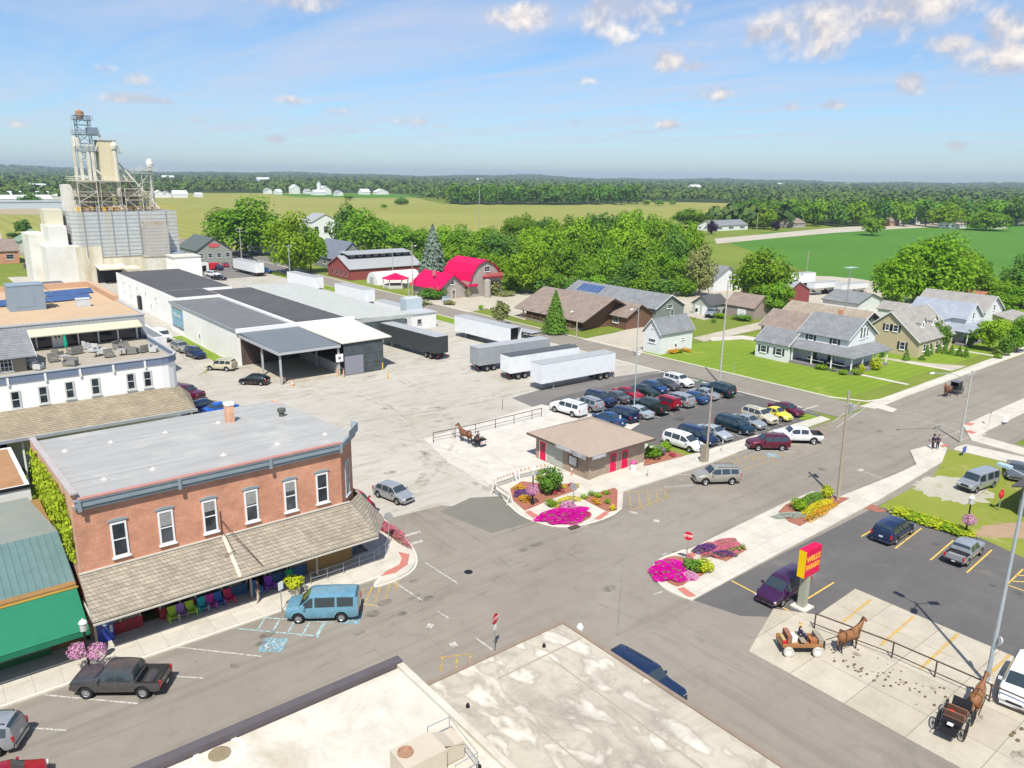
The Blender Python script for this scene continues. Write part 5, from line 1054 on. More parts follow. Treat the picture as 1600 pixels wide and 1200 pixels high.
MB().box(156.8, 168.5, 57.2, 59.37, 0, .4).build('porch_floor', M('grey_board'), t)
t, ro = gable('grey_roofed_house', 'white gabled house with pale grey-brown roof, second from the right edge', 172, 181.5, 60.5, 74, 4.6, 7.4, 'y', LAPW, SHING_L, .4, trim=TRIM); window(t, 'S', 176.8, 60.5, 4.6, 1.0, 1.2)
MB().slab([(176.5, 56.2, 2.9), (188, 56.2, 2.9), (187, 60.4, 3.9), (176.5, 60.4, 3.9)], .12).build('porch_roof', SHING_L, t)
for x in (177, 182, 187.5): MB().box(x-.12, x+.12, 56.4, 56.64, 0, 2.8).build('porch_post', BRICK, t)
gable('red_roofed_house', 'low house with a dull red roof half hidden by trees behind the grey-roofed one', 197, 210, 72, 86, 2.8, 4.8, 'y', LAPBG, M('dull_red_roof', (.38, .14, .10), .85, .15, 1), .5)
t, ro = gable('white_outbuilding', 'little cream outbuilding left of the blue-roofed house', 168.5, 174, 74.5, 80.5, 3.0, 4.4, 'y', LAPW, SHING_L, .3)
t, ro = gable('grey_garage', 'white garage with light grey roof beside the gravel yard', 172, 184, 87, 95.5, 2.8, 4.6, 'y', LAPW, SHING_G, .4)
t, ro = gable('red_barn', 'small red barn with grey roof beyond the green tree', 157.5, 167.5, 96.5, 108, 5.2, 7.4, 'y', LAPR, M('worn_metal_roof', (.33, .34, .36), .5, .15, .8), .25); MB().box(159.2, 161.6, 96.4, 96.49, .05, 2.8).build('barn_door', M('pale_red_boards', (.55, .40, .36), .8, .1, 2), t)
MB().box(157.42, 157.49, 100, 103, .05, 3).build('barn_door', M('pale_red_boards'), t)
t, ro = gable('brown_shed', 'weathered shed with a brown roof and a white door left of the red barn', 147.2, 154.0, 97.5, 105.0, 2.6, 5.0, 'y', M('weathered_boards', (.32, .26, .22), .85, .15, 2), SHING_B, .3); MB().box(147.1, 147.19, 99.5, 101.7, .05, 2.0).build('shed_door', TRIM, t)
t, ro = gable('dark_roofed_garage', 'pale green garage with a black hipped roof and arched doors left of the brown shed', 143.0, 149.5, 106.2, 111.0, 2.5, 4.2, 'x', M('pale_green_wall', (.42, .45, .38), .8, .08, 1), DGREY2, .35); MB().box(142.93, 142.99, 107, 108.3, .05, 2.1).box(142.93, 142.99, 108.9, 110.2, .05, 2.1).build('garage_door', TRIM, t)
t, ro = gable('log_store', 'brown log store with broad brown roof and front porch', 108.2, 122, 111.0, 129.0, 2.7, 5.9, 'y', LAPB, SHING_B, 2.0, trim=M('dark_brown_fascia'))
gable('w', '', 115.6, 123.4, 106.0, 112.0, 2.6, 4.7, 'y', LAPB, SHING_B, .5, trim=M('dark_brown_fascia'), parent=t)
window(t, 'W', 115.6, 109.0, 1.0, 1.6, 1.1, cols=2)
b = MB()
for y in (113, 116, 119, 122, 125, 128): b.box(106.5, 106.7, y, y+.2, 0, 2.3)
b.box(106.5, 106.62, 112, 129, .9, 1.02); b.box(106.5, 106.62, 112, 129, .5, .6); b.build('porch_rail', M('log_brown', (.2, .11, .07), .8, .15, 2), t)
MB().box(106.4, 108.19, 111, 129, 0, .3).build('porch_floor', WOOD, t)
t, ro = gable('long_grey_building', 'long grey building with solar panels on its roof behind the log store', 126.0, 135.5, 107.5, 136, 3.1, 5.6, 'y', LAPG, SHING_G, .4, trim=TRIM)
window(t, 'W', 126, 109.8, 1.2, 2.2, 1.4, cols=3); window(t, 'S', 130.7, 107.5, 2.8, 1.8, .9); window(t, 'S', 131.6, 107.5, 1.2, 1.0, 1.2)
for i in range(6):
 y = 126.2+i*1.25; th = math.atan2(2.5, 4.75); sp = MB(); sp.slab([(127.4, y+1.1, 3.1+(1.4)*2.5/4.75+.2), (127.4, y, 3.1+(1.4)*2.5/4.75+.2), (129.9, y, 3.1+3.9*2.5/4.75+.2), (129.9, y+1.1, 3.1+3.9*2.5/4.75+.2)], .04); sp.build('solar_panel', PV, ro)
CRIM = Mlines('crimson_metal_roof', (.64, .0, .085), (.42, .0, .03), .5, 'y', .06, .4, .1, .05)
GREYB = Mlines('grey_barn_boards', (.36, .33, .29), (.24, .22, .19), .35, 'u', .1, .85, 0, .15)
def gambrel(name, label, x0, x1, y0, y1, zs, wall, roof):
 t = thing(name, label, 'barn'); xm = (x0+x1)/2; prof = [(x0, zs), (x0+.8, zs+2.2), (x0+2.4, zs+4.1), (xm, zs+5.3), (x1-2.4, zs+4.1), (x1-.8, zs+2.2), (x1, zs)]
 w = MB(); n = len(prof)+2; ring = [(x1, 0), (x0, 0)]+prof
 vs = [(p[0], y0, p[1]) for p in ring]+[(p[0], y1, p[1]) for p in ring]
 w.add(vs, [tuple(range(n))[::-1], tuple(range(n, 2*n))]+[(i, (i+1) % n, n+(i+1) % n, n+i) for i in range(n)]); w.build('wall', wall, t)
 r = MB()
 for a, b in zip(prof[:-1], prof[1:]):
  r.slab([(a[0]-.0, y1+.5, a[1]+.22), (a[0], y0-.5, a[1]+.22), (b[0], y0-.5, b[1]+.22), (b[0], y1+.5, b[1]+.22)], .16)
 r.build('roof', roof, t); return t
t = gambrel('red_roofed_barn', 'grey barn with tall curved crimson roof', 114.0, 124.2, 158.5, 170.5, 3.8, GREYB, CRIM)
MB().box(113.6, 116.0, 157.4, 158.4, 2.9, 3.4).box(118, 123.5, 156.9, 158.45, 4.9, 5.15).build('awning', CRIM, t); MB().lathe([(.9, 0), (.9, 4.4), (.001, 4.7)], (118.0, 156.3, 0), 14).build('grain_silo', M('stone_silo', (.36, .33, .28), .85, .15, 1), t)
window(t, 'S', 119.5, 158.5, 6.2, 1.8, 1.4, cols=2); window(t, 'S', 121, 158.5, 1.2, 1.4, 1.4, cols=2); b = MB(); b.box(118, 123.5, 156.8, 156.9, 5.16, 6.0); b.build('balcony_rail', M('red_rail', (.45, .12, .10), .7, .1, 2), t)
t, ro = gable('red_roofed_cottage', 'small grey board cottage with crimson roof in front of the curved barn', 105.6, 113.6, 159.6, 172, 2.8, 5.9, 'y', GREYB, CRIM, .7); window(t, 'S', 109.6, 159.6, 3.5, 1.2, .9); window(t, 'S', 107.6, 159.6, 1.1, 1.0, 1.0); door(t, 'S', 109.9, 159.6, .05, 1.0, 2.1, WOOD); MB().box(107.2, 107.8, 164.5, 165.1, 5.4, 6.7).build('chimney', M('pink_stone', (.5, .2, .2), .8, .1, 2), ro)
t, ro = gable('long_red_building', 'long red building with grey roof and a row of clerestory windows', 104.0, 128.0, 203.5, 218, 3.2, 6.4, 'x', LAPR, M('grey_metal_roof', (.33, .34, .34), .5, .1, .8), .4, trim=M('pink_trim', (.5, .28, .26), .6, .1, 2))
MB().box(106, 127, 208.3, 213.2, 5.9, 6.9).build('clerestory', BLACK, t); MB().slab([(105.6, 207.8, 6.95), (127.6, 207.8, 6.95), (127.6, 213.6, 7.5), (105.6, 213.6, 7.5)], .15).build('clerestory_roof', M('grey_metal_roof'), t)
for i in range(8): window(t, 'S', 107.3+i*2.6, 208.3, 6.15, 1.2, .6, rows=1, sill=False)
for y in (206, 209, 212, 215): window(t, 'W', 104, y, .9, 1.3, 1.6, M('pink_trim'))
t = thing('white_marquee', 'long white half-round marquee tent before the red building', 'tent')
b = MB(); n = 9
vs = []
for x in (105.5, 119.5):
 for i in range(n): a = math.pi*i/(n-1); vs.append((x, 193.5-3.2*math.cos(a), 3.4*math.sin(a)))
b.add(vs, [(i, i+1, n+i+1, n+i) for i in range(n-1)]+[tuple(range(n))[::-1], tuple(range(n, 2*n))]); b.build('canvas', M('white_canvas', (.74, .72, .70), .6, .04, 1), t); MB().box(105.3, 105.45, 192.6, 194.4, 0, 2.1).build('entrance', M('grey_cap'), t)
t = thing('gazebo', 'garden gazebo with crimson roof and open sides', 'gazebo', (107.6, 184.2, 0))
hx = [(3.3*math.cos(R(30+60*i)), 3.3*math.sin(R(30+60*i))) for i in range(6)]
b = MB(); b.add([(x*1.2, y*1.2, 2.6) for x, y in hx]+[(0, 0, 4.1)]+[(x*1.2, y*1.2, 2.5) for x, y in hx], [(i, (i+1) % 6, 6) for i in range(6)]+[tuple(range(12, 6, -1))]+[(7+i, 7+(i+1) % 6, (i+1) % 6, i) for i in range(6)]); b.build('roof', CRIM, t)
for x, y in hx: MB().box(x-.08, x+.08, y-.08, y+.08, 0, 2.5).build('post', TRIM, t)
b = MB()
for i in range(6): a, c_ = hx[i], hx[(i+1) % 6]; b.slab([(a[0], a[1], .1), (c_[0], c_[1], .1), (c_[0], c_[1], .9), (a[0], a[1], .9)], .06)
b.build('low_wall', M('pale_stone', (.5, .5, .44), .8, .1, 2), t); MB().prism(hx, 0, .08).build('floor', CONC_T, t)
def simple(name, label, x0, x1, y0, y1, zw, zr, ax, wall, roof, cat='building', n=3, group=None, oh=.4, win=True):
 t, ro = gable(name, label, x0, x1, y0, y1, zw, zr, ax, wall, roof, oh, cat=cat, group=group)
 if win:
  for i in range(n):
   window(t, 'S', x0+(x1-x0)*(i+.5)/n, y0, zw*.35, (x1-x0)/n*.45, zw*.4)
   window(t, 'W', x0, y0+(y1-y0)*(i+.5)/n, zw*.35, (y1-y0)/n*.4, zw*.4)
 return t
simple('slate_roofed_building', 'building with a plain slate-blue roof among trees left of the red building', 112, 123, 228, 246, 3.5, 8.6, 'y', LAPG, M('slate_blue_roof', (.16, .18, .22), .7, .1, .8))
simple('white_farmhouse', 'tall white farmhouse partly seen between two big trees', 156, 170, 342, 354, 8.0, 11.5, 'y', LAPW, M('grey_metal_roof'), 'house')
t = simple('restaurant', 'grey gabled restaurant with a red oval sign on its front', 82, 94, 272, 292, 4.0, 8.0, 'y', M('restaurant_grey', (.30, .32, .27), .8, .08, 1), M('dark_green_roof', (.10, .12, .11), .7, .1, 1), n=4)
b = MB(); b.lathe([(.001, -.02), (1.0, -.02), (1.0, .1), (.001, .1)], (0, 0, 0), 24, 'y'); b.xf(Matrix.Translation((88, 271.9, 5.6)) @ Matrix.Diagonal((1.9, 1, .75, 1))); sg = b.build('oval_sign', M('oval_red', (.6, .12, .12), .5, .05, 3), t)
simple('white_hall', 'white gabled hall with a grey roof behind the restaurant', 120, 142, 322, 352, 4.5, 8.8, 'y', WHITE, M('grey_metal_roof'), n=4)
simple('slate_office', 'low white office with a slate roof and arched porch right of the restaurant', 112, 132, 292, 306, 3.6, 6.4, 'x', WHITE, M('slate_flat_roof', (.19, .20, .21), .7, .12, .5), n=4)
simple('roadside_annex', 'low brown annex left of the restaurant', 84, 100, 296, 312, 3.5, 5.5, 'x', M('brick_pale'), SHING_B, n=3)
simple('green_roofed_house', 'pale house with a green hipped roof left of the elevator', 39, 51, 338, 352, 4.0, 7.5, 'y', M('pale_stone', (.5, .5, .44), .8, .1, 2), M('green_roof', (.20, .28, .20), .7, .1, 1), 'house')
simple('brick_bank', 'long red brick building with brown roof at the far left edge', 4, 34, 300, 318, 4.0, 7.2, 'x', BRICK, SHING_B, n=6)
simple('beige_roofed_house', 'house with a dull beige roof behind the brick building at far left', 14, 33, 330, 342, 4.0, 7.4, 'x', M('brick_pale'), M('beige_roofing', (.36, .32, .28), .8, .1, 1), 'house')
x, y = G(92, 438, 0)
t, ro = flat_building('white_hut', 'tiny white hut with a dark doorway beside a red skip', 74.0, 77.5, 246, 249, 2.6, WHITE, M('grey_cap'), parap=.05); MB().box(75.5, 76.7, 245.93, 245.99, .05, 1.9).build('dark_doorway', BLACK, t)
MB_ = MB(); MB_.box(78.6, 81.4, 248, 250, .3, 2.2); s_ = thing('red_skip', 'bright red skip beside the white hut', 'skip'); MB_.build('container', REDP, s_); MB().box(78.9, 81.1, 247.85, 247.99, .1, .5).build('skid', BLACK, s_)
far = [((22, 318), 60, 14, 4, 7), ((48, 312), 50, 12, 5, 8), ((62, 305), 16, 12, 12, 13), ((86, 312), 34, 10, 4, 7), ((60, 326), 60, 12, 5, 6)]
for i, ((px, py), L_, D_, zw, zr) in enumerate(far):
 x, y = G(px, py); simple('far_warehouse', ['widest of the white industrial sheds on the far left skyline', 'white shed behind the widest one on the far left', 'tall white box tower among the far left sheds', 'rightmost white shed of the far left group', 'grey-blue long shed in front of the far left white group'][i], x-L_/2, x+L_/2, y, y+D_*1.5, zw, zr, 'x', WHITE if i < 4 else M('pale_blue_sheet'), M('white_roof', (.7, .71, .72), .5, .05, .5) if i < 4 else M('grey_metal_roof'), 'warehouse', win=False, group='white industrial sheds at far left')
ff = [(421, 303, 9, 5, 8), (437, 304, 8, 4, 7), (463, 303, 12, 8, 13), (482, 303, 7, 4, 7), (509, 304, 18, 7, 12), (500, 305, 16, 4, 7), (532, 306, 9, 4, 7), (572, 304, 14, 4, 8), (598, 304, 20, 4, 8), (668, 304, 20, 4, 8), (250, 309, 14, 4, 8), (283, 309, 16, 4, 8), (262, 309, 8, 4, 7), (312, 308, 8, 3, 5)]
for i, (px, py, L_, zw, zr) in enumerate(ff):
 x, y = G(px, py); simple('far_farmhouse', 'small white farm building on the far edge of the yellow crop field', x-L_/2, x+L_/2, y, y+12, zw, zr, 'x' if i % 2 else 'y', WHITE, M('white_roof') if i % 3 else M('grey_metal_roof'), 'farmhouse', win=False, group='far white farm buildings')
x, y = G(499, 304); s_ = thing('farm_silo', 'slim white farm silo beside the largest far farm building', 'silo', (x, y, 0)); MB().lathe([(3, 0), (3, 15)], n=14).build('shaft', WHITE, s_); MB().lathe([(3.1, 15), (2.2, 17), (.001, 18)], n=14).build('dome', M('grey_cap'), s_)
rr = [(1142, 360, 34, 'ranch house with a long grey roof by the country road'), (1250, 356, 12, 'small house with a red chimney half hidden in the roadside trees'), (1398, 353, 12, 'little red-brown house on the far side of the green field'), (1440, 350, 20, 'white low house left of the rounded tree beyond the green field'), (1502, 357, 16, 'white house with pink roof beyond the green field'), (1566, 357, 18, 'cream house near the right edge beyond the green field'), (1590, 352, 14, 'grey house at the far right behind the field edge trees')]
for i, (px, py, L_, lab) in enumerate(rr):
 x, y = G(px, py); simple('roadside_house', lab, x-L_/2, x+L_/2, y, y+12, 3.0, 5.8, 'x', [LAPW, LAPBG, BRICK, WHITE, WHITE, CREAM, M('brick_pale')][i], [SHING_G, SHING_B, SHING_B, M('grey_metal_roof'), M('pink_roof', (.5, .38, .36), .8, .1, 1), SHING_L, SHING_G][i], 'house', n=3)
for i, (px, py) in enumerate(((405, 271+18), (300, 285), (748, 282), (1025, 284), (1300, 282), (1210, 290), (1330, 284), (1080, 298), (1130, 289))): pass
t, ro = gable('tree_house', 'small pale house glimpsed between the clump of trees and the round green tree', 176, 188, 130, 140, 3.5, 6.5, 'y', LAPW, SHING_G, .5)
t = thing('dark_shop_front', 'dark red and glass shopfront corner behind the tan roof at left', 'building'); MB().box(24, 33, 212, 220, 0, 3.2).build('wall', M('dark_shop_front', (.12, .10, .12), .5, .4, 1), t); MB().box(23.6, 24.0, 212, 220, 0, 3.4).build('pier', M('pink_stone'), t)
t = thing('black_roofed_building', 'building with a black roof cut off by the right edge beside the garden lawn', 'building')
gx, gy = G(1575, 802)
MB().box(78.9, 92, 9.9, 22.0, 0, 3.0).build('wall', M('dark_green_wall'), t); MB().slab([(78.2, 9.3, 2.9), (92.5, 9.3, 2.9), (92.5, 16, 5.0), (78.2, 16, 5.0)], .15).slab([(92.5, 22.7, 2.9), (78.2, 22.7, 2.9), (78.2, 16, 5.0), (92.5, 16, 5.0)], .15).build('roof', DGREY2, t)
def Mcar(name, col, metal=.3, rough=.2):
 if name in MATS: return MATS[name]
 m, T = newmat(name)
 n = ramp_(T, noise_(T, objco(T), 2.2, 5, .6), .3, .7, .88, 1.08)
 cc = mixc(T, 1.0, tuple(col), T.add('ShaderNodeCombineColor', inp={0: n, 1: n, 2: n}).outputs[0], 'MULTIPLY')
 s = T.add('ShaderNodeSeparateXYZ'); T.l.new(objco(T), s.inputs[0])
 d = math_(T, 'MULTIPLY', ramp_(T, s.outputs[2], .25, .6, .45, 0), ramp_(T, noise_(T, objco(T), 5, 4), .4, .6))
 cc = mixc(T, d, cc, (.3, .27, .22))
 finish(T, cc, rough, metal, .5, None, extra={'Coat Weight': .6, 'Coat Roughness': .08}); return m
CARC = {'white': (.72, .73, .72), 'silver': (.36, .38, .40), 'grey': (.13, .14, .15), 'charcoal': (.085, .083, .085), 'black': (.012, .013, .016), 'navy': (.012, .03, .085), 'blue': (.015, .07, .20),
  'brightblue': (.01, .12, .55), 'skyblue': (.17, .38, .50), 'red': (.40, .008, .03), 'maroon': (.13, .008, .03), 'purple': (.06, .015, .07), 'teal': (.008, .035, .055), 'cream': (.52, .49, .36), 'yellow': (.72, .62, .05), 'green': (.02, .04, .03), 'champagne': (.38, .36, .30), 'iceblue': (.45, .5, .52)}
def cpaint(c): return Mcar('car_paint_'+c, CARC[c], 0 if c in ('white', 'cream', 'yellow') else .35)
CGL = M('car_glass', (.03, .045, .052), .05, .2, 1, spec=.8, world=False, extra={'Coat Weight': .3})
RIMM = M('alloy_rim', (.42, .43, .44), .3, .1, 4, metal=.7, world=False)
RIMD = M('dusty_hubcap', (.32, .31, .29), .5, .2, 4, metal=.4, world=False)
HEADL = M('headlamp', (.62, .66, .68), .12, .08, 4, spec=.8, world=False)
TAILL = M('tail_lamp', (.45, .012, .015), .2, .1, 4, spec=.6, world=False)
TRIMB = M('black_trim', (.02, .02, .021), .6, .2, 3, world=False)
CHROME = M('chrome', (.6, .6, .6), .2, .06, 3, metal=.9, world=False)
PLATE = M('number_plate', (.55, .57, .6), .5, .1, 3, world=False)
KINDS = {
 'sedan': dict(L=4.75, W=.90, wr=.33, ax=(1.42, -1.42), zb=.26, st=[(-2.37,.62,.70,.70,.60),(-2.28,.86,.95,.82,.72),(-1.75,.92,1.00,.88,.76),(-1.62,.93,1.02,.88,.74),(-.95,.93,1.36,.89,.62),(-.55,.92,1.43,.90,.62),(.15,.91,1.44,.90,.62),(.42,.90,1.40,.90,.64),(1.12,.89,.98,.89,.76),(1.3,.86,.94,.88,.76),(2.0,.74,.82,.84,.72),(2.3,.60,.70,.74,.62),(2.38,.45,.5,.66,.55)],
   win=[(-1.30,-.78),(-.70,.10),(.18,.86)], ws=(.42, 1.12), rw=(-.95, -1.62)),
 'hatch': dict(L=4.3, W=.88, wr=.33, ax=(1.32, -1.32), zb=.26, st=[(-2.15,.55,.62,.70,.62),(-2.1,.95,1.02,.80,.68),(-1.85,.97,1.15,.84,.66),(-1.35,.97,1.45,.87,.62),(-.5,.95,1.53,.88,.62),(.2,.94,1.52,.88,.62),(.5,.93,1.47,.88,.64),(1.15,.92,1.02,.86,.74),(1.35,.88,.96,.85,.73),(1.95,.74,.82,.80,.66),(2.12,.5,.56,.66,.55)],
   win=[(-1.62,-.85),(-.75,.08),(.16,.92)], ws=(.5, 1.15), rw=(-1.35, -1.85)),
 'suv': dict(L=4.7, W=.94, wr=.37, ax=(1.38, -1.38), zb=.34, st=[(-2.35,.5,.6,.78,.7),(-2.33,1.08,1.14,.86,.76),(-2.2,1.12,1.55,.89,.70),(-2.0,1.12,1.70,.91,.70),(-1.0,1.10,1.76,.93,.70),(.1,1.09,1.76,.93,.70),(.42,1.08,1.71,.93,.71),(1.02,1.07,1.18,.92,.80),(1.2,1.05,1.13,.91,.80),(2.05,.92,1.0,.88,.76),(2.3,.75,.84,.80,.7),(2.36,.45,.5,.72,.6)],
   win=[(-2.02,-1.24),(-1.14,-.30),(-.20,.74)], ws=(.42, 1.02), rw=(-2.0, -2.2), rack=True),
 'bigsuv': dict(L=5.2, W=1.0, wr=.40, ax=(1.55, -1.5), zb=.38, st=[(-2.6,.55,.65,.86,.8),(-2.58,1.2,1.26,.94,.86),(-2.48,1.22,1.75,.95,.78),(-2.3,1.22,1.86,.97,.77),(-1.0,1.2,1.9,.99,.77),(.3,1.19,1.9,.99,.77),(.6,1.18,1.85,.99,.78),(1.12,1.17,1.28,.98,.86),(1.3,1.16,1.25,.97,.86),(2.35,1.08,1.16,.95,.85),(2.55,.9,1.0,.88,.78),(2.6,.5,.56,.8,.7)],
   win=[(-2.32,-1.4),(-1.3,-.25),(-.15,.92)], ws=(.6, 1.12), rw=(-2.3, -2.48), rack=True),
 'minivan': dict(L=5.0, W=.98, wr=.34, ax=(1.52, -1.5), zb=.26, st=[(-2.5,.45,.55,.80,.7),(-2.48,1.0,1.06,.88,.78),(-2.36,1.04,1.5,.92,.72),(-2.15,1.05,1.68,.94,.71),(-1.0,1.03,1.74,.97,.72),(.2,1.01,1.72,.97,.72),(.62,.99,1.62,.97,.73),(1.5,.96,1.06,.94,.80),(1.62,.94,1.02,.93,.79),(2.2,.78,.88,.86,.74),(2.46,.58,.68,.74,.64),(2.5,.42,.46,.68,.56)],
   win=[(-2.12,-1.12),(-1.02,.06),(.16,1.15)], ws=(.62, 1.5), rw=(-2.15, -2.36)),
 'astro': dict(L=4.8, W=.97, wr=.36, ax=(1.55, -1.25), zb=.33, st=[(-2.4,.5,.62,.86,.8),(-2.38,1.1,1.16,.92,.86),(-2.33,1.12,1.72,.93,.79),(-2.18,1.12,1.88,.94,.78),(-1.0,1.12,1.92,.96,.79),(.5,1.11,1.91,.96,.79),(.8,1.10,1.86,.96,.80),(1.48,1.08,1.18,.94,.84),(1.6,1.06,1.14,.94,.84),(2.3,.98,1.05,.90,.8),(2.38,.85,.92,.88,.78),(2.42,.5,.56,.84,.75)],
   win=[(-2.05,-1.0),(-.85,.45),(.58,1.2)], ws=(.8, 1.48), rw=(-2.18, -2.33)),
 'van': dict(L=5.6, W=1.0, wr=.38, ax=(1.85, -1.6), zb=.38, st=[(-2.8,.55,.65,.9,.86),(-2.79,1.15,1.2,.96,.9),(-2.74,1.18,1.95,.97,.84),(-2.6,1.18,2.08,.98,.83),(-1.0,1.18,2.12,1.0,.83),(.9,1.18,2.12,1.0,.83),(1.2,1.17,2.06,1.0,.84),(1.72,1.16,1.26,.98,.88),(1.84,1.14,1.22,.97,.88),(2.6,1.05,1.13,.94,.86),(2.72,.9,.98,.92,.84),(2.76,.55,.6,.88,.8)],
   win=[(-2.5,-1.5),(-1.3,-.2),(.3,1.42)], ws=(1.2, 1.72), rw=(-2.6, -2.74)),
 'beetle': dict(L=4.1, W=.86, wr=.33, ax=(1.25, -1.25), zb=.28, st=[(-2.05,.45,.52,.50,.42),(-1.98,.72,.82,.66,.54),(-1.7,.86,1.0,.78,.64),(-1.4,.90,1.14,.82,.62),(-.8,.92,1.42,.85,.56),(-.2,.92,1.50,.86,.56),(.15,.91,1.46,.86,.57),(.85,.90,1.04,.85,.70),(1.05,.88,.98,.84,.70),(1.6,.78,.88,.78,.62),(1.92,.62,.72,.64,.52),(2.04,.45,.5,.5,.42)],
   win=[(-1.15,-.35),(-.25,.6)], ws=(.15, .85), rw=(-.8, -1.4)),
 'pickup': dict(L=5.6, W=.98, wr=.42, ax=(1.78, -1.66), zb=.46, st=[(-2.78,.66,.74,.9,.86),(-2.76,1.16,1.20,.95,.92),(-1.22,1.16,1.20,.97,.93),(-1.20,1.19,1.5,.97,.86),(-1.05,1.19,1.80,.97,.76),(-.4,1.19,1.87,.97,.75),(.45,1.19,1.87,.97,.75),(.72,1.19,1.82,.97,.76),(1.3,1.18,1.32,.96,.87),(1.5,1.17,1.28,.96,.87),(2.5,1.10,1.20,.94,.85),(2.72,.98,1.08,.91,.82),(2.8,.6,.66,.86,.78)],
   win=[(-1.0,-.14),(-.02,.94)], ws=(.72, 1.3), rw=(-1.05, -1.2), bed=(-2.7, -1.28)),
 'jeep': dict(L=4.1, W=.84, wr=.38, ax=(1.2, -1.2), zb=.45, st=[(-2.0,.6,.66,.74,.7),(-1.98,1.15,1.2,.76,.72),(-1.94,1.16,1.75,.77,.68),(-1.85,1.16,1.82,.77,.68),(-.5,1.16,1.84,.78,.68),(.45,1.16,1.82,.78,.68),(.55,1.16,1.78,.78,.68),(.8,1.14,1.2,.76,.70),(.9,1.12,1.18,.7,.66),(1.75,1.06,1.12,.56,.52),(1.82,.9,.95,.56,.52),(1.86,.6,.64,.55,.5)],
   win=[(-1.75,-.75),(-.65,.45)], ws=(.55, .8), rw=(-1.85, -1.94), fenders=True, spare=True),
}
def interp(st, x, k):
 if x <= st[0][0]: return st[0][k]
 for a, b in zip(st[:-1], st[1:]):
  if x <= b[0]:
   t = (x-a[0])/(b[0]-a[0]); return a[k]*(1-t)+b[k]*t
 return st[-1][k]
def car_meshes(kind):
 K = KINDS[kind]; st = K['st']; L = K['L']; wr = K['wr']; zb = K['zb']
 arch = wr+.07
 xs = set(round(s[0], 3) for s in st)
 for a in K['ax']:
  for t in (-1, -.92, -.7, -.38, 0, .38, .7, .92, 1): xs.add(round(a+arch*t, 3))
 for x in np.linspace(st[0][0], st[-1][0], 16)[1:-1]: xs.add(round(float(x), 3))
 xs = sorted(xs); xs = [x for i, x in enumerate(xs) if i == 0 or x-xs[i-1] > .012]
 body = MB(); rows = []
 for x in xs:
  be, to, wb, wt = (interp(st, x, k) for k in (1, 2, 3, 4))
  end = min(1, (L/2-abs(x))/.35); z0 = zb+.12*(1-max(0, end))
  za = z0
  for a in K['ax']:
   if abs(x-a) <= arch*1.001: za = max(za, wr+math.sqrt(max(0, arch*arch-(x-a)**2)))
  za = min(za, be-.12)
  wm = wb+.012
  c = []
  for sy in (1, -1):
   pts = [(x, sy*wb*.93, za), (x, sy*wm, max(za+.03, z0+.16)), (x, sy*wm, za*.3+be*.7 if za < be*.7 else be-.06), (x, sy*wb*.985, be), (x, sy*(wt+.06), be+(to-be)*.55 if to-be > .2 else to-.03), (x, sy*wt, to-.05 if to-be > .2 else to-.012), (x, sy*wt*.82, to), ]
   if to-be > .2: pts[4] = (x, sy*(wb*.985+(wt-wb*.985)*.55), be+(to-.05-be)*.55)
   c.append(pts)
  ring = c[0]+[(x, 0, to+.02)]+c[1][::-1]
  rows.append(ring)
 n = len(rows[0])
 bed = K.get('bed')
 vs = [p for r_ in rows for p in r_]; fs = []
 for i in range(len(rows)-1):
  xm = (xs[i]+xs[i+1])/2
  for j in range(n-1):
   if bed and bed[0] < xm < bed[1] and 4 <= j <= n-6: continue
   fs.append((i*n+j, (i+1)*n+j, (i+1)*n+j+1, i*n+j+1))
  fs.append((i*n+n-1, (i+1)*n+n-1, (i+1)*n, i*n))
 fs.append(tuple(range(n))); k = (len(rows)-1)*n; fs.append(tuple(range(k+n-1, k-1, -1)))
 body.add(vs, fs)
 if bed:
  x0, x1 = bed; be = 1.16; w_ = .98
  b = [(x0, -w_*.9, 1.20), (x1, -w_*.9, 1.20), (x1, w_*.9, 1.20), (x0, w_*.9, 1.20), (x0+.06, -w_*.84, .62), (x1-.05, -w_*.84, .62), (x1-.05, w_*.84, .62), (x0+.06, w_*.84, .62)]
  body.add(b, [(0, 1, 5, 4), (1, 2, 6, 5), (2, 3, 7, 6), (3, 0, 4, 7), (4, 5, 6, 7)], 1)
 out = {'body': [(body, 35)]}
 def sidept(x, t, sy, off=.012):
  be, to, wb, wt = (interp(st, x, k) for k in (1, 2, 3, 4)); to -= .05
  y = (wb*.985)*(1-t)+wt*t
  if t > 0 and t < .55: pass
  return (x, sy*(y+off), be+(to-be)*t)
 glass = []
 for a, b in K['win']:
  for sy in (1, -1):
   g = MB(); N = 7; X = [a+(b-a)*i/(N-1) for i in range(N)]
   lo = [sidept(x, .07, sy) for x in X]; hi = [sidept(x, .9, sy) for x in X]
   keep = [i for i in range(N) if hi[i][2]-lo[i][2] > .02]
   lo = [lo[i] for i in keep]; hi = [hi[i] for i in keep]; k = len(lo)
   f = [(i, i+1, k+i+1, k+i) if sy < 0 else (i+1, i, k+i, k+i+1) for i in range(k-1)]
   g.add(lo+hi, f); glass.append(('side_window', g))
 def slant(xa, xb, nm, fwd):
  g = MB(); rowsg = []
  for t in (.08, .5, .92):
   x = xa+(xb-xa)*t; to, wt = interp(st, x, 2), interp(st, x, 4)
   rowsg.append([(x+(.012 if fwd else -.012), wt*s*.95, to+.016+(.02*(1-abs(s)) if abs(s) < .9 else -.015)) for s in (-1, -.8, 0, .8, 1)])
  v = [p for q in rowsg for p in q]; f = []
  for i in range(2):
   for j in range(4):
    q = (i*5+j, i*5+j+1, (i+1)*5+j+1, (i+1)*5+j); f.append(q[::-1] if fwd else q)
  g.add(v, f); glass.append((nm, g))
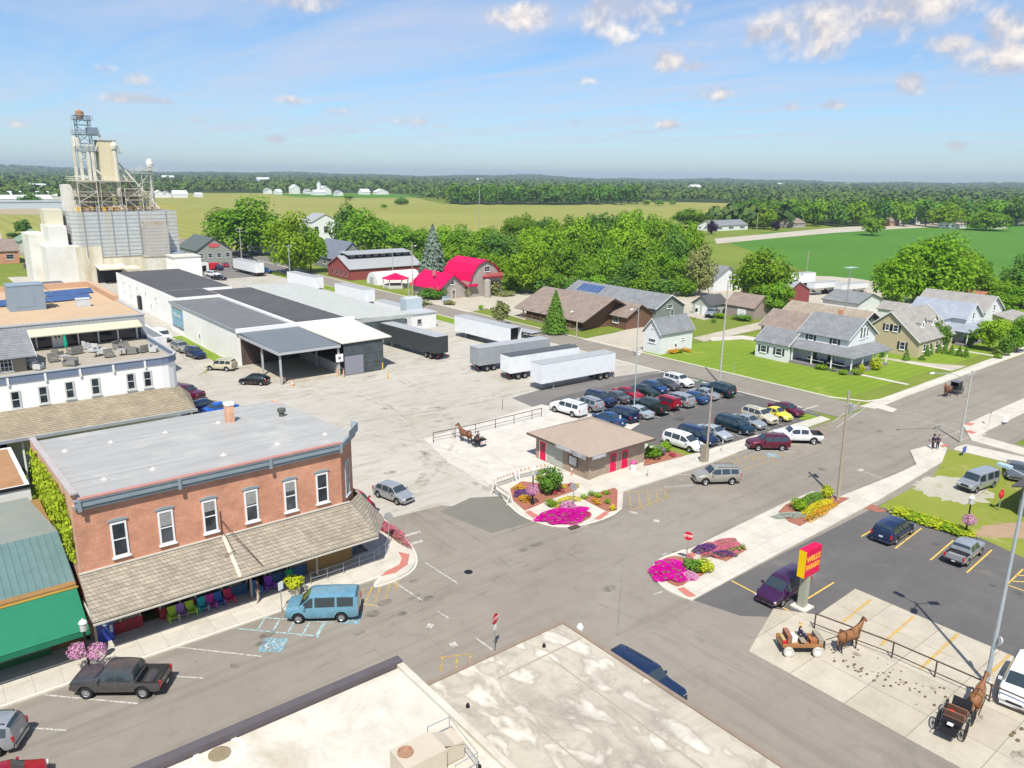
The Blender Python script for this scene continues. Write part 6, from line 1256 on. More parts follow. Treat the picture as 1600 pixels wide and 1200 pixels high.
 slant(K['ws'][0], K['ws'][1], 'windshield', True); slant(K['rw'][0], K['rw'][1], 'rear_window', False)
 out['glass'] = glass
 W = K['W']; L2 = L/2
 hl = []
 hz = interp(st, L2-.2, 1)-.08
 for sy in (1, -1):
  g = MB(); g.box(L2-.26, L2-.045, sy*W*.48, sy*W*.84, hz-.10, hz+.03); hl.append(g)
 tl = []
 tz = interp(st, -L2+.12, 1)
 for sy in (1, -1):
  g = MB()
  tall = kind in ('suv', 'bigsuv', 'minivan', 'astro', 'van', 'hatch', 'jeep', 'pickup')
  g.box(-L2-.012, -L2+.10, sy*(W*.78), sy*(W*.93), tz-(.32 if tall else .14), tz+(.05 if tall else .0)); tl.append(g)
 out['head'] = hl; out['tail'] = tl
 bp = MB(); bp.box(L2-.10, L2+.03, -W*.74, W*.74, zb+.04, zb+.2)
 out['front_bumper'] = bp
 bp = MB(); bp.box(-L2-.05, -L2+.1, -W*.82, W*.82, zb+.06, zb+.24); out['rear_bumper'] = bp
 gr = MB(); gr.box(L2-.08, L2+.012, -W*.42, W*.42, hz-.20, hz-.02); out['grille'] = gr
 pl = MB(); pl.box(-L2-.035, -L2-.018, -.16, .16, tz-.34, tz-.18) if kind not in ('pickup',) else pl.box(-L2-.06, -L2-.052, -.16, .16, zb+.08, zb+.22); out['plate'] = pl
 mi = []
 mx = K['ws'][1]-.35
 for sy in (1, -1):
  g = MB(); wb = interp(st, mx, 3); bz = interp(st, mx, 1); g.box(mx-.06, mx+.06, sy*(wb+.0), sy*(wb+.2), bz+.04, bz+.2); mi.append(g)
 out['mirror'] = mi
 if K.get('rack'):
  g = MB(); zt = interp(st, -.8, 2)
  for sy in (1, -1): g.tube((-1.9, sy*.58, zt+.05), (.1, sy*.58, zt+.05), .02, .02, 6); g.box(-1.9, -1.86, sy*.56, sy*.6, zt-.05, zt+.05); g.box(.06, .1, sy*.56, sy*.6, zt-.05, zt+.05)
  out['rack'] = g
 if K.get('fenders'):
  g = MB()
  for a in K['ax']:
   for sy in (1, -1): g.box(a-.42, a+.42, sy*.72, sy*.94, wr*2+.06, wr*2+.12); g.box(a-.46, a-.42, sy*.72, sy*.94, wr*2-.12, wr*2+.12); g.box(a+.42, a+.46, sy*.72, sy*.94, wr*2-.12, wr*2+.12)
  out['fender'] = g
 w = MB(); tw = .11
 w.lathe([(wr*.62, -tw), (wr*.93, -tw), (wr, -tw*.6), (wr, tw*.6), (wr*.93, tw), (wr*.62, tw)], (0, 0, 0), 20, 'y', closed=True); out['tyre'] = w
 r_ = MB(); r_.lathe([(.001, -.055), (wr*.28, -.06), (wr*.55, -.04), (wr*.64, -.075), (wr*.64, .075), (wr*.55, .04), (wr*.28, .06), (.001, .055)], (0, 0, 0), 16, 'y')
 for i in range(5):
  a = 2*math.pi*i/5
  for sy in (-1, 1): r_.tube((math.cos(a)*wr*.1, sy*.062, math.sin(a)*wr*.1), (math.cos(a)*wr*.6, sy*.066, math.sin(a)*wr*.6), .028, .022, 5)
 out['rim'] = r_
 return out
CARCACHE = {}
DARKBED = M('truck_bed_liner', (.035, .035, .036), .8, .2, 4, world=False)
WELL = M('wheel_well', (.008, .008, .008), .95, .1, 4, world=False)
def car(kind, color, label, x, y, rz, z=0.02, cat=None, group=None, scale=1.0, roofc=None, name=None, tilt=None):
 if kind not in CARCACHE:
  o = car_meshes(kind); K = KINDS[kind]
  C = {}
  C['body'] = o['body'][0][0].mesh('body', [WHITE, DARKBED], True, 32)
  C['glass'] = [(n, g.mesh(n, CGL, True, 30)) for n, g in o['glass']]
  C['head'] = [g.mesh('headlight', HEADL) for g in o['head']]; C['tail'] = [g.mesh('tail_light', TAILL) for g in o['tail']]
  for k in ('front_bumper', 'rear_bumper', 'grille', 'plate', 'rack', 'fender'):
   if k in o: C[k] = o[k].mesh(k, {'front_bumper': TRIMB, 'rear_bumper': TRIMB, 'grille': TRIMB, 'plate': PLATE, 'rack': TRIMB, 'fender': TRIMB}[k])
  C['mirror'] = [g.mesh('mirror', TRIMB) for g in o['mirror']]
  C['tyre'] = o['tyre'].mesh('tyre', RUBBER, True, 40); C['rim'] = o['rim'].mesh('rim', RIMM, True, 40)
  wm = MB()
  wm.box(K['ax'][1]-K['wr'], K['ax'][0]+K['wr'], -K['W']*.9+.14, K['W']*.9-.14, .22, .6 if kind == 'pickup' else K['wr']*2+.02)
  C['well'] = wm.mesh('underbody', WELL)
  CARCACHE[kind] = C
 C = CARCACHE[kind]; K = KINDS[kind]
 names = {'sedan': 'parked_car', 'hatch': 'hatchback', 'suv': 'sport_utility_car', 'bigsuv': 'sport_utility_car', 'minivan': 'minivan', 'astro': 'van', 'van': 'van', 'beetle': 'small_car', 'pickup': 'pickup_truck', 'jeep': 'off_road_car'}
 cats = {'pickup': 'pickup truck', 'minivan': 'minivan', 'astro': 'van', 'van': 'van'}
 t = thing(name or names[kind], label, cat or cats.get(kind, 'car'), (x, y, z), rz, group, scale if scale != 1 else None)
 def lk(nm, me, p, mat=None):
  if mat is not None: me = me.copy(); me.materials[0] = mat
  o = bpy.data.objects.new(nm, me); COL.objects.link(o); o.parent = p; return o
 body = lk('body', C['body'], t, cpaint(color))
 for n, g in C['glass']: lk(n, g, t)
 for g in C['head']: lk('headlight', g, t)
 for g in C['tail']: lk('tail_light', g, t)
 for k in ('front_bumper', 'rear_bumper', 'grille', 'rack', 'fender'):
  if k in C:
   lk(k, C[k], t, None if k not in ('front_bumper', 'rear_bumper') or kind in ('pickup', 'astro', 'van', 'jeep') else cpaint(color))
 lk('number_plate', C['plate'], t); lk('underbody', C['well'], t)
 for g in C['mirror']: lk('mirror', g, t, cpaint(color))
 for a in K['ax']:
  for sy in (1, -1):
   wo = lk('wheel', C['tyre'], t); wo.location = (a, sy*(K['W']-.115), K['wr']); ri = lk('rim', C['rim'], wo)
   if sy < 0: ri.rotation_euler.z = 0
 if roofc:
  K_ = K; zt = interp(K['st'], 0, 2)
 return t
def carpx(kind, color, label, px, py, ang, zc=.8, **kw):
 x, y = G(px, py, zc); return car(kind, color, label, x, y, R(ang), **kw)
N_, S_ = 90, -90
g1 = 'cars in the back row of the car park'; g2 = 'cars in the second row of the car park'; g3 = 'cars nose-in to the pavement of the car park'
carpx('bigsuv', 'white', 'white sport utility vehicle at the left end of the car park, nearest the hitching yard', 888, 636, 96, zc=.9, group=g1)
for i, (k, c, l) in enumerate([('suv', 'silver', 'silver boxy sport utility car just right of the white one at the row end'), ('suv', 'navy', 'dark blue sport utility car between the silver boxy one and a dark grey car'), ('sedan', 'grey', 'dark grey saloon between the dark blue utility car and a red car'),
  ('sedan', 'red', 'red saloon in the back row just left of the light pole top'), ('sedan', 'green', 'very dark green saloon right of the red saloon in the back row'), ('hatch', 'blue', 'blue car in the back row between the dark green saloon and a black one'), ('sedan', 'charcoal', 'black saloon in the back row beside the white utility car')]):
 x, y = (70.2, 70.2, 73.2, 76.1, 78.8, 81.6, 84.2, 86.9)[i+1], 70.6+[0, -.4, .2, .1, .3, -.1, .2, .4][i+1]
 car(k, c, l, x, y+.3, R(S_ if i not in (0, 2) else N_), group=g1)
car('suv', 'white', 'white sport utility car at the far right end of the back row', 89.8, 71.2, R(S_), group=g1)
for i, (k, c, l) in enumerate([('sedan', 'blue', 'blue saloon half hidden behind the roof of the brick restroom building'), ('minivan', 'navy', 'dark navy minivan just above the restroom roof'), ('sedan', 'iceblue', 'pale silver saloon between the navy minivan and a dark pickup'), ('pickup', 'green', 'dark green pickup at the foot of the car park light pole'),
  ('jeep', 'red', 'bright red boxy off-road car in the second row'), ('minivan', 'silver', 'silver minivan between the red off-road car and a blue saloon'), ('sedan', 'blue', 'blue saloon near the right end of the second row'), ('sedan', 'silver', 'grey-silver saloon second from the right end of the second row'), ('bigsuv', 'teal', 'big dark teal utility vehicle at the right end of the second row')]):
 x = (68.0, 70.5, 73.2, 76.0, 78.9, 81.7, 84.6, 87.4, 90.2)[i]
 car(k, c, l, x, 64.6+(.2 if i % 2 else -.1), R(N_), group=g2)
car('minivan', 'white', 'white minivan at the left end of the row facing the pavement', 68.5, 53.0, R(S_+3), group=g3)
car('minivan', 'navy', 'dark blue minivan directly right of the white minivan', 71.5, 53.3, R(S_), group=g3)
car('sedan', 'iceblue', 'silver saloon between the dark blue minivan and the dark teal minivan', 74.3, 53.2, R(S_), group=g3)
car('minivan', 'teal', 'dark teal minivan in the middle of the row facing the pavement', 78.5, 53.1, R(S_-2), group=g3)
car('sedan', 'silver', 'silver saloon tucked between the dark teal minivan and the cream car', 81.4, 53.3, R(S_), group=g3)
car('suv', 'cream', 'cream utility car left of the yellow rounded car', 84.3, 53.5, R(S_-3), group=g3)
car('beetle', 'yellow', 'yellow rounded small car in the car park', 87.2, 52.9, R(S_-3), group=g3)
car('sedan', 'maroon', 'dark red saloon at the right end of the row, beside the yellow car', 90.2, 53.4, R(S_-4), group=g3)
carpx('suv', 'maroon', 'maroon utility car parked at an angle on the main street below the white pickup', 1200, 690, 143, zc=.85)
carpx('pickup', 'white', 'white pickup truck with a black bed cover parked at an angle on the main street', 1246, 679, 139, zc=.9)
carpx('suv', 'champagne', 'silver-beige utility car pulling along the main street by the yellow hatching', 1119, 741, 147, zc=.85)
carpx('astro', 'skyblue', 'light blue van parked beside the shingled awning of the brick building', 506, 944, 146, zc=.9, name='passenger_van', scale=1.04)
carpx('pickup', 'charcoal', 'dark grey crew-cab pickup truck parked left of the brick building', 189, 1056, 143, zc=.95, scale=.95)
carpx('suv', 'silver', 'silver utility car cut off by the left edge of the photo', -42, 1150, 150, zc=.8)
carpx('hatch', 'red', 'bright red car at the bottom left corner, moving along the street', -2, 1222, -8, zc=.8)
carpx('hatch', 'silver', 'silver car driving on the pale side street past the brick building', 615, 768, -78, zc=.75)
carpx('sedan', 'red', 'red car with a green windscreen half hidden behind the east side of the brick building', 556, 778, -88, zc=.9)
carpx('minivan', 'navy', 'dark blue minivan with its rear towards us in the fresh asphalt car park', 1397, 823, 2, zc=.9)
carpx('pickup', 'silver', 'silver pickup truck with an open bed by the hanging pink flowers', 1508, 858, 2, zc=.8, scale=.84)
carpx('minivan', 'purple', 'dark purple minivan parked beside the pole of the red and yellow sign', 1224, 914, 182, zc=.85)
carpx('minivan', 'white', 'white minivan cut off by the right edge of the photo', 1600, 1062, 188, zc=.9)
carpx('bigsuv', 'navy', 'dark blue vehicle beyond the edge of the stained flat roof', 1006, 1055, -87, zc=1.2)
carpx('van', 'silver', 'old grey van with wide windscreen parked on the worn lawn patch', 1529, 748, 172, zc=1.0, scale=.88)
s1 = 'cars by the long white warehouse wall'
carpx('suv', 'champagne', 'dull silver estate car highest up along the white warehouse wall', 283, 543, -82, zc=.7, group=s1)
carpx('suv', 'navy', 'dark blue car next below the dull silver one by the warehouse wall', 305, 552, -82, zc=.7, group=s1)
carpx('suv', 'cream', 'whitish utility car with a spare wheel at the corner of the white warehouse', 345, 570, 132, zc=.8, group=s1)
carpx('hatch', 'black', 'black hatchback alone on the gravel in front of the open canopy', 397, 593, 135, zc=.7, group=s1)
s2 = 'cars behind the grey metal roof'
carpx('bigsuv', 'maroon', 'dark red utility car in the gap between the white building and the brick one', 291, 614, -60, zc=.8, group=s2)
carpx('hatch', 'navy', 'dark blue hatchback behind the parapet of the grey roof', 318, 632, 15, zc=.8, group=s2)
carpx('sedan', 'brightblue', 'vivid blue car roof showing above the grey roof edge', 344, 636, 12, zc=.8, group=s2)
carpx('bigsuv', 'charcoal', 'dark pickup towing a low black trailer on the road by the log store', 742, 516, -84, zc=.9)
carpx('van', 'white', 'white box-like van parked where the tan building meets the white warehouse street', 252, 522, -85, zc=1.2)
s3 = 'cars outside the restaurant'
for i, (px, py, k, c, l) in enumerate([(318, 419, 'sedan', 'champagne', 'beige car parked before the gabled restaurant'), (340, 418, 'suv', 'navy', 'dark blue car under the restaurant gable'), (352, 413, 'sedan', 'red', 'small red car at the right end of the restaurant front'), (372, 417, 'sedan', 'charcoal', 'dark low car parked right of the restaurant'),
  (300, 413, 'suv', 'black', 'black car close to the restaurant wall'), (384, 401, 'bigsuv', 'black', 'black vehicle on the road beside the tall street light'), (392, 406, 'sedan', 'grey', 'grey car just behind the black vehicle by the street light'), (333, 428, 'suv', 'white', 'white van-like car by the red skip'), (342, 433, 'sedan', 'black', 'long black car beside the little white hut'), (414, 423, 'suv', 'blue', 'blue truck tractor parked at the end of the farthest trailer')]):
 carpx(k, c, l, px, py, (80, -80)[i % 2] if i < 5 else -60, zc=.8, group=s3)
carpx('minivan', 'navy', 'dark blue car half hidden by the white elevator tower at far left', 52, 414, 10, zc=1.0)
carpx('pickup', 'silver', 'pickup parked under the yard tree beside the grey garage', 1113, 489, 200, zc=.8)
carpx('sedan', 'navy', 'dark blue car parked in the shade behind the big green tree', 1390, 477, 170, zc=.8)
carpx('suv', 'charcoal', 'dark car beside the dark blue one in the shade of the big tree', 1424, 480, 170, zc=.8)
carpx('van', 'yellow', 'yellow vehicle on the lawn behind the grey long building', 972, 443, 10, zc=1.2, scale=1.1)
carpx('sedan', 'grey', 'car at the far right edge behind the lamp head', 1588, 732, 200, zc=.8)
TRW = M('trailer_white', (.74, .76, .77), .45, .07, 1.0, world=False, dirt=(.5, .48, .44), dscale=.7, damt=.25)
TRG = M('trailer_grey', (.30, .32, .33), .5, .1, 1.0, world=False); TRK = M('trailer_black', (.05, .055, .055), .55, .2, 1.0, world=False)
TROOF = M('trailer_roof', (.36, .37, .37), .5, .1, 1.0, world=False); DARKIN = M('dark_interior', (.02, .016, .014), .9, .3, 1.0, world=False)
TCACHE = {}
def trailer_parts(L, H, open_=False, hopper=False):
 W = 1.3; z0 = 1.12
 b = MB()
 if hopper:
  b.add([(-L/2, -W, 2.0), (L/2, -W, 2.0), (L/2, W, 2.0), (-L/2, W, 2.0), (-L/2, -W, H), (L/2, -W, H), (L/2, W, H), (-L/2, W, H)], [(0,1,5,4),(1,2,6,5),(2,3,7,6),(3,0,4,7),(4,5,6,7)])
  for c in (-L/4, L/4): b.add([(c-L/4, -W, 2.0), (c+L/4, -W, 2.0), (c+L/4, W, 2.0), (c-L/4, W, 2.0), (c-.4, -.4, .9), (c+.4, -.4, .9), (c+.4, .4, .9), (c-.4, .4, .9)], [(1,0,4,5),(2,1,5,6),(3,2,6,7),(0,3,7,4),(4,7,6,5)])
 else:
  t = .05
  b.box(-L/2+t, L/2, -W, -W+t, z0, H); b.box(-L/2+t, L/2, W-t, W, z0, H); b.box(L/2-t, L/2, -W+t, W-t, z0, H)
  b.box(-L/2+t, L/2-t, -W+t, W-t, z0, z0+.06)
  if not open_: b.box(-L/2, -L/2+t, -W, W, z0, H)
  for i in range(int(L/1.2)): 
   for s in (-1, 1): b.box(-L/2+.6+i*1.2, -L/2+.63+i*1.2, s*W, s*(W+.012), z0+.08, H-.08)
 r = MB(); r.box(-L/2-.01, L/2+.01, -W-.015, W+.015, H+.001, H+.04)
 u = MB(); u.box(-L/2+.2, L/2-.6, -.45, .45, .9, z0-.002); u.box(-L/2, -L/2+.12, -W, W, .5, .62); u.box(-L/2+.02, -L/2+.1, -.7, -.6, .6, z0); u.box(-L/2+.02, -L/2+.1, .6, .7, .6, z0)
 leg = MB()
 for s in (-1, 1): leg.box(L/2-2.8, L/2-2.65, s*.75-.07, s*.75+.07, .06, z0-.002); leg.box(L/2-2.9, L/2-2.55, s*.75-.15, s*.75+.15, 0, .06)
 dr = None
 if not open_ and not hopper:
  dr = MB(); dr.box(-L/2-.04, -L/2-.001, -W+.06, -.02, z0+.08, H-.08); dr.box(-L/2-.04, -L/2-.001, .02, W-.06, z0+.08, H-.08)
  for yy in (-.9, -.35, .35, .9): dr.tube((-L/2-.06, yy, z0+.1), (-L/2-.06, yy, H-.1), .02, .02, 5)
 tl = MB()
 for s in (-1, 1): tl.box(-L/2-.03, -L/2+.0, s*W*.6, s*W*.9, .66, .8)
 wl = MB(); wl.lathe([(.28, -.28), (.48, -.28), (.5, -.2), (.5, .2), (.48, .28), (.28, .28)], (0, 0, 0), 18, 'y', closed=True)
 ri = MB(); ri.lathe([(.001, -.1), (.14, -.2), (.3, -.22), (.3, .22), (.14, .2), (.001, .1)], (0, 0, 0), 14, 'y')
 return dict(b=b, r=r, u=u, leg=leg, dr=dr, tl=tl, wl=wl, ri=ri)
def trailer(label, x, y, rz, L=14.6, H=3.95, mat=None, roof=None, open_=False, hopper=False, group='semi trailers in the yard', z=.02, name='semi_trailer', cat='trailer', txt=None):
 P_ = trailer_parts(L, H, open_, hopper)
 t = thing(name, label, cat, (x, y, z), rz, group)
 bo = P_['b'].build('body', mat or TRW, t); P_['r'].build('roof', roof or TROOF, t) if not open_ or True else 0
 P_['u'].build('chassis', TRIMB, t); P_['leg'].build('landing_gear', STEEL, t); P_['tl'].build('tail_light', TAILL, t)
 if P_['dr']: P_['dr'].build('rear_door', mat or TRW, t)
 if open_:
  m = MB(); m.box(-L/2+.06, -L/2+.5, -1.24, 1.24, 1.19, H-.05); m = MB(); m.quad((-L/2+.9, -1.24, 1.19), (-L/2+.9, 1.24, 1.19), (-L/2+.9, 1.24, H-.05), (-L/2+.9, -1.24, H-.05)); m.build('inside', DARKIN, t)
 key = 'w'
 if key not in TCACHE: TCACHE[key] = (P_['wl'].mesh('tyre', RUBBER, True, 40), P_['ri'].mesh('rim', RIMD, True, 40))
 for ax in (-L/2+1.6, -L/2+2.9):
  for s in (-1, 1):
   o = bpy.data.objects.new('wheel', TCACHE[key][0]); COL.objects.link(o); o.parent = t; o.location = (ax, s*1.0, .5)
   q = bpy.data.objects.new('rim', TCACHE[key][1]); COL.objects.link(q); q.parent = o
 if txt:
  for s_, size, dz, dx in txt:
   Mx = Matrix.Translation((dx, 1.33, dz)) @ Matrix(((-1, 0, 0, 0), (0, 0, 1, 0), (0, 1, 0, 0), (0, 0, 0, 1)))
   text_mesh('lettering', s_, size, GREYTXT, Mx, t, .004)
 return t
GREYTXT = M('grey_lettering', (.12, .13, .14), .6, .1, 3)
trailer('large white trailer parked closest to the car park, wheels at its right end', 78.0, 81.6, R(178), 14.6)
trailer('white trailer with a dark grey roof between the large white and the grey trailers', 77.6, 88.8, R(-3), 13.6, 3.7, roof=M('dark_trailer_roof', (.09, .095, .1), .6, .15, 1, world=False))
trailer('grey trailer with open top behind the two white trailers', 77.0, 95.5, R(-3), 14.2, 3.9, mat=TRG)
trailer('white trailer with its back doors open showing a dark inside', 84.8, 112.4, R(93), 16.2, 4.0, open_=True)
trailer('black trailer with grey roof beside the dark mesh end of the canopy', 69.6, 113.6, R(94), 16.4, 4.0, mat=TRK)
trailer('flat low trailer loaded with long white sheets by the roadside', 86.0, 146.5, R(92), 15.5, 2.4, mat=TRW)
trailer('white trailer with small lettering on its side, nearest the tent', 86.2, 167.0, R(92), 14.5, 3.95)
trailer('white trailer with a small rear window left of the lettered one', 86.0, 194.5, R(92), 16.0, 3.95)
trailer('corrugated white trailer on a brown chassis by the blue tractor', 85.5, 234, R(93), 16.5, 4.0)
trailer('low flatbed trailer hitched behind the dark pickup on the road', 93.4, 112.8, R(-82), 8.0, 1.35, mat=TRK, name='flatbed_trailer', group='trailers on the road')
trailer('white box trailer farthest back in the eastern gravel yard', 206, 123, R(172), 12.5, 3.9, group='trailers in the eastern yard')
trailer('white grain hopper trailer left of its twin in the eastern yard', 197.5, 110.2, R(170), 9.5, 3.4, hopper=True, group='trailers in the eastern yard')
trailer('white grain hopper trailer right of its twin in the eastern yard', 202.0, 104.5, R(170), 10.5, 3.4, hopper=True, group='trailers in the eastern yard')
def hgt(px, py, x, y):
 """height at which the pixel's line of sight passes over ground point (x, y)"""
 d = CR*((px-CXP)/FP)+CU*((CYP-py)/FP)+CF
 return CAMH+d.z*math.hypot(x, y)/math.hypot(d.x, d.y)
G_BR = Mleaf('leaves_bright', (.17, .34, .02), (.30, .47, .04), .012, .14, .38)
G_MD = Mleaf('leaves_mid', (.12, .275, .022), (.235, .39, .04), .012, .16, .38)
G_DK = Mleaf('leaves_dark', (.075, .19, .035), (.15, .28, .05), .01, .16, .32)
G_OL = Mleaf('leaves_olive', (.22, .26, .08), (.32, .34, .13), .01, .15, .25)
G_SP = Mleaf('spruce_needles', (.13, .19, .14), (.26, .32, .25), .0, .1, .1)
G_CO = Mleaf('conifer_green', (.08, .19, .03), (.16, .30, .04), .01, .15, .2)
G_PU = Mleaf('leaves_purple', (.035, .02, .045), (.06, .035, .075), .0, .1, .2)
for i_ in ():
 pass
BARK = M('bark', (.20, .16, .12), .9, .3, 4, world=False)
def crown_pts(seed, kind, n):
 rs = np.random.RandomState(seed); P, N = [], []
 if kind in ('round', 'wide', 'tall', 'open'):
  k = {'round': 26, 'wide': 34, 'tall': 24, 'open': 18}[kind]
  zc, rz = {'round': (.52, .44), 'wide': (.50, .44), 'tall': (.52, .45), 'open': (.58, .38)}[kind]
  cs = []
  while len(cs) < k:
   u = rs.uniform(-1, 1, 3); r = np.linalg.norm(u)
   if r > 1 or r < .35: continue
   c = np.array([u[0]*.36, u[1]*.36, zc+u[2]*rz*.78]); cs.append((c, rs.uniform(.12, .21)*(1.0 if kind != 'open' else .85)))
  cs.append((np.array([0, 0, zc]), .26))
  w = np.array([r*r for _, r in cs]); cnt = rs.multinomial(n, w/w.sum())
  for (c, r), m in zip(cs, cnt):
   d = rs.normal(0, 1, (m, 3)); d /= np.linalg.norm(d, axis=1)[:, None]
   rr = r*np.clip(rs.normal(.93, .16, (m, 1)), .3, 1.35)
   p = c+d*rr*np.array([1, 1, .8]); ok = (d[:, 2] > -.75)
   P.append(p[ok]); N.append((d*.8+np.array([0, 0, .5]))[ok])
 elif kind == 'cone':
  m = n; h = rs.uniform(0, 1, m)**1.35; a = rs.uniform(0, 2*math.pi, m); tier = (np.floor(h*15)+.5)/15; fr = h*15-np.floor(h*15)
  r = .5*(1-h)**.85*(1.08-.38*fr)*(1+.12*np.sin(a*7+tier*40))*rs.uniform(.72, 1.05, m)
  P.append(np.stack([r*np.cos(a), r*np.sin(a), .06+h*.94], 1)); N.append(np.stack([np.cos(a)*.8, np.sin(a)*.8, np.full(m, .8)], 1))
 elif kind == 'bush':
  k = 9; cs = [(np.array([rs.uniform(-.28, .28), rs.uniform(-.28, .28), rs.uniform(.3, .62)]), rs.uniform(.2, .32)) for _ in range(k)]+[(np.array([0, 0, .45]), .4)]
  for c, r in cs:
   m = n//(k+1); d = rs.normal(0, 1, (m, 3)); d /= np.linalg.norm(d, axis=1)[:, None]; p = c+d*r*np.clip(rs.normal(.95, .1, (m, 1)), .5, 1.2)
   p[:, 2] = np.clip(p[:, 2], .01, 2); P.append(p); N.append(d+np.array([0, 0, .3]))
 elif kind == 'mat':
  r = .5*np.sqrt(rs.uniform(0, 1, n)); a = rs.uniform(0, 2*math.pi, n); r = r*(1+.12*np.sin(a*3+seed)+.08*np.sin(a*7))
  z = (1-(r/.56)**2).clip(0, 1)*(.7+.3*rs.uniform(0, 1, n)); P.append(np.stack([r*np.cos(a), r*np.sin(a), z], 1)); N.append(np.stack([np.cos(a)*r, np.sin(a)*r, np.full(n, .9)], 1))
 elif kind == 'ball':
  d = rs.normal(0, 1, (n, 3)); d /= np.linalg.norm(d, axis=1)[:, None]; r = .5*np.clip(rs.normal(.93, .1, (n, 1)), .6, 1.15)
  p = d*r; p[:, 2] = p[:, 2]*.85-(np.abs(p[:, 2]) < 0); P.append(p); N.append(d)
 return np.concatenate(P), np.concatenate(N)
CM = {}
def crown_mesh(kind, seed, n, leaf, mat):
 key = (kind, seed, n, leaf, mat.name)
 if key not in CM:
  p, nn = crown_pts(seed, kind, n); rs = np.random.RandomState(seed+99)
  CM[key] = quads_mesh('crown', leaf_quads(p, nn, leaf, .4, rs), mat)
 return CM[key]
def trunk_mesh(seed):
 key = ('trunk', seed)
 if key not in CM:
  r_ = random.Random(seed); b = MB(); b.tube((0, 0, 0), (0, 0, .28), .028, .02, 8); b.tube((0, 0, .28), (.01, .01, .62), .02, .009, 7)
  for i in range(7):
   a = i*2*math.pi/7+r_.uniform(-.3, .3); z = r_.uniform(.24, .45); b.tube((0, 0, z), (.26*math.cos(a), .26*math.sin(a), z+r_.uniform(.15, .3)), .011, .004, 5)
  CM[key] = b.mesh('trunk', BARK, True)
 return CM[key]
def plant(name, label, cat, x, y, z, w, h, kind, seed, n, leaf, mat, group=None, trunk=True, part='crown', rz=None):
 t = thing(name, label, cat, (x, y, z), rnd.uniform(0, 6.28) if rz is None else rz, group)
 c = bpy.data.objects.new(part, crown_mesh(kind, seed, n, leaf, mat)); COL.objects.link(c); c.parent = t; c.scale = (w, w, h)
 if trunk:
  k = bpy.data.objects.new('trunk', trunk_mesh(seed % 3)); COL.objects.link(k); k.parent = t; k.scale = (min(w, h)*1.0, min(w, h)*1.0, h)
 return t
def tree(bx, by, top, wpx, label, mat=None, kind='round', seed=None, n=4200, leaf=.030, group=None, z=0.0):
 x, y = G(bx, by, z); h = hgt(bx, top, x, y)-z; w = math.hypot(x, y)*wpx/FP*1.06
 if seed is None: seed = rnd.randrange(4)
 return plant('conifer_tree' if kind == 'cone' else 'leafy_tree', label, 'tree', x, y, z, w, h, kind, seed, n, leaf, mat or G_MD, group)
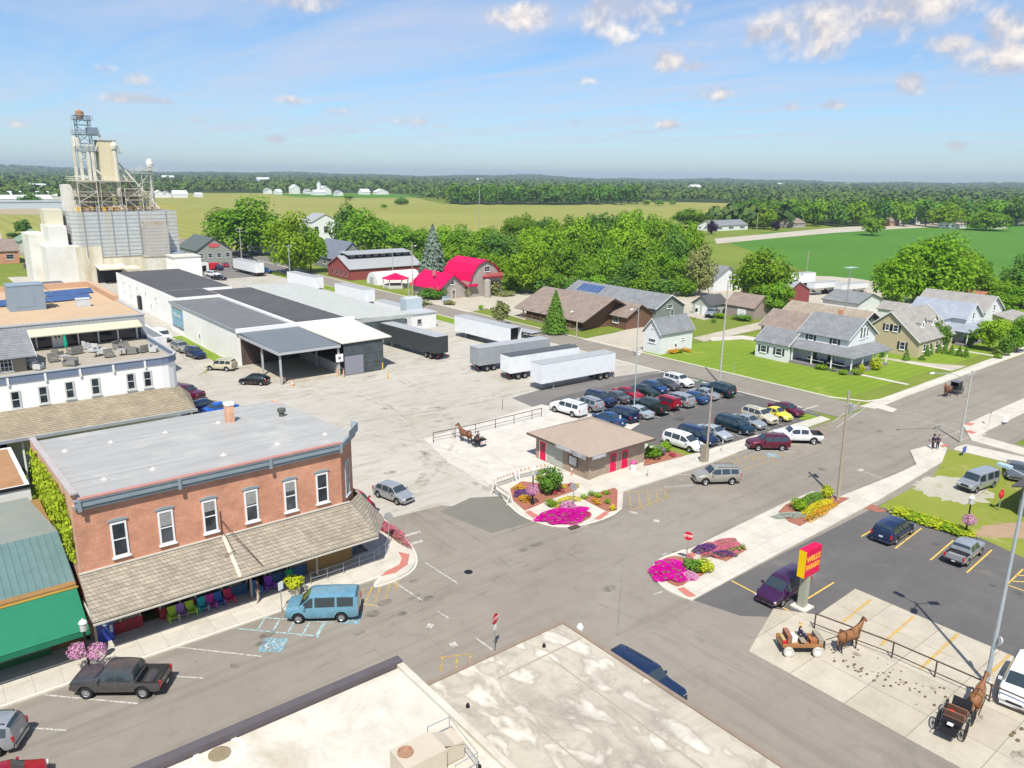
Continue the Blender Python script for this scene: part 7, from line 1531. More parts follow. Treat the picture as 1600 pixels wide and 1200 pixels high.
L_ = [(385, 399, 300, 118, 'broad olive-green tree, leftmost of the big trees behind the trailers', G_MD, 'wide'), (455, 428, 326, 88, 'bright green tree just right of the broad leftmost one', G_BR, 'tall'), (486, 426, 346, 52, 'narrow bright tree before the white farmhouse', G_BR, 'tall'), (352, 372, 318, 50, 'thin-leaved olive tree at the left flank of the broad tree', G_OL, 'open'),
      (578, 400, 320, 92, 'large leafy tree right of the white farmhouse', G_MD, 'wide'), (546, 396, 312, 56, 'dark green tree touching the large one right of the farmhouse', G_DK, 'round'), (622, 402, 348, 60, 'light green tree left of the tall blue spruce', G_BR, 'round'), (652, 404, 350, 54, 'pale green tree directly behind the tall blue spruce', G_MD, 'round'),
      (822, 458, 372, 76, 'vivid yellow-green tree standing forward at the right of the crimson barn', G_BR, 'tall'), (1092, 462, 376, 46, 'grey-green loose tree standing alone at the right end of the clump', G_OL, 'tall'), (1188, 486, 376, 92, 'big open green tree between the brown shed and the field', G_MD, 'wide'), (1210, 496, 432, 52, 'lower green tree leaning over the small red barn', G_MD, 'round'),
      (1398, 484, 374, 82, 'left half of the giant tree group on the edge of the green field', G_BR, 'wide'), (1452, 482, 354, 112, 'tallest tree of the giant group on the edge of the green field', G_BR, 'wide'), (1503, 474, 380, 66, 'right tree of the giant group by the green field', G_MD, 'round'), (1526, 440, 400, 32, 'small dark round tree right of the giant group', G_DK, 'round'),
      (1596, 478, 394, 62, 'dark dense tree cut off by the right edge of the photo', G_DK, 'round'), (1574, 480, 432, 60, 'mid green tree left of the dark one at the right edge', G_MD, 'round'), (1548, 468, 428, 60, 'yellow-green thicket behind the grey-roofed house', G_BR, 'wide'), (1560, 496, 452, 50, 'leafy shrubby tree over the roof of the grey-roofed house', G_MD, 'round'),
      (867, 521, 454, 40, 'neat cone-shaped green tree on the lawn of the log store', G_CO, 'cone'), (784, 508, 468, 34, 'thin olive ornamental tree by the road left of the log store', G_OL, 'open'), (1466, 546, 500, 28, 'young green tree in front of the blue-roofed house', G_CO, 'tall'), (1544, 548, 490, 42, 'full green tree between the blue-roofed and grey-roofed houses', G_BR, 'round'), (1515, 541, 514, 18, 'small conical tree by the porch steps of the blue-roofed house', G_CO, 'tall'),
      (1570, 556, 520, 18, 'small street tree on the pavement, left of two near the right edge', G_CO, 'tall'), (1588, 550, 488, 36, 'street tree at the right edge beyond the small one', G_MD, 'round'), (627, 320, 306, 20, 'lone dark round tree out in the yellow crop field', G_DK, 'bush'), (48, 324, 300, 28, 'round dark tree among the far white sheds', G_DK, 'round'), (38, 366, 341, 26, 'dark tree behind the green-roofed house at far left', G_DK, 'round'), (78, 356, 334, 20, 'dark tree beside the white elevator tower', G_DK, 'round'), (22, 372, 362, 18, 'small bush-like tree left of the green-roofed house', G_DK, 'round'), (268, 362, 345, 9, 'tiny dark cypress-like tree behind the white hall', G_DK, 'cone'),
      (1165, 352, 310, 44, 'big dark tree left of the tall utility pole by the country road', G_DK, 'round'), (1078, 356, 322, 56, 'rounded mid green tree left of the ranch house', G_MD, 'wide'), (1140, 354, 330, 38, 'green tree close behind the ranch house', G_MD, 'round'), (1112, 366, 343, 17, 'dark purple tree beside the ranch house', G_PU, 'round'), (1212, 360, 343, 15, 'dark purple tree near the bend of the country road', G_PU, 'round'), (1194, 358, 322, 34, 'bright green tree just right of the dark roadside tree', G_BR, 'round'), (1362, 368, 336, 34, 'pale green small tree at the roadside beyond the field', G_MD, 'round'), (1476, 356, 314, 46, 'bright rounded tree standing out before the wood beyond the field', G_BR, 'wide'), (1540, 360, 328, 58, 'wide olive tree beside the pink-roofed white house', G_MD, 'wide'), (1572, 352, 322, 46, 'tree just right of the wide olive one beyond the field', G_MD, 'round'), (8, 392, 372, 30, 'olive tree at the far left edge of the photo', G_OL, 'round')]
for i, (bx, by, tp, w, lab, m, k) in enumerate(L_): tree(bx, by, tp, w, lab, m, k, seed=i % 4, n=6500 if w > 60 else 4200 if w > 34 else 1500, leaf=.027 if w > 60 else .034 if w > 34 else .06)
tree(677, 449, 352, 52, 'tall blue-grey spruce behind the crimson-roofed cottage', G_SP, 'cone', seed=1, n=6500, leaf=.034)
cl = [(690, 404, 350, 60), (722, 406, 348, 56), (752, 420, 350, 60), (783, 428, 352, 58), (705, 428, 380, 50), (742, 436, 384, 54), (775, 445, 392, 50), (800, 380, 332, 40), (826, 380, 330, 40), (850, 385, 336, 40), (855, 432, 352, 66), (880, 446, 366, 60), (905, 418, 334, 64), (930, 438, 346, 64), (955, 450, 372, 54), (948, 402, 324, 60), (975, 424, 332, 62), (1000, 442, 352, 60), (1000, 400, 322, 56), (1030, 414, 330, 58), (1025, 448, 366, 52), (1052, 436, 348, 56), (1072, 420, 342, 48), (1060, 455, 392, 46), (1088, 432, 356, 42), (1012, 458, 398, 44), (915, 452, 392, 44), (985, 456, 400, 42), (868, 398, 340, 50), (765, 398, 350, 46), (830, 410, 350, 56), (795, 415, 362, 50), (890, 392, 332, 46), (925, 388, 330, 46), (972, 386, 326, 46), (1045, 392, 336, 46)]
for i, (bx, by, tp, w) in enumerate(cl):
 m = (G_BR, G_MD, G_MD, G_DK, G_BR, G_MD)[i % 6]; nm = {'leaves_bright': 'bright green', 'leaves_mid': 'mid green', 'leaves_dark': 'dark green'}[m.name]
 tree(bx, by, tp, w, nm+' tree in the crowded clump behind the log store and crimson barn', m, ('round', 'tall', 'wide')[i % 3], seed=i % 4, n=3800, leaf=.034, group=nm+' trees of the crowded clump')
for i, (bx, by) in enumerate(((640, 416), (668, 418), (700, 448), (730, 452), (758, 455), (800, 455), (845, 458), (872, 456), (900, 460), (935, 458), (962, 460), (1002, 462), (1038, 464), (1068, 462))): tree(bx, by, by-34, 44, 'low leafy bush in the undergrowth at the foot of the crowded clump', G_MD if i % 2 else G_DK, 'bush', n=1500, leaf=.05, group='undergrowth of the crowded clump')
for i in range(26):
 bx = 706+i*11.5; tree(bx, 318+(i % 3), 284+(i*7 % 5), 25, 'dark tree along the near edge of the wood beyond the yellow crop field', G_DK if i % 3 else G_MD, 'round', seed=i % 4, n=700, leaf=.075, group='trees along the near edge of the far wood')
for i in range(40):
 bx = 1172+i*11.4; by = 354-(i % 3)*2.5-i*.02; 
 tree(bx, by, 306+(i*11 % 9)-i*.05, 27, 'tree in the long row of woodland edge beyond the green field', (G_DK, G_MD, G_DK, G_MD)[i % 4], ('round', 'tall')[i % 2], seed=(i*3) % 4, n=700, leaf=.075, group='woodland edge trees beyond the green field')
for i, (bx, by, tp, w) in enumerate(((1010, 320, 311, 16), (1030, 321, 312, 18), (1050, 320, 313, 14), (545, 312, 304, 20), (600, 325, 318, 12))): tree(bx, by, tp, w, 'small tree dotted along the margin of the yellow crop field', G_MD, 'round', n=400, leaf=.09, group='small field margin trees')
def inpoly(x, y, poly):
 c = np.zeros(len(x), bool); n = len(poly); j = n-1
 for i in range(n):
  xi, yi = poly[i]; xj, yj = poly[j]
  k = ((yi > y) != (yj > y)) & (x < (xj-xi)*(y-yi)/(yj-yi+1e-12)+xi); c ^= k; j = i
 return c
F1 = [(20, 300), (40, 560), (110, 850), (330, 1160), (650, 1130), (560, 900), (480, 712), (585, 648), (800, 700), (945, 566), (620, 430), (340, 280), (210, 245), (100, 260)]
F2 = [(180, 60), (300, 260), (410, 282), (520, 290), (740, 262), (1040, 235), (1100, -400), (100, -400)]
def hillz(az, d): return (8+22*np.exp(-((az-R(84))/.09)**2)+13*np.exp(-((az-R(50.5))/.03)**2)+6*np.sin(az*23)+4*np.sin(az*61))*np.clip((d-4200)/2500, 0, 1)
rs = np.random.RandomState(11); T_ = []; d = 520.0
while d < 7300:
 st = max(10.5, d*.0105); m = int(1.84*d/st); az = R(51)+np.linspace(-.92, .92, m)+rs.normal(0, .3*st/d, m); dd = d*(1+rs.normal(0, .008, m))
 x = dd*np.cos(az); y = dd*np.sin(az)
 keep = ~inpoly(x, y, F1) & ~inpoly(x, y, F2) & ~((d < 640) & (az > R(75))) & ((dd > 1000) | (x > 0))
 keep &= ~((np.sin(x*.004+2)*np.sin(y*.0035+1) > .62) & (dd > 1500) & (dd < 4000))
 keep &= ~((az > R(62)) & (dd < 900)); keep &= rs.uniform(0, 1, m) < .93
 h = rs.uniform(9, 17, m)*(1+.0*d)
 T_.append(np.stack([x, y, hillz(az, dd), h, np.maximum(9, st*1.05)+rs.uniform(-1, 2, m), dd], 1)[keep]); d *= 1.032
T_ = np.concatenate(T_)
def forest(name, T, per, mat, label):
 P = []; N = []; S = []
 for x, y, z0, h, w, dd in T:
  k = per; u = rs.normal(0, 1, (k, 3)); u /= np.linalg.norm(u, axis=1)[:, None]; u[:, 2] = np.abs(u[:, 2])*1.0-.25
  r = rs.uniform(.75, 1.05, (k, 1)); P.append(np.array([x, y, z0+h*.5])+u*r*np.array([w*.5, w*.5, h*.5])); N.append(u); S.append(np.full((k, 1), w*.2))
 P = np.concatenate(P); N = np.concatenate(N); S = np.concatenate(S); nn = N+rs.normal(0, .35, N.shape); nn /= np.linalg.norm(nn, axis=1)[:, None]
 a = np.cross(nn, rs.normal(0, 1, nn.shape)); a /= np.linalg.norm(a, axis=1)[:, None]; b = np.cross(nn, a)
 v = np.stack([P-a*S, P-b*S, P+a*S, P+b*S], 1).reshape(-1, 3)
 o = bpy.data.objects.new(name, quads_mesh(name, v, mat)); COL.objects.link(o); return tag(o, label, 'woodland', kind='stuff')
def Mwood():
 m, T = newmat('far_wood_leaves'); v = pos(T); n = ramp_(T, noise_(T, v, .012, 5, .7), .35, .65); n2 = ramp_(T, noise_(T, v, .09, 2, .6), .3, .7)
 cc = mixc(T, n, (.045, .10, .035), (.10, .165, .04)); cc = mixc(T, math_(T, 'MULTIPLY', n2, .5), cc, (.16, .20, .04)); finish(T, cc, .9, 0, .05); return m
WOODM = Mwood()
forest('far_woodland', T_[T_[:, 5] < 1500], 34, WOODM, 'dark green woodland stretching away beyond the fields'); forest('distant_woodland', T_[T_[:, 5] >= 1500], 16, WOODM, 'hazy woodland along the horizon')
b = MB(); azs = np.linspace(R(51)-1.0, R(51)+1.0, 120); dsn = [4200, 4900, 5600, 6300, 6900, 7500]
for a in azs:
 for q in dsn: b.v.append((q*math.cos(a), q*math.sin(a), float(hillz(a, q))-.5))
n = len(dsn); b.f = [(i*n+j, i*n+j+1, (i+1)*n+j+1, (i+1)*n+j)[::-1] for i in range(len(azs)-1) for j in range(n-1)]; b.m = [0]*len(b.f)
struct('hills', b, WOODG)
for i, (px, py) in enumerate(((410, 288), (748, 285), (1082, 301), (1216, 293), (1322, 291), (130, 287), (262, 284))):
 x, y = G(px, py); simple('distant_building', 'tiny white building glimpsed in the woods near the horizon', x-16, x+16, y-10, y, 13, 17, 'x', WHITE, M('white_roof'), 'building', win=False, group='white buildings glimpsed in the far woods')
def shrub(px, py, w, h, label, mat, kind='bush', n=500, leaf=.07, z=.0, group=None, name='shrub', part='foliage', cat='shrub'):
 x, y = G(px, py, z); return plant(name, label, cat, x, y, z, w, h, kind, rnd.randrange(5), n, leaf, mat, group, False, part)
MAG = Mleaf('magenta_petunias', (.55, .0, .26), (.70, .02, .38), .0, .0, .2, (.16, .26, .05), .09, 12.0); PNK = Mleaf('pink_petunias', (.60, .20, .42), (.75, .42, .62), .0, .0, .2, (.25, .35, .12), .12, 14.0)
YEL = Mleaf('yellow_flowers', (.62, .52, .02), (.75, .62, .04), .0, .0, .2, (.2, .3, .03), .2, 9.0); ORG = Mleaf('orange_flowers', (.62, .30, .03), (.70, .42, .04), .0, .0, .2, (.2, .22, .04), .2, 9.0); PUR = Mleaf('purple_flowers', (.13, .04, .20), (.20, .08, .30), .0, .0, .2, (.1, .14, .06), .25, 9.0); REDF = Mleaf('red_flowers', (.5, .03, .10), (.62, .08, .16), .0, .0, .2, (.15, .2, .04), .2, 9.0); LIME = Mleaf('lime_foliage', (.36, .42, .02), (.52, .56, .04), .0, .0, .25); ROSE = Mleaf('rose_begonias', (.52, .10, .16), (.66, .22, .28), .0, .0, .2, (.2, .2, .08), .2, 9.0); SAGE = Mleaf('sage_dusty', (.30, .34, .28), (.42, .46, .38), .0, .0, .1)
def flow(px, py, w, h, label, mat, n=1500, leaf=.035, sy=1.0, rz=0, z=.15):
 t = shrub(px, py, w, h, label, mat, 'mat', n, leaf, z, None, 'flower_bed_planting', 'blossom', 'flowers'); t.rotation_euler.z = rz; t.scale = (1, sy, 1); return t
flow(882, 806, 5.4, .45, 'wide mass of magenta petunias in the corner bed below the restroom', MAG, 4200, .022, .62, R(-8)); flow(888, 794, 1.7, .7, 'ring of pale pink petunias at the top of the magenta corner bed', PNK, 900, .05); flow(885, 785, 3.4, .6, 'arc of yellow flowers behind the magenta corner bed', YEL, 1200, .035, .3, R(-5)); shrub(862, 790, 1.2, .8, 'leafy green tuft left of the yellow arc of flowers', G_BR, z=.15)
flow(917, 804, .9, .3, 'low red flowers at the right tip of the magenta corner bed', REDF, 300, .07)
shrub(856, 768, 2.9, 3.0, 'large bushy green shrub left of the restroom corner', G_CO, 'bush', 2400, .045, .15)
flow(811, 764, 1.2, .5, 'orange flower clump at the upper left of the corner bed', ORG, 400, .07); flow(820, 781, 1.4, .5, 'golden flower clump at the front of the corner bed', ORG, 400, .07); flow(817, 773, 1.9, .5, 'purple flower clump between the two orange ones', PUR, 500, .06); flow(843, 749, .9, .5, 'yellow flower clump beside the large bushy shrub', YEL, 300, .08)
for i, (px, py, m, c) in enumerate(((881, 762, YEL, 'yellow'), (892, 759, REDF, 'red'), (900, 761, YEL, 'yellow'), (878, 769, REDF, 'red'), (867, 772, REDF, 'dark red'))): flow(px, py, .6, .35, ['first yellow', 'bright red', 'last yellow', 'upper dark red', 'lower dark red'][i]+' flower clump in the strip beside the path to the restroom', m, 180, .1)
for i, (px, py, m) in enumerate(((913, 778, G_BR), (925, 773, G_MD), (935, 777, G_BR), (947, 772, G_BR), (929, 783, ORG), (933, 788, ORG), (948, 786, G_BR), (958, 796, YEL))): shrub(px, py, .75, .5, ['leftmost green', 'small dark green', 'central green', 'upper right green', 'upper orange', 'lower orange', 'lower right green', 'yellow corner'][i]+' clump in the triangular bed right of the path', m, n=160, leaf=.12, z=.15)
for i, (px, py, w, h, m, l) in enumerate(((1020, 716, 2.4, 1.6, G_MD, 'green shrub against the right wall of the restroom'), (1028, 712, 1.7, 1.3, Mleaf('lavender_bush', (.2, .17, .22), (.3, .26, .34), 0, 0), 'grey-lilac bush beside the restroom'), (1037, 705, 1.9, 1.4, G_BR, 'bright green bush at the right of the lilac one'), (1050, 712, 1.0, .4, REDF, 'low red plant at the right end of the restroom bed'))): shrub(px, py, w, h, l, m, n=600, leaf=.07, z=.15)
flow(1050, 893, 3.7, .45, 'round mass of magenta petunias at the tip of the long island', MAG, 3800, .026, .95, R(20)); flow(1074, 900, 1.6, .35, 'lilac petunias on the right of the magenta island bed', PNK, 500, .06); shrub(1081, 891, 1.5, 1.2, 'dark leafy green plant on the island beside the magenta bed', G_CO, n=600, leaf=.08, z=.15); shrub(1098, 890, 1.6, 1.2, 'lime yellow bush on the island beside the dark leafy one', LIME, n=600, leaf=.08, z=.15); flow(1077, 876, .8, .5, 'small pale red flowers below the stop sign on the island', ROSE, 220, .09)
flow(1128, 857, 4.6, .4, 'rose-red begonias filling the middle island bed', ROSE, 2400, .03, .5, R(5)); flow(1104, 860, 2.4, .6, 'deep purple flowers at the left of the middle island bed', PUR, 900, .045, .6, R(-25)); flow(1130, 868, 2.2, .5, 'purple and sage flowers along the lower edge of the middle island bed', PUR, 500, .05, .4, R(-38))
for i, (px, py) in enumerate(((1152, 860), (1161, 857), (1143, 862))): shrub(px, py, .6, .45, ['middle', 'rightmost', 'leftmost'][i]+' of three olive tufts at the right end of the middle island bed', G_OL, n=120, leaf=.13, z=.15)
flow(1276, 795, 6.2, .6, 'long band of bright yellow flowers in the upper island bed', YEL, 2600, .024, .22, R(4)); flow(1282, 801, 6.2, .5, 'band of orange flowers below the yellow band', ORG, 2200, .024, .18, R(4)); shrub(1246, 796, 1.9, 1.3, 'clipped round lime bush at the left of the yellow flower band', G_BR, n=900, leaf=.06, z=.15); shrub(1290, 777, 1.4, 1.5, 'lime bush at the foot of the tall wooden pole', LIME, n=700, leaf=.07, z=.15); flow(1266, 785, 5.0, .9, 'dark green leafy row behind the yellow flower band', G_CO, 1500, .035, .3, R(4)); flow(1237, 806, 3.8, .3, 'dusty sage ground cover at the left point of the upper island bed', SAGE, 1100, .035, .35, R(-30))
t = plant('flower_hedge', 'long low rose-red flower hedge on the kerb behind the corner of the brick building', 'flowers', 30.25, 53.4, .13, 1.0, .7, 'bush', 1, 3200, .035, ROSE, None, False, 'blossom', 0); t.children[0].scale = (1.1, 7.2, .8)
shrub(462, 917, 1.6, 1.0, 'lime yellow trailing plant in the pale tub by the handicap sign', LIME, n=800, leaf=.07, z=.75)
x, y = G(462, 930, .12); t = thing('planter_tub', 'pale concrete tub holding the lime yellow plant', 'planter', (x, y, .12)); MB().lathe([(.28, 0), (.42, .7), (.36, .7), (.3, .6), (.001, .6)], n=14).build('tub', M('pale_concrete', (.5, .46, .38), .9, .1, 3), t)
for i, (px, py, w, h) in enumerate(((1282, 577, 2.4, 1.0), (1302, 580, 1.4, .8), (1316, 585, 1.8, 1.0), (1333, 585, 2.4, 1.2), (1294, 575, 1.0, .7))): shrub(px, py, w, h, ['leftmost', 'third', 'fourth', 'rightmost', 'second'][i]+' of the low yellow-green shrubs along the porch of the white house', G_BR, n=400, leaf=.08)
for i, (px, py, w, h, m, l) in enumerate(((1345, 585, 1.3, 2.2, LIME, 'small golden cypress at the porch corner'), (1368, 578, 1.8, 2.4, LIME, 'larger golden shrub right of the porch corner'), (1378, 558, 1.0, 1.2, G_CO, 'little dark shrub by the tan cottage drive'))): shrub(px, py, w, h, l, m, n=500, leaf=.08)
ce = [(1415, 563, 2.0), (1432, 555, 2.0), (1440, 562, .8), (1452, 553, 2.2), (1466, 551, 1.7), (1475, 552, 1.7), (1486, 554, 1.7), (1498, 556, 1.8), (1508, 558, 1.8), (1447, 556, 2.0)]
for i, (px, py, h) in enumerate(ce): shrub(px, py, 1.4, h, 'clipped cone bush on the lawn between the tan cottage and the blue-roofed house', G_CO, 'cone', 300, .1, group='cone bushes by the tan cottage')
for i, (px, py, w, h, m, l) in enumerate(((1347, 489, 3.2, 2.6, G_MD, 'lone round shrub on the eastern gravel yard'), (1050, 551, 2.6, .8, ORG, 'orange marigold bank along the small white house'), (1072, 549, 1.8, .7, ORG, 'second orange marigold bank right of the first'), (1061, 551, 1.4, .8, G_MD, 'green tuft between the two marigold banks'), (729, 463, 4, 4.2, G_OL, 'olive bush before the crimson-roofed cottage door'), (771, 461, 5.0, 4.6, G_OL, 'grey-green vine bush on the front of the curved barn'), (668, 468, 6, 3.4, G_CO, 'dark bush left of the crimson-roofed cottage'), (655, 476, 6, 1.4, G_OL, 'low olive border at the roadside before the cottage'), (688, 468, 4, 3.6, G_CO, 'dark shrub under the eaves of the crimson-roofed cottage'), (703, 476, 3, 1.4, G_OL, 'straw-coloured tuft beside the cottage sign'), (790, 462, 5, 1.4, G_OL, 'low shrubs at the right foot of the curved barn'), (752, 483, 1.6, 1.2, G_BR, 'little shrub at the roadside lawn corner'), (900, 515, 1.2, 1.0, G_OL, 'dry ornamental grass beside the log store'), (1124, 497, 3, 1.6, G_BR, 'tall weeds before the dark-roofed garage'), (1158, 500, 4.5, 1.6, G_CO, 'dense green vegetable patch before the brown shed'), (1115, 504, 1.2, .9, G_DK, 'small dark bush on the lawn before the garage'), (1506, 430, 5, 4, G_DK, 'dark bush on the right flank of the giant tree group'), (1560, 560, 1.6, 1.0, G_BR, 'low shrub beside the path of the grey-roofed house'))): shrub(px, py, w, h, l, m, n=600, leaf=.07)
for i in range(9):
 px, py = 1412+i*12.5, 806+i*4.0; shrub(px, py, 2.2, .7, 'clump in the hedge row of bright green lilies beside the fresh asphalt', G_BR if i % 2 else LIME, n=420, leaf=.08, group='lily hedge clumps')
def flower_lamp(px, py, lab, two=True, col=PNK, zb=.12, s=1.0):
 x, y = G(px, py, zb); t = thing('flower_lamp_post', lab, 'lamp post', (x, y, zb), R(-38), None, s)
 MB().lathe([(.16, 0), (.16, .25), (.08, .4), (.06, 2.9), (.09, 2.95)], n=12).build('post', BLACK, t)
 MB().lathe([(.12, 2.951), (.2, 3.0), (.2, 3.45), (.16, 3.5)], n=12).build('lantern', M('milky_glass', (.5, .5, .46), .3, .05, 3), t); MB().lathe([(.25, 3.501), (.2, 3.62), (.06, 3.72), (.001, 3.85)], n=12).build('lantern_cap', TRIM, t)
 for sx in ((-1, 1) if two else (0,)):
  MB().tube((0, 0, 2.2), (sx*.55, -.0 if two else -.05, 2.25), .02, .02, 6).build('basket_arm', BLACK, t)
  q = plant('flower_basket', ('left pink flower basket on' if sx < 0 else 'right pink flower basket on' if sx > 0 else 'pink flower basket on')+' the '+lab.split(',')[0].split(' by the')[0], 'flowers', 0, 0, 0, 1.15, 1.15, 'ball', 2, 700, .055, col, None, False, 'blossom', 0)
  w_ = Matrix.Translation((x, y, zb)) @ Matrix.Rotation(R(-38), 4, 'Z') @ Matrix.Diagonal((s, s, s, 1)); p = w_ @ Vector((sx*.58, -.0 if two else -.2, 1.55)); q.location = p
flower_lamp(141, 1052, 'lamp post on the pavement by the dark pickup, hung with two baskets'); flower_lamp(832, 788, 'lamp post in the corner bed left of the restroom, with pink flowers', False); flower_lamp(1508, 836, 'lamp post behind the silver pickup, with pink flowers', False, zb=0.0)
PWOOD = M('pole_wood', (.36, .31, .24), .9, .2, 3); PMET = M('pole_metal', (.42, .47, .50), .45, .1, 3, metal=.3)
def upole(bx, by, top, lab, mat=PWOOD, r=.16, cross=1, lamp=None, tx=None, z=0.0, group=None, trans=False, cat='utility pole', name='utility_pole'):
 x, y = G(bx, by, z); h = hgt(tx or bx, top, x, y); t = thing(name, lab, cat, (x, y, z), 0, group); h -= z
 MB().tube((0, 0, 0), (0, 0, h), r, r*.65, 10).build('pole', mat, t)
 for i in range(cross):
  b = MB(); zz = h-.5-i*1.0; b.box(-1.1, 1.1, -.06, .06, zz, zz+.12); c = b.build('crossarm', mat, t)
  for xx in (-.95, -.5, .5, .95): MB().lathe([(.05, zz+.121), (.06, zz+.2), (.001, zz+.26)], (xx, 0, 0), 8).build('insulator', STEEL, c)
 if trans: MB().lathe([(.22, h-2.2), (.24, h-1.3), (.001, h-1.2)], (.38, -.1, 0), 12).build('transformer', STEEL, t)
 if lamp:
  lx, ly, dz = lamp; b = MB(); b.path([(0, 0, h-1.2), (lx*.5, ly*.5, h-1.2+dz*.8), (lx, ly, h-1.2+dz)], .045, 6); a = b.build('lamp_arm_tube', PMET, t)
  l = math.hypot(lx, ly); MB().tube((lx, ly, h-1.2+dz), (lx*(1+.5/l), ly*(1+.5/l), h-1.25+dz), .14, .1, 8).build('lamp_head', TRIM, a)
 return t
t = upole(1309, 781, 610, 'tall leaning wooden pole rising from the upper island flower bed', tx=1324, r=.17, cross=0, trans=True, z=.12)
t.rotation_euler = (R(-1.0), R(-1.2), 0)
MB().box(-.75, .75, -.05, .05, 9.6, 9.75).build('crossarm', PWOOD, t); MB().box(.18, .5, -.1, .1, 8.9, 9.6).build('meter_box', TRIM, t)
upole(1103, 722, 606, 'pole with a shabby wooden base in front of the white minivan row', tx=1113, r=.13, cross=0, z=.12)
x, y = G(1103, 722); t = thing('pole_planter', 'tall grey-brown wooden box round the foot of the pole by the white minivan', 'box', (x-.45, y+.1, .12)); MB().box(-.22, .22, -.22, .22, 0, 2.0).box(.26, .6, -.3, .1, 0, 1.5).build('panel_box', WOOD, t)
upole(1124, 600, 438, 'very tall pole between the car park and the mown lawn', M('grey_pole', (.42, .41, .38), .8, .1, 3), .15, 0, tx=1137)
upole(990, 648, 545, 'silver light pole rising among the parked cars', PMET, .09, 0, tx=992, lamp=(.9, .5, .3), cat='street light', name='street_light'); upole(994, 557, 475, 'silver light pole at the roadside left of the small white house', PMET, .09, 0, tx=997, lamp=(-1.0, .5, .3), cat='street light', name='street_light')
upole(900, 548, 478, 'wooden pole by the road in front of the log store', r=.14, cross=1, tx=904, lamp=(-1.2, 0, .3)); upole(645, 462, 378, 'wooden pole left of the tall blue spruce', r=.15, cross=0, lamp=(.8, 0, .2)); upole(639, 490, 425, 'thin pale pole by the road before the gazebo', PMET, .1, 0, tx=637)
upole(614, 436, 392, 'pole in front of the long red building roof', PMET, .12, 1); upole(454, 440, 382, 'grey pole left of the white corner trailers', PMET, .14, 1); upole(378, 410, 355, 'pale utility pole with two crossarms near the farthest trailer', M('grey_pole'), .16, 2); upole(1260, 427, 392, 'wooden pole at the corner of the green field', r=.16, cross=1, tx=1263); upole(749, 364, 294, 'very thin tall mast out in the yellow crop field', STEEL, .22, 0)
upole(1182, 360, 332, 'wooden pole on the country road by the ranch house', r=.2, cross=1); upole(1430, 352, 338, 'pole at the roadside beyond the green field', r=.2, cross=1); upole(1500, 690, 578, 'wooden pole with a long lamp arm on the far corner of the crossing', M('grey_pole'), .13, 1, lamp=(-5.0, 2.2, 1.2), tx=1510, z=.1)
upole(543, 470, 462, 'short pole at the end of the lettered trailer', PMET, .08, 0, name='post', cat='post'); upole(1146, 585, 566, 'small sign post on the mown lawn beside the kerb', PMET, .05, 0, name='post', cat='post'); upole(785, 640, 624, 'short thin post standing on the gravel above the hitching rail', IRON, .04, 0, name='post', cat='post')
x, y = G(1541, 1068, .03); t = thing('light_pole', 'tall silver light pole with three lamp heads and an oval sign by the carriage', 'street light', (x, y, .03)); h = hgt(1593, 735, x, y)-.03
MB().tube((0, 0, 0), (0, 0, h), .14, .08, 12).build('pole', PMET, t); MB().box(-.25, .25, -.25, .25, 0, .12).build('base_plate', KERBM, t)
for a in (200, 320, 80):
 a = R(a); MB().tube((0, 0, h-.3), (1.0*math.cos(a), 1.0*math.sin(a), h-.1), .04, .04, 6).build('lamp_arm', PMET, t); b = MB(); b.box(-.38, .38, -.2, .2, -.1, .06); b.xf(Matrix.Translation((1.35*math.cos(a), 1.35*math.sin(a), h-.05)) @ Matrix.Rotation(a, 4, 'Z')); b.build('lamp_head', M('lamp_blue_grey', (.36, .50, .55), .5, .1, 3), t)
b = MB(); b.lathe([(.001, -.03), (.44, -.03), (.44, .03), (.001, .03)], (0, 0, 0), 24, 'y'); b.xf(Matrix.Translation((0, -.18, 3.1)) @ Matrix.Rotation(R(35), 4, 'Z') @ Matrix.Rotation(R(35), 4, 'Y') @ Matrix.Diagonal((1.6, 1, .62, 1))); sg = b.build('oval_sign', TRIM, t)
text_mesh('lettering', 'Bank', .36, GREYTXT, Matrix.Translation((-.0, -.215, 3.1)) @ Matrix.Rotation(R(35), 4, 'Z') @ Matrix.Rotation(R(35), 4, 'Y') @ Matrix.Rotation(R(90), 4, 'X'), sg, .004)
x, y = G(1253, 948, .03); t = thing('bank_sign', 'red and yellow bank sign on a grey-green square pole', 'sign', (x, y, .03))
zt = hgt(1260, 898, x, y); z1 = hgt(1262, 859, x, y)
MB().box(-.26, .26, -.26, .26, 0, zt+.3).build('pole', M('sage_pole', (.33, .34, .26), .6, .08, 2), t)
MB().box(-.75, 1.2, -.3, .3, zt, z1+.15).build('cabinet', M('bank_red', (.62, .0, .06), .45, .03, 2), t); MB().box(-.78, -.751, -.28, .28, zt+.02, z1+.12).build('side_panel', M('bank_yellow', (.78, .52, .0), .45, .03, 2), t)
zc_ = (zt+z1+.15)/2; YT = M('sign_gold_letters', (.85, .45, .03), .5, .03, 3); text_mesh('lettering', 'WELLS', .58, YT, Matrix.Translation((.22, -.306, zc_+.32)) @ Matrix.Rotation(R(90), 4, 'X'), t, .006, bold=.022); text_mesh('lettering', 'FARGO', .55, YT, Matrix.Translation((.22, -.306, zc_-.3)) @ Matrix.Rotation(R(90), 4, 'X'), t, .006, bold=.022)
MB().box(-.6, .6, -.6, .6, -.02, .1).build('footing', KERBM, t)
def octo(r=.38, th=.02): return [(r*math.cos(R(22.5+45*i)), r*math.sin(R(22.5+45*i))) for i in range(8)]
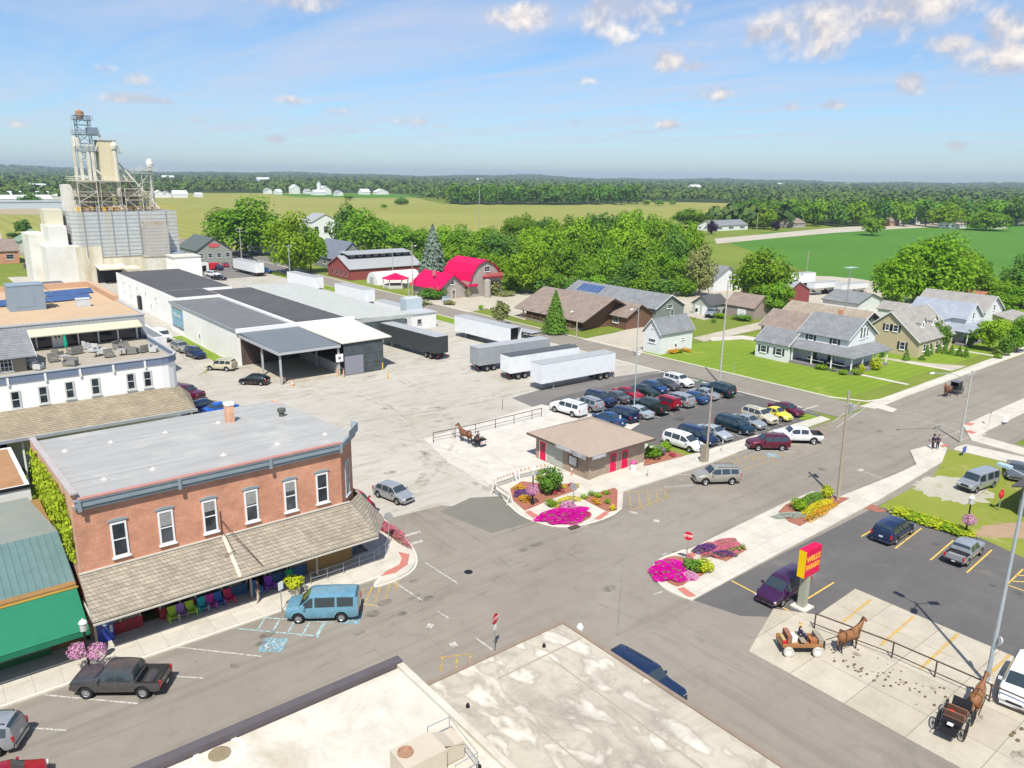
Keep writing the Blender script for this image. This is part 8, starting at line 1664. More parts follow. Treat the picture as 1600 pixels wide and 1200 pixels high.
def stop(px, py, lab, face, back=False, z=.12, plate=False, hh=2.1):
 x, y = G(px, py, z); t = thing('stop_sign', lab, 'stop sign', (x, y, z), face)
 MB().box(-.03, .03, .0, .05, 0, hh+.75).build('post', STEEL, t)
 p = octo(); b = MB(); n = 8; b.add([(q[0], -.02, hh+.4+q[1]) for q in p]+[(q[0], -.001, hh+.4+q[1]) for q in p], [tuple(range(8)), tuple(range(15, 7, -1))]+[((i+1) % 8, i, 8+i, 8+(i+1) % 8) for i in range(8)], 0)
 o = b.build('sign_face', M('stop_red', (.55, .01, .02), .4, .03, 2), t); text_mesh('lettering', 'STOP', .3, TRIM, Matrix.Translation((0, -.022, hh+.4)) @ Matrix.Rotation(R(90), 4, 'X'), o, .002, bold=.008)
 MB().lathe([(.39, .0), (.39, .012), (.001, .012)], (0, 0, 0), 8, 'y').xf(Matrix.Translation((0, .0, hh+.4)) @ Matrix.Rotation(R(22.5), 4, 'Y')).build('sign_back', M('sign_back_grey', (.30, .31, .31), .5, .05, 3), t)
 if plate: MB().box(-.15, .15, -.02, 0, hh-.4, hh-.05).build('small_plate', TRIM, t)
stop(773, 1020, 'red stop sign with a small white plate at the edge of the beige flat roof', R(20), plate=True); stop(1072, 882, 'red stop sign at the tip of the long flower island', R(-62)); stop(608, 850, 'grey back of a stop sign by the rose-red flower hedge', R(150)); stop(895, 800, 'grey back of a stop sign behind the magenta corner bed', R(110))
def smallsign(px, py, lab, w, h_, mat, top, z=.1, face=0, txt=None, name='sign', tc=None):
 x, y = G(px, py, z); t = thing(name, lab, 'sign', (x, y, z), face); MB().box(-.025, .025, 0, .04, 0, top).build('post', STEEL, t); b = MB(); b.box(-w/2, w/2, -.03, -.001, top-h_, top); s_ = b.build('panel', mat, t)
 if txt: text_mesh('lettering', txt, h_*.5, tc or GREYTXT, Matrix.Translation((0, -.032, top-h_/2)) @ Matrix.Rotation(R(90), 4, 'X'), s_, .002)
BLUES = M('parking_blue', (.10, .26, .45), .5, .05, 3)
smallsign(441, 955, 'white accessible parking sign on a post by the lime yellow plant', .42, .6, TRIM, 2.3, .12, R(20)); x, y = G(441, 955, .12); 
smallsign(1012, 745, 'small sign post by the wall of the restroom', .2, .3, TRIM, 1.2, .12)
smallsign(1128, 705, 'short white parking sign at the kerb of the car park', .25, .35, TRIM, 1.3, .12, R(20)); smallsign(968, 668, 'little white sign at the back edge of the restroom roof line', .25, .4, TRIM, 1.6, .05); smallsign(1460, 692, 'thin sign behind the two standing people', .3, .4, M('sign_back_grey'), 2.0, .12); smallsign(1545, 665, 'grey sign on the corner of the far pavement', .4, .7, M('sign_back_grey'), 2.3, .1)
smallsign(1505, 712, 'blue flat notice board on the lawn edge by the far corner', 1.0, .7, M('royal_blue', (.06, .10, .40), .5, .05, 3), 1.1, .02); smallsign(1571, 663, 'white yard sign with a red top on the right lawn', 1.1, .8, TRIM, 1.1, .02, R(-10)); smallsign(697, 476, 'blue-grey painted sign before the crimson-roofed cottage', 1.7, 1.6, M('bluegrey_sheet'), 2.1, 0, R(-25), 'SHOP', tc=TRIM); smallsign(1087, 500, 'dark small sign on the gravel by the grey long building', .9, .8, BLACK, 2.6, 0); smallsign(1092, 622, 'green street name sign at the lawn corner', .9, .25, M('street_green', (.05, .22, .12), .5, .05, 3), 2.6, 0)
smallsign(1390, 668, 'white square sign on the lawn corner beyond the crossing', .01, .01, TRIM, .5) if False else None
BSTR = Mlines('barricade_stripes', (.72, .70, .66), (.55, .20, .06), .45, 'u', .4, .6, 0, .05)
def barricade(a, b, lab, tilt=0):
 (x0, y0), (x1, y1) = G(*a, .1), G(*b, .1); L_ = math.hypot(x1-x0, y1-y0); rz = math.atan2(y1-y0, x1-x0)
 t = thing('barricade', lab, 'barricade', (x0, y0, .02), rz)
 MB().box(0, L_, -.02, .02, .95, 1.15).build('upper_board', BSTR, t); MB().box(0, L_, -.02, .02, .5, .62).build('lower_board', WOOD, t)
 for xx in (.1, L_-.1):
  b_ = MB(); b_.slab([(xx-.04, -.35, 0), (xx+.04, -.35, 0), (xx+.04, -.02, 1.2), (xx-.04, -.02, 1.2)], .05); b_.slab([(xx+.04, .35, 0), (xx-.04, .35, 0), (xx-.04, .02, 1.2), (xx+.04, .02, 1.2)], .05); b_.build('leg', TRIM, t)
barricade((772, 764), (805, 752), 'long striped barricade above the corner bed, left of the two upper ones'); barricade((808, 750), (858, 738), 'striped barricade reaching to the restroom wall'); barricade((771, 770), (797, 788), 'short striped barricade at the left rim of the corner bed')
def rail(pts, lab, h=1.15, z=.03, low=.55, r=.045, mat=IRON):
 t = thing('hitching_rail', lab, 'hitching rail'); P_ = [G(a, b, z) for a, b in pts]
 MB().path([(x, y, z+h) for x, y in P_], r, 6).build('top_rail', mat, t)
 if low: MB().path([(x, y, z+low) for x, y in P_], r*.7, 6).build('lower_rail', mat, t)
 b = MB()
 for x, y in P_: b.tube((x, y, 0), (x, y, z+h), r, r, 6)
 b.build('post', mat, t)
rail([(677, 691), (711, 684), (743, 677), (774, 669), (803, 662), (831, 655), (846, 651)], 'long rusty hitching rail above the brown horse and cart'); rail([(1272, 982), (1393, 1028), (1460, 1058), (1545, 1096), (1640, 1138)], 'long pipe hitching rail on the concrete strip in front of the horses', 1.15, .03, .35, .05)
t = thing('ramp_railing', 'thin metal railing along the raised walk of the brick building', 'railing'); b = MB(); P_ = [G(*p, .12) for p in ((486, 913), (512, 905), (537, 896), (562, 886), (585, 878), (592, 872), (603, 866), (606, 858), (598, 852))]
b.path([(x, y, 1.05) for x, y in P_], .025, 5); b.build('top_rail', STEEL, t); MB().path([(x, y, .6) for x, y in P_], .02, 5).build('lower_rail', STEEL, t); b = MB()
for x, y in P_: b.tube((x, y, .12), (x, y, 1.05), .025, .025, 5)
b.build('post', STEEL, t)
def garden_chair(px, py, lab, mat, rz=R(180)):
 x, y = G(px, py, .4); t = thing('garden_chair', lab, 'chair', (x, min(y+.25, 51.0), .125), rz, None, .88)
 MB().slab([(-.3, -.05, .36), (.3, -.05, .36), (.3, .45, .44), (-.3, .45, .44)], .04).build('seat', mat, t); MB().slab([(-.3, -.1, .38), (-.32, -.38, 1.05), (.32, -.38, 1.05), (.3, -.1, .38)][::-1], .04).build('backrest', mat, t)
 MB().box(-.42, -.3, -.2, .45, .58, .61).box(.3, .42, -.2, .45, .58, .61).build('armrest', mat, t); b = MB()
 for sx in (-.36, .36):
  for yy in (-.15, .38): b.box(sx-.04, sx+.04, yy-.04, yy+.04, 0, .57)
 b.build('leg', mat, t)
def pc(n, c): return M('chair_'+n, c, .6, .05, 3)
for px, py, lab, m in ((271, 964, 'lime green garden chair, left of the two outside the shop', pc('lime', (.40, .62, .04))), (285, 961, 'lilac small garden seat between the two lime chairs', pc('lilac', (.38, .18, .5))), (299, 956, 'lime green garden chair, right of the two outside the shop', pc('lime', (.4, .62, .04))), (317, 949, 'turquoise garden chair before the blue shop panels', pc('turq', (.02, .42, .42))), (329, 944, 'magenta garden chair next to the turquoise one', pc('mag', (.55, .03, .28))), (341, 939, 'blue garden chair between the magenta and crimson ones', pc('blue', (.05, .14, .42))), (356, 934, 'crimson garden chair nearest the dark doorway', pc('crim', (.55, .03, .10))), (394, 915, 'bright blue garden chair left of the walking person', pc('bblue', (.05, .22, .6))), (417, 911, 'violet garden chair right of the walking person', pc('viol', (.25, .05, .5))), (447, 898, 'green garden chair by the accessible parking sign', pc('green', (.02, .35, .12)))): garden_chair(px, py, lab, m)
x, y = G(160, 1000, .1); t = thing('vending_machine', 'blue soft drink vending machine with a red, white and blue disc', 'vending machine', (x+.2, y, .12)); MB().box(-.5, .5, -.4, .4, 0, 1.85).build('cabinet', M('vending_blue', (.02, .05, .32), .4, .2, 2, dirt=(.2, .3, .5), dscale=1.5, damt=.6), t)
MB().lathe([(.001, 0), (.24, 0), (.24, -.01), (.001, -.01)], (0, -.405, 1.4), 20, 'y').build('disc', TRIM, t); MB().box(-.2, .2, -.425, -.417, 1.42, 1.56).build('disc_red', REDP, t); MB().box(-.2, .2, -.425, -.417, 1.24, 1.37).build('disc_blue', BLUES, t); MB().box(.25, .42, -.42, -.401, .6, 1.1).build('coin_panel', STEEL, t)
x, y = 150, 83.5; zt = hgt(1326, 418, x, y); x2, y2 = G(1326, 446)
k = math.hypot(x, y)/math.hypot(x2, y2); x, y = x2*k, y2*k; t = thing('antenna_mast', 'lattice antenna mast with a flat comb aerial above the tan roof', 'antenna', (x, y, 0)); b = MB(); [b.tube((q[0]*.2, q[1]*.2, 0), (q[0]*.12, q[1]*.12, zt), .03, .03, 4) for q in ((-1, -1), (1, -1), (1, 1), (-1, 1))]; [b.tube((-.18, -.18, k_), (.18, .18, k_+.6), .02, .02, 4) for k_ in range(int(zt))]; b.build('lattice_tower', STEEL, t); b = MB()
for i in range(9): b.tube((-1.6+i*.4, -.8, zt), (-1.6+i*.4, .8, zt+.05), .03, .03, 4)
b.tube((-1.8, 0, zt+.02), (1.8, 0, zt+.02), .05, .05, 5); b.build('aerial', M('aerial_green', (.35, .5, .45), .5, .1, 2), t)
x, y = G(1560, 798, 0); t = thing('garden_feature', 'red painted bird-shaped garden ornament on a post by the black roof', 'garden ornament', (x, y, .02)); MB().tube((0, 0, 0), (0, 0, 1.3), .05).build('post', WOOD, t); MB().ball((0, 0, 1.6), .3, 10, 0, (1, .7, 1.2)).ball((.1, 0, 2.0), .15, 8).build('ornament', REDP, t)
x, y = G(1574, 745); t = thing('boulder', 'pale boulder with dark shadow on the worn lawn right of the old van', 'boulder', (x, y, .02)); MB().ball((0, 0, .25), .5, 9, 0, (1.1, .8, .8)).ball((.35, .1, .35), .35, 8, 0, (.9, .8, 1)).build('rock', M('boulder_grey', (.35, .33, .3), .9, .25, 3), t)
x, y = LANT; t = thing('white_lantern', 'white lantern top peeping over the right edge of the beige roof', 'lamp', (x, y, .0)); MB().tube((0, 0, 0), (0, 0, 2.8), .05).build('post', BLACK, t); MB().lathe([(.18, 2.8), (.22, 3.1), (.12, 3.3), (.001, 3.35)], n=12).build('lantern', TRIM, t)
def skinned(name, verts, edges, mat, parent, root=0, sub=2, smooth=True):
 me = bpy.data.meshes.new(name); me.from_pydata([v[:3] for v in verts], edges, []); o = bpy.data.objects.new(name, me); COL.objects.link(o)
 sm = o.modifiers.new('s', 'SKIN'); sm.use_smooth_shade = True
 for i, v in enumerate(verts): q = me.skin_vertices[0].data[i]; q.radius = (v[3], v[4] if len(v) > 4 else v[3]); q.use_root = (i == root)
 ss = o.modifiers.new('u', 'SUBSURF'); ss.levels = ss.render_levels = sub
 dg = bpy.context.evaluated_depsgraph_get(); m2 = bpy.data.meshes.new_from_object(o.evaluated_get(dg)); bpy.data.objects.remove(o); bpy.data.meshes.remove(me)
 m2.materials.clear(); m2.materials.append(mat); r = bpy.data.objects.new(name, m2); COL.objects.link(r); r.parent = parent; return r
def Mhorse(name, c1, c2):
 m, T = newmat(name); s = T.add('ShaderNodeSeparateXYZ'); T.l.new(objco(T), s.inputs[0]); n = noise_(T, objco(T), 3, 4)
 k = ramp_(T, math_(T, 'ADD', s.outputs[2], math_(T, 'MULTIPLY', n, .15)), .55, .85)
 cc = mixc(T, k, (.03, .018, .014), mixc(T, ramp_(T, n, .4, .6), c1, c2)); finish(T, cc, .6, 0, .3); return m
HB = {'bay': Mhorse('bay_coat', (.22, .095, .04), (.29, .135, .055)), 'brown': Mhorse('brown_coat', (.17, .07, .035), (.23, .10, .05))}
HARN = M('harness_leather', (.02, .015, .012), .5, .1, 5, world=False)
def horse(x, y, rz, lab, coat, z=.03, hd=0.0):
 t = thing('horse', lab, 'horse', (x, y, z), rz)
 V = [(-.72, 0, 1.20, .31, .33), (-.35, 0, 1.15, .31, .35), (.05, 0, 1.12, .31, .36), (.42, 0, 1.18, .29, .36), (.66, 0, 1.34, .23, .31), (.92, 0, 1.66, .14, .23), (1.08, hd*.3, 1.92, .095, .14), (1.20, hd*.5, 2.0, .12, .15), (1.42, hd*.8, 1.82, .10, .11), (1.62, hd, 1.64, .075, .08),
         (-.88, 0, 1.28, .12, .14), (-.98, 0, 1.05, .05), (-1.02, 0, .62, .07), (-1.0, 0, .40, .03)]
 E = [(0, 1), (1, 2), (2, 3), (3, 4), (4, 5), (5, 6), (6, 7), (7, 8), (8, 9), (0, 10), (10, 11), (11, 12), (12, 13)]
 for sy in (1, -1):
  k = len(V); V += [(-.70, sy*.18, .95, .18, .21), (-.60, sy*.17, .74, .12, .14), (-.80, sy*.17, .50, .06), (-.74, sy*.17, .12, .042), (-.68, sy*.17, .035, .065)]; E += [(0, k), (k, k+1), (k+1, k+2), (k+2, k+3), (k+3, k+4)]
  k = len(V); V += [(.50, sy*.16, .88, .11, .13), (.54, sy*.16, .50, .065), (.53, sy*.16, .14, .042), (.58, sy*.16, .035, .065)]; E += [(3, k), (k, k+1), (k+1, k+2), (k+2, k+3)]
  k = len(V); V += [(1.14, hd*.3+sy*.07, 2.09, .03), (1.15, hd*.3+sy*.09, 2.20, .012)]; E += [(7, k), (k, k+1)]
 o_ = skinned('body', V, E, HB[coat], t, 1); hb_ = MB(); hb_.ball((-.66, 0, 1.13), .36, 14, 0, (1.0, .80, 1.02)).ball((.46, 0, 1.12), .34, 14, 0, (1, .78, 1.1)).ball((-.1, 0, 1.08), .36, 14, 0, (1.5, .84, .98)); bm_ = bmesh.new(); bm_.from_mesh(o_.data); m2_ = hb_.mesh('tmp', HB[coat], True); bm_.from_mesh(m2_); bm_.to_mesh(o_.data); bm_.free(); o_.data.polygons.foreach_set('use_smooth', [True]*len(o_.data.polygons))
 mn = MB(); pts = [(.62, 0, 1.64), (.80, 0, 1.84), (.98, 0, 2.06), (1.10, 0, 2.16)]
 for a, b in zip(pts[:-1], pts[1:]): mn.add([(a[0], -.025, a[2]-.1), (b[0], -.025, b[2]-.1), (b[0], -.02, b[2]+.04), (a[0], -.02, a[2]+.04), (a[0], .025, a[2]-.1), (b[0], .025, b[2]-.1), (b[0], .02, b[2]+.04), (a[0], .02, a[2]+.04)], [(0, 1, 2, 3), (7, 6, 5, 4), (3, 2, 6, 7), (0, 3, 7, 4), (1, 5, 6, 2)])
 mn.build('mane', HARN, t)
 h = MB()
 for xx, rz_, ry_, zc in ((.60, .36, .275, 1.24), (.12, .335, .275, 1.14)): h.lathe([(1.0, -.03), (1.04, -.03), (1.04, .03), (1.0, .03)], (0, 0, 0), 18, 'x', closed=True); n0 = 18*4; h.xf(Matrix.Translation((xx, 0, zc)) @ Matrix.Diagonal((1, ry_, rz_, 1)), len(h.v)-n0)
 h.tube((.1, .02, 1.475), (-.9, .02, 1.52), .02, .02, 5); h.build('harness', HARN, t)
 hb = MB()
 for sy in (1, -1): hb.tube((.6, sy*.34, 1.0), (-1.6, sy*.42, .9), .028, .028, 6)
 hb.build('shaft', HARN, t); return t
SKIN = M('skin', (.45, .27, .19), .6, .05, 5, world=False)
def person(x, y, z, rz, lab, top, legs, hat=None, pose='stand', hair=(.06, .04, .03), s=1.0):
 t = thing('person', lab, 'person', (x, y, z), rz, None, s)
 sit = pose == 'sit'; hz = .5 if sit else .92; d = hz-.92
 V = [(0, 0, .95+d, .13, .15), (0, 0, 1.15+d, .12, .145), (0, 0, 1.36+d, .12, .17), (0, 0, 1.49+d, .055), (.01, 0, 1.58+d, .075, .08), (.02, 0, 1.68+d, .085, .09), (.10, 0, 1.64+d, .018)]; E = [(0, 1), (1, 2), (2, 3), (3, 4), (4, 5), (5, 6)]
 arms = {'stand': [(.02, .26, 1.14), (.08, .27, .90)], 'walk': [(.06, .26, 1.14), (.22, .22, .95)], 'sit': [(.12, .25, 1.14), (.36, .14, 1.12)]}[pose]; feet = []
 hips = []
 for i, sy in enumerate((1, -1)):
  k = len(V); sg_ = -1 if (pose == 'walk' and sy < 0) else 1
  V += [(0, sy*.19, 1.40+d, .055), (arms[0][0]*sg_, sy*arms[0][1], arms[0][2]+d, .042), (arms[1][0]*sg_, sy*arms[1][1], arms[1][2]+d, .028), (arms[1][0]*sg_+.04, sy*arms[1][1], arms[1][2]-.06+d, .03, .018)]; E += [(2, k), (k, k+1), (k+1, k+2), (k+2, k+3)]
  q = len(V); bx, by_, bz = V[k+3][:3]
  for j, (dx, dl) in enumerate(((-.03, .06), (-.012, .08), (.008, .085), (.026, .07), (.045, .03))): V.append((bx+dx+.01, by_+(.0 if j < 4 else -.02*sy), bz-dl, .009)); E.append((k+3, q+j))
  k = len(V)
  if sit: V += [(.05, sy*.10, .90+d, .085), (.46, sy*.12, .56, .06), (.46, sy*.12, .10, .04), (.58, sy*.13, .04, .035)]
  else:
   o = (.16 if sy > 0 else -.18) if pose == 'walk' else .0; V += [(o*.2, sy*.09, .86, .085), (o*.6+.02, sy*.10, .48, .06), (o, sy*.10, .09, .04), (o+.14, sy*.11, .04, .035)]
  E += [(0, k), (k, k+1), (k+1, k+2), (k+2, k+3)]; hips.append(k)
 skinned('body', V, E, SKIN, t, 0, 1)
 Vt = [(0, 0, .93+d, .145, .165), (0, 0, 1.15+d, .135, .16), (0, 0, 1.37+d, .13, .185), (0, 0, 1.46+d, .07)]; Et = [(0, 1), (1, 2), (2, 3)]
 for i, sy in enumerate((1, -1)): k = len(Vt); a = V[7+0+i*13]; b = V[8+i*13]; c = V[9+i*13]; Vt += [(a[0], a[1], a[2], .07), (b[0], b[1], b[2], .055), ((b[0]*.35+c[0]*.65), (b[1]*.35+c[1]*.65), (b[2]*.35+c[2]*.65), .045)]; Et += [(2, k), (k, k+1), (k+1, k+2)]
 skinned('shirt', Vt, Et, M('cloth_%02x%02x%02x' % tuple(int(255*c) for c in top), top, .9, .15, 6, world=False), t, 0, 1)
 Vl = [(0, 0, .95+d, .14, .165)]; El = []
 for k in hips: q = len(Vl); Vl += [(*V[k][:3], .10), (*V[k+1][:3], .075), (*V[k+2][:3], .06)]; El += [(0, q), (q, q+1), (q+1, q+2)]
 skinned('trousers', Vl, El, M('cloth_%02x%02x%02x' % tuple(int(255*c) for c in legs), legs, .9, .15, 6, world=False), t, 0, 1)
 hz_ = 1.70+d; MB().ball((-.02, 0, hz_), .108, 10, 0, (1, .95, .95)).build('hair', M('hair_%d' % int(hair[0]*100), hair, .8, .2, 8, world=False), t)
 if hat: MB().lathe([(.22, 0), (.21, .015), (.11, .03), (.10, .13), (.001, .14)], (0, 0, hz_+.04), 16).build('hat', M('hat_%d' % int(hat[0]*100), hat, .8, .1, 6, world=False), t)
 MB().ball((.095, .035, 1.69+d), .012, 5).build('eye', BLACK, t); MB().ball((.095, -.035, 1.69+d), .012, 5).build('eye', BLACK, t); return t
x, y = G(404, 940, .12); person(x, y, .125, R(200), 'person walking on the pavement in a dark top and pale trousers', (.10, .09, .10), (.55, .50, .40), None, 'walk')
x, y = G(1457, 702, .12); person(x, y, .125, R(150), 'standing person in dark clothes at the far corner, left of two', (.03, .03, .05), (.04, .04, .06), (.05, .04, .03)); x, y = G(1464, 702, .12); person(x, y, .125, R(170), 'standing person in purple-black clothes at the far corner, right of two', (.08, .05, .10), (.03, .03, .04), None)
def bigwheel(t, x, y, r, mat, rim=None, sp=12, nm='wheel'):
 b = MB(); b.lathe([(r*.9, -.03), (r, -.03), (r, .03), (r*.9, .03)], (0, 0, 0), 26, 'y', closed=True); w_ = b.build(nm, rim or mat, t, loc=(x, y, r)); b = MB()
 for i in range(sp): a = 2*math.pi*i/sp; b.tube((0, 0, 0), (r*.92*math.cos(a), 0, r*.92*math.sin(a)), .016, .012, 4)
 b.lathe([(.001, -.09), (.07, -.09), (.07, .09), (.001, .09)], (0, 0, 0), 10, 'y'); b.build('spokes', mat, w_)
OAKP = M('oiled_planks', (.33, .16, .06), .6, .15, 3, world=False); BLK = M('carriage_black', (.02, .02, .022), .35, .15, 3, world=False); GREYW = M('pale_wheel', (.52, .50, .44), .6, .1, 3, world=False)
x, y = G(1249, 1006, .5); hw = R(-38); wx, wy = x, y
t = thing('farm_wagon', 'brown flat farm wagon with pale car-type wheels loaded with boxes', 'wagon', (x, y, .03), hw)
MB().box(-1.35, 1.25, -.62, .62, .58, .68).box(-1.35, 1.25, -.65, -.6, .681, .86).box(-1.35, 1.25, .6, .65, .681, .86).build('bed', OAKP, t); MB().box(1.0, 1.3, -.6, .6, .69, 1.15).box(1.45, 1.5, -.55, .55, .4, .95).build('dashboard', WOOD, t); MB().box(-.15, .2, -.6, .6, .95, 1.02).build('seat', WOOD, t); MB().box(-1.2, 1.1, -.4, .4, .4, .579).build('undercarriage', BLK, t)
for xx in (-.95, .95):
 for sy in (-.72, .72):
  w_ = MB(); w_.lathe([(.2, -.09), (.33, -.09), (.34, -.05), (.34, .05), (.33, .09), (.2, .09)], (0, 0, 0), 18, 'y', closed=True); wo = w_.build('wheel', GREYW, t, True, 40, (xx, sy, .34)); MB().lathe([(.001, -.05), (.12, -.07), (.2, -.05), (.2, .05), (.12, .07), (.001, .05)], (0, 0, 0), 14, 'y').build('hub', TRIM, wo)
def onwagon(dx, dy, dz): m = Matrix.Translation((wx, wy, .03)) @ Matrix.Rotation(hw, 4, 'Z'); return m @ Vector((dx, dy, dz))
def crate(dx, dy, dz, sx, sy, sz, lab, mat, tilt=0, nm='crate', cat='crate', lid=None):
 p = onwagon(dx, dy, dz); q = thing(nm, lab, cat, p, hw+tilt); MB().box(-sx/2, sx/2, -sy/2, sy/2, 0, sz).build('box', mat, q); MB().box(-sx/2-.01, sx/2+.01, -sy/2-.01, sy/2+.01, sz+.001, sz+.03).build('lid', lid or mat, q)
crate(-.85, .05, .682, .28, 1.0, .62, 'tall brown wooden crate standing across the wagon', M('crate_brown', (.28, .13, .08), .8, .15, 4, world=False)); crate(-.45, .1, .682, .4, .55, .38, 'white cool box with a blue base on the wagon', TRIM, .2, 'cool_box', 'cool box', TRIM); crate(-1.2, -.1, .682, .2, .7, .35, 'straw-coloured box at the tail of the wagon', M('straw_box', (.45, .33, .14), .9, .2, 4)); crate(-1.2, -.48, .682, .22, .18, .3, 'red fuel can at the rear corner of the wagon', REDP, 0, 'fuel_can', 'can'); crate(.75, -.25, .682, .45, .4, .32, 'rust-brown box at the front of the wagon', M('crate_rust', (.36, .14, .05), .8, .15, 4, world=False))
p = onwagon(.0, .1, .98); person(p.x, p.y, .58, hw, 'wagon driver in a straw hat and dark blue shirt sitting on the farm wagon', (.03, .04, .10), (.05, .05, .10), (.50, .40, .20), 'sit')
xh, yh = G(1326, 1003, 0.6); horse(xh, yh, R(-14), 'bay horse harnessed to the brown farm wagon, facing the pipe rail', 'bay', hd=.15)
hx_, hy_ = G(1527, 1092, .9); hc = R(12); horse(hx_, hy_, R(8), 'bay horse seen from behind in front of the open black carriage', 'bay', hd=-.1)
x, y = G(1494, 1122, .5); t = thing('open_carriage', 'open black two-seat carriage with thin spoked wheels and a red cushion', 'carriage', (x, y, .03), R(8))
MB().box(-1.25, .95, -.5, .5, .62, .7).box(-1.25, -.6, -.5, .5, .701, .86).build('body', BLK, t); MB().slab([(.95, -.5, .7), (.95, .5, .7), (1.15, .5, 1.15), (1.15, -.5, 1.15)], .04).build('dashboard', BLK, t)
for xx in (.1, -.55): MB().box(xx-.25, xx+.25, -.52, .52, .87, .97).build('seat', M('brown_leather', (.22, .12, .08), .5, .1, 4, world=False), t); MB().slab([(xx-.25, -.52, .97), (xx-.25, .52, .97), (xx-.38, .52, 1.38), (xx-.38, -.52, 1.38)][::-1], .05).build('backrest', M('brown_leather'), t)
MB().box(-2.0, -1.26, -.45, .45, .55, .60).path([(-2.0, -.55, .75), (-2.0, .55, .75)], .02).path([(-1.2, -.55, .62), (-2.0, -.55, .75)], .02).path([(-1.2, .55, .62), (-2.0, .55, .75)], .02).build('luggage_rack', BLK, t); MB().box(-1.55, -1.3, -.15, .15, .87, .9).build('white_cloth', TRIM, t)
for sy in (-.72, .72): bigwheel(t, -.95, sy, .55, BLK, None, 14); bigwheel(t, .75, sy, .46, BLK, None, 12)
MB().tube((-.95, -.7, .55), (-.95, .7, .55), .03).build('axle', BLK, t); MB().tube((.75, -.7, .46), (.75, .7, .46), .03).build('axle', BLK, t)
mt = Matrix.Translation((x, y, .03)) @ Matrix.Rotation(R(8), 4, 'Z') @ Vector((-.62, .18, 1.0)); q = thing('cushion', 'bright red cushion on the rear seat of the open carriage', 'cushion', mt); MB().ball((0, 0, .12), .2, 8, 0, (1, 1, .7)).build('pad', M('signal_red', (.8, .01, .01), .6, .05, 4), q)
hx_, hy_ = G(727, 680, .9); horse(hx_, hy_, R(100), 'dark brown horse tied at the hitching rail with a small cart behind', 'brown', z=.02); x, y = G(747, 690, .5)
t = thing('small_cart', 'small dark cart with red rear reflectors behind the brown horse', 'cart', (x, y, .02), R(100)); MB().box(-.85, .8, -.5, .5, .5, .58).box(-.85, -.8, -.5, .5, .581, .95).box(-.8, .2, -.5, -.45, .581, .9).box(-.8, .2, .45, .5, .581, .9).build('body', BLK, t); MB().box(-.2, .15, -.48, .48, .8, .9).build('seat', M('brown_leather'), t); MB().box(-.9, -.851, -.45, .45, .40, .75).build('white_tailboard', TRIM, t)
MB().box(-.92, -.901, -.4, -.2, .5, .65).build('tail_light', TAILL, t); MB().box(-.92, -.901, .2, .4, .5, .65).build('tail_light', TAILL, t)
for sy in (-.6, .6): bigwheel(t, -.1, sy, .5, BLK)
person(x-.02, y+.0, .42, R(100), 'person in dark clothes sitting on the small cart', (.05, .05, .06), (.04, .04, .05), None, 'sit')
x, y = G(1493, 606, .9); t = thing('closed_buggy', 'closed black buggy driving along the main street at the right', 'buggy', (x, y, .02), R(180)); MB().box(-.9, .75, -.55, .55, .65, 1.2).box(-.9, .6, -.55, .55, 1.75, 1.85).box(-.9, -.8, -.55, .55, 1.201, 1.749).box(-.9, .5, -.55, -.5, 1.201, 1.749).box(-.9, .5, .5, .55, 1.201, 1.749).build('body', BLK, t); MB().box(-.95, .7, -.6, .6, 1.851, 1.92).build('roof', M('buggy_grey', (.16, .16, .19), .5, .1, 3, world=False), t); MB().box(-.4, .3, -.56, -.551, 1.25, 1.7).build('side_window', CGL, t)
for sy in (-.68, .68): bigwheel(t, -.65, sy, .6, BLK); bigwheel(t, .6, sy, .52, BLK)
horse(x-2.6, y, R(180), 'brown horse pulling the closed black buggy', 'brown', z=.02)
w = bpy.data.worlds.new('World'); sc.world = w; w.use_nodes = True
SUN_EL, SUN_AZ = R(56), R(229)      # azimuth measured from +X, anticlockwise: behind and left of the camera
T = NT.__new__(NT); T.t = w.node_tree; T.n = T.t.nodes; T.l = T.t.links; T.n.clear()
sky = T.add('ShaderNodeTexSky', sky_type='NISHITA', sun_disc=False, sun_elevation=SUN_EL, sun_rotation=R(90)-SUN_AZ, air_density=1.0, dust_density=.35, ozone_density=2.2, altitude=0)
tc = T.add('ShaderNodeTexCoord').outputs['Generated']
nrm = T.add('ShaderNodeVectorMath', operation='NORMALIZE'); T.l.new(tc, nrm.inputs[0])
sep = T.add('ShaderNodeSeparateXYZ'); T.l.new(nrm.outputs[0], sep.inputs[0])
inv = math_(T, 'DIVIDE', 1.0, math_(T, 'MAXIMUM', math_(T, 'ADD', sep.outputs[2], .02), .02))
cx_ = math_(T, 'MULTIPLY', sep.outputs[0], inv); cy_ = math_(T, 'MULTIPLY', sep.outputs[1], inv)
cb = T.add('ShaderNodeCombineXYZ'); T.l.new(cx_, cb.inputs[0]); T.l.new(cy_, cb.inputs[1])
def dirvec(px, py): return (CR*((px-CXP)/FP)+CU*((CYP-py)/FP)+CF).normalized()
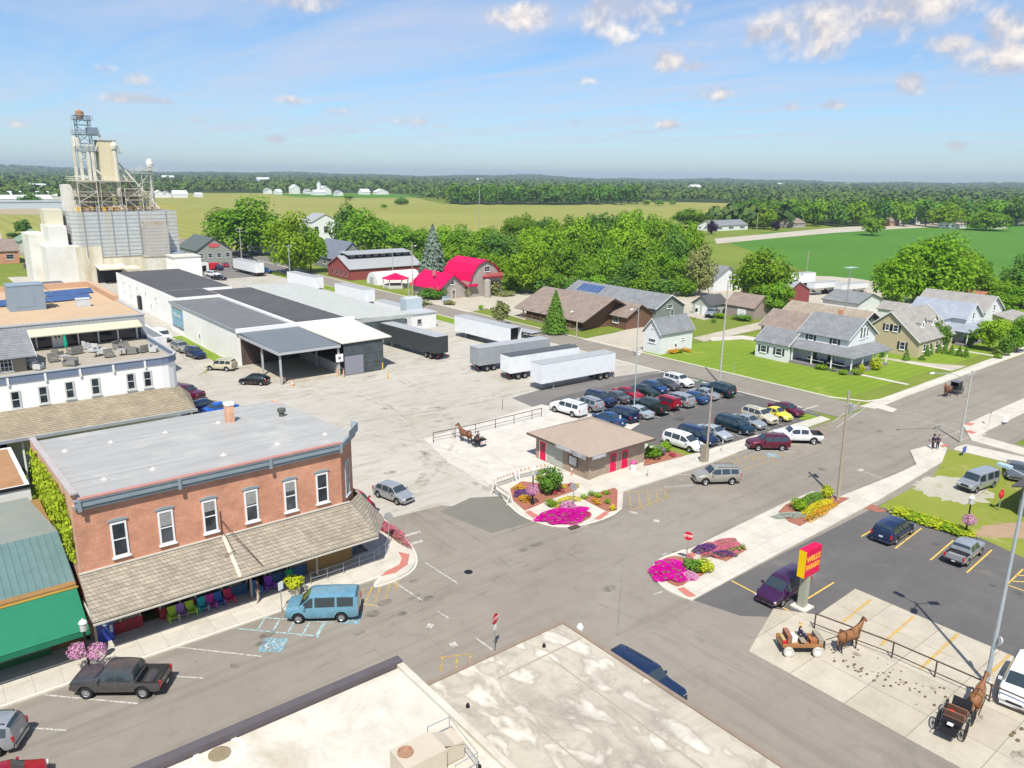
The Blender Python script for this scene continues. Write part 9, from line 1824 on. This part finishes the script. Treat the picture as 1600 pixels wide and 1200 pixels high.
CLOUDS = [(808, 22, 52, 20, 1), (968, 22, 62, 34, 1), (1060, 12, 24, 14, .8), (1060, 35, 15, 7, .6), (1270, 40, 84, 42, 1), (1360, 28, 82, 32, 1), (1200, 52, 34, 14, 1), (1450, 8, 62, 22, 1), (1250, 75, 30, 10, .7), (1560, 85, 76, 25, 1), (1495, 70, 40, 14, .95), (1585, 45, 40, 28, 1),
          (1043, 96, 26, 15, 1), (1088, 105, 21, 8, .8), (1112, 146, 28, 13, .65), (1427, 132, 24, 15, .95), (1482, 133, 12, 10, .6), (1300, 164, 19, 8, .9), (1226, 166, 24, 9, .7), (898, 192, 15, 9, .8), (1045, 195, 20, 7, .6), (1495, 228, 17, 7, .7),
          (433, 218, 18, 8, .8), (196, 154, 38, 8, .85), (240, 158, 30, 5, .6), (210, 124, 20, 9, .45), (22, 196, 15, 7, .6), (470, 3, 74, 14, .9), (620, 190, 20, 6, .7), (658, 190, 19, 7, .8), (688, 194, 15, 5, .6), (545, 204, 14, 5, .5), (305, 188, 15, 6, .5), (456, 157, 26, 6, .4), (160, 108, 30, 8, .4), (1110, 68, 30, 5, .3), (920, 126, 30, 5, .4), (520, 172, 28, 5, .35)]
from functools import reduce
up = Vector((0, 0, 1))
n_a = noise_(T, nrm.outputs[0], 27, 6, .56, .2); n_b = noise_(T, nrm.outputs[0], 85, 5, .6)
mask = None
for px, py, rx, ry, s in CLOUDS:
 d = dirvec(px, py); rt = d.cross(up).normalized(); uu = rt.cross(d)
 rot = Matrix((rt, d, uu)).to_euler('XYZ')
 mp_ = T.add('ShaderNodeMapping', vector_type='POINT', inp={'Rotation': tuple(rot), 'Scale': (1, 1, 1)}); T.l.new(nrm.outputs[0], mp_.inputs[0])
 sc_ = T.add('ShaderNodeVectorMath', operation='MULTIPLY'); T.l.new(mp_.outputs[0], sc_.inputs[0]); sc_.inputs[1].default_value = (FP/rx/1.05, 0, FP/ry/1.05)
 ln = T.add('ShaderNodeVectorMath', operation='DOT_PRODUCT'); T.l.new(sc_.outputs[0], ln.inputs[0]); T.l.new(sc_.outputs[0], ln.inputs[1])
 ma = T.add('ShaderNodeMath', operation='MULTIPLY_ADD'); T.l.new(ln.outputs['Value'], ma.inputs[0]); ma.inputs[1].default_value = -(.35+s*.45); ma.inputs[2].default_value = .25+s*.75
 mask = ma.outputs[0] if mask is None else math_(T, 'MAXIMUM', mask, ma.outputs[0])
fr_ = T.add('ShaderNodeVectorMath', operation='DOT_PRODUCT'); T.l.new(nrm.outputs[0], fr_.inputs[0]); fr_.inputs[1].default_value = tuple(CF)
mask = math_(T, 'SUBTRACT', mask, math_(T, 'MULTIPLY', math_(T, 'LESS_THAN', fr_.outputs['Value'], .2), 5))
dens = math_(T, 'ADD', math_(T, 'MAXIMUM', mask, -1.2), math_(T, 'MULTIPLY', math_(T, 'SUBTRACT', math_(T, 'ADD', math_(T, 'MULTIPLY', n_a, .84), math_(T, 'MULTIPLY', n_b, .16)), .5), 3.4))
cov = ramp_(T, dens, .0, 1.25); cov.node.interpolation_type = 'SMOOTHSTEP'
off = T.add('ShaderNodeVectorMath', operation='ADD'); T.l.new(nrm.outputs[0], off.inputs[0]); off.inputs[1].default_value = (-.004, -.002, .010)
n_c = noise_(T, off.outputs[0], 27, 4, .56, .2)
core = ramp_(T, math_(T, 'ADD', math_(T, 'MULTIPLY', math_(T, 'SUBTRACT', n_a, n_c), 3.0), math_(T, 'MULTIPLY', dens, .32)), .0, .95)
ccol = mixc(T, core, (.56, .56, .64), (1.06, .98, .90))
mp = T.add('ShaderNodeMapping', inp={'Rotation': (0, 0, R(-38)), 'Scale': (.55, .16, 1)}); T.l.new(cb.outputs[0], mp.inputs[0])
veil = ramp_(T, noise_(T, mp.outputs[0], 1.6, 7, .62, .6), .36, .68, 0, .68)
low = ramp_(T, sep.outputs[2], .0, .16, 1, .35)
veil = math_(T, 'MULTIPLY', veil, ramp_(T, sep.outputs[2], .005, .05, 0, 1))
grad = mixc(T, ramp_(T, sep.outputs[2], .0, .2), SKYTINT, SKYTOP)
skyc = mixc(T, 1.0, sky.outputs[0], grad, 'MULTIPLY')
k1 = mixc(T, veil, skyc, VEILC)
cc2 = mixc(T, 1.0, ccol, (CLOUDB, CLOUDB, CLOUDB), 'MULTIPLY')
k2 = mixc(T, cov, k1, cc2)
bg = T.add('ShaderNodeBackground', inp={'Color': k2, 'Strength': SKYS}); wo = T.add('ShaderNodeOutputWorld'); T.l.new(bg.outputs[0], wo.inputs[0])
w.cycles.sampling_method = 'MANUAL'; w.cycles.sample_map_resolution = 256
sd = bpy.data.lights.new('sun', 'SUN'); sd.energy = 4.6; sd.angle = R(.5); sd.color = (1, .955, .88)
so = bpy.data.objects.new('sun', sd); COL.objects.link(so)
sdir = Vector((math.cos(SUN_EL)*math.cos(SUN_AZ), math.cos(SUN_EL)*math.sin(SUN_AZ), math.sin(SUN_EL)))
so.rotation_euler = (-sdir).to_track_quat('-Z', 'Y').to_euler(); so.location = (0, 0, 60)
cd = bpy.data.cameras.new('camera'); cam = bpy.data.objects.new('camera', cd); COL.objects.link(cam)
cd.sensor_width = 36; cd.lens = FP/1600*36; cd.clip_start = .5; cd.clip_end = 30000
Mc = Matrix((CR, CU, -CF)).transposed().to_4x4(); Mc.translation = (0, 0, CAMH); cam.matrix_world = Mc
sc.camera = cam
vs = sc.view_settings; sc.display_settings.display_device = 'sRGB'
vs.view_transform = 'Standard'; vs.look = 'None'; vs.gamma = 1; vs.use_curve_mapping = False; vs.exposure = EXPO
if HAZE:
 m = bpy.data.materials.new('haze'); m.use_nodes = True; t = m.node_tree; t.nodes.clear()
 pv = t.nodes.new('ShaderNodeVolumePrincipled'); pv.inputs['Color'].default_value = (.72, .86, 1, 1); pv.inputs['Density'].default_value = HAZE; pv.inputs['Anisotropy'].default_value = .2
 o_ = t.nodes.new('ShaderNodeOutputMaterial'); t.links.new(pv.outputs[0], o_.inputs['Volume'])
 b = MB(); b.box(-8200, 8200, -8200, 8200, -1.5, 92); h = b.build('haze', m); tag(h, 'thin blue summer haze over the far woods', 'haze', kind='stuff')
sc.cycles.max_bounces = 6; sc.cycles.transparent_max_bounces = 24; sc.cycles.volume_bounces = 0; sc.cycles.diffuse_bounces = 3
sc.cycles.use_adaptive_sampling = True; sc.cycles.adaptive_threshold = .02; sc.cycles.use_denoising = True
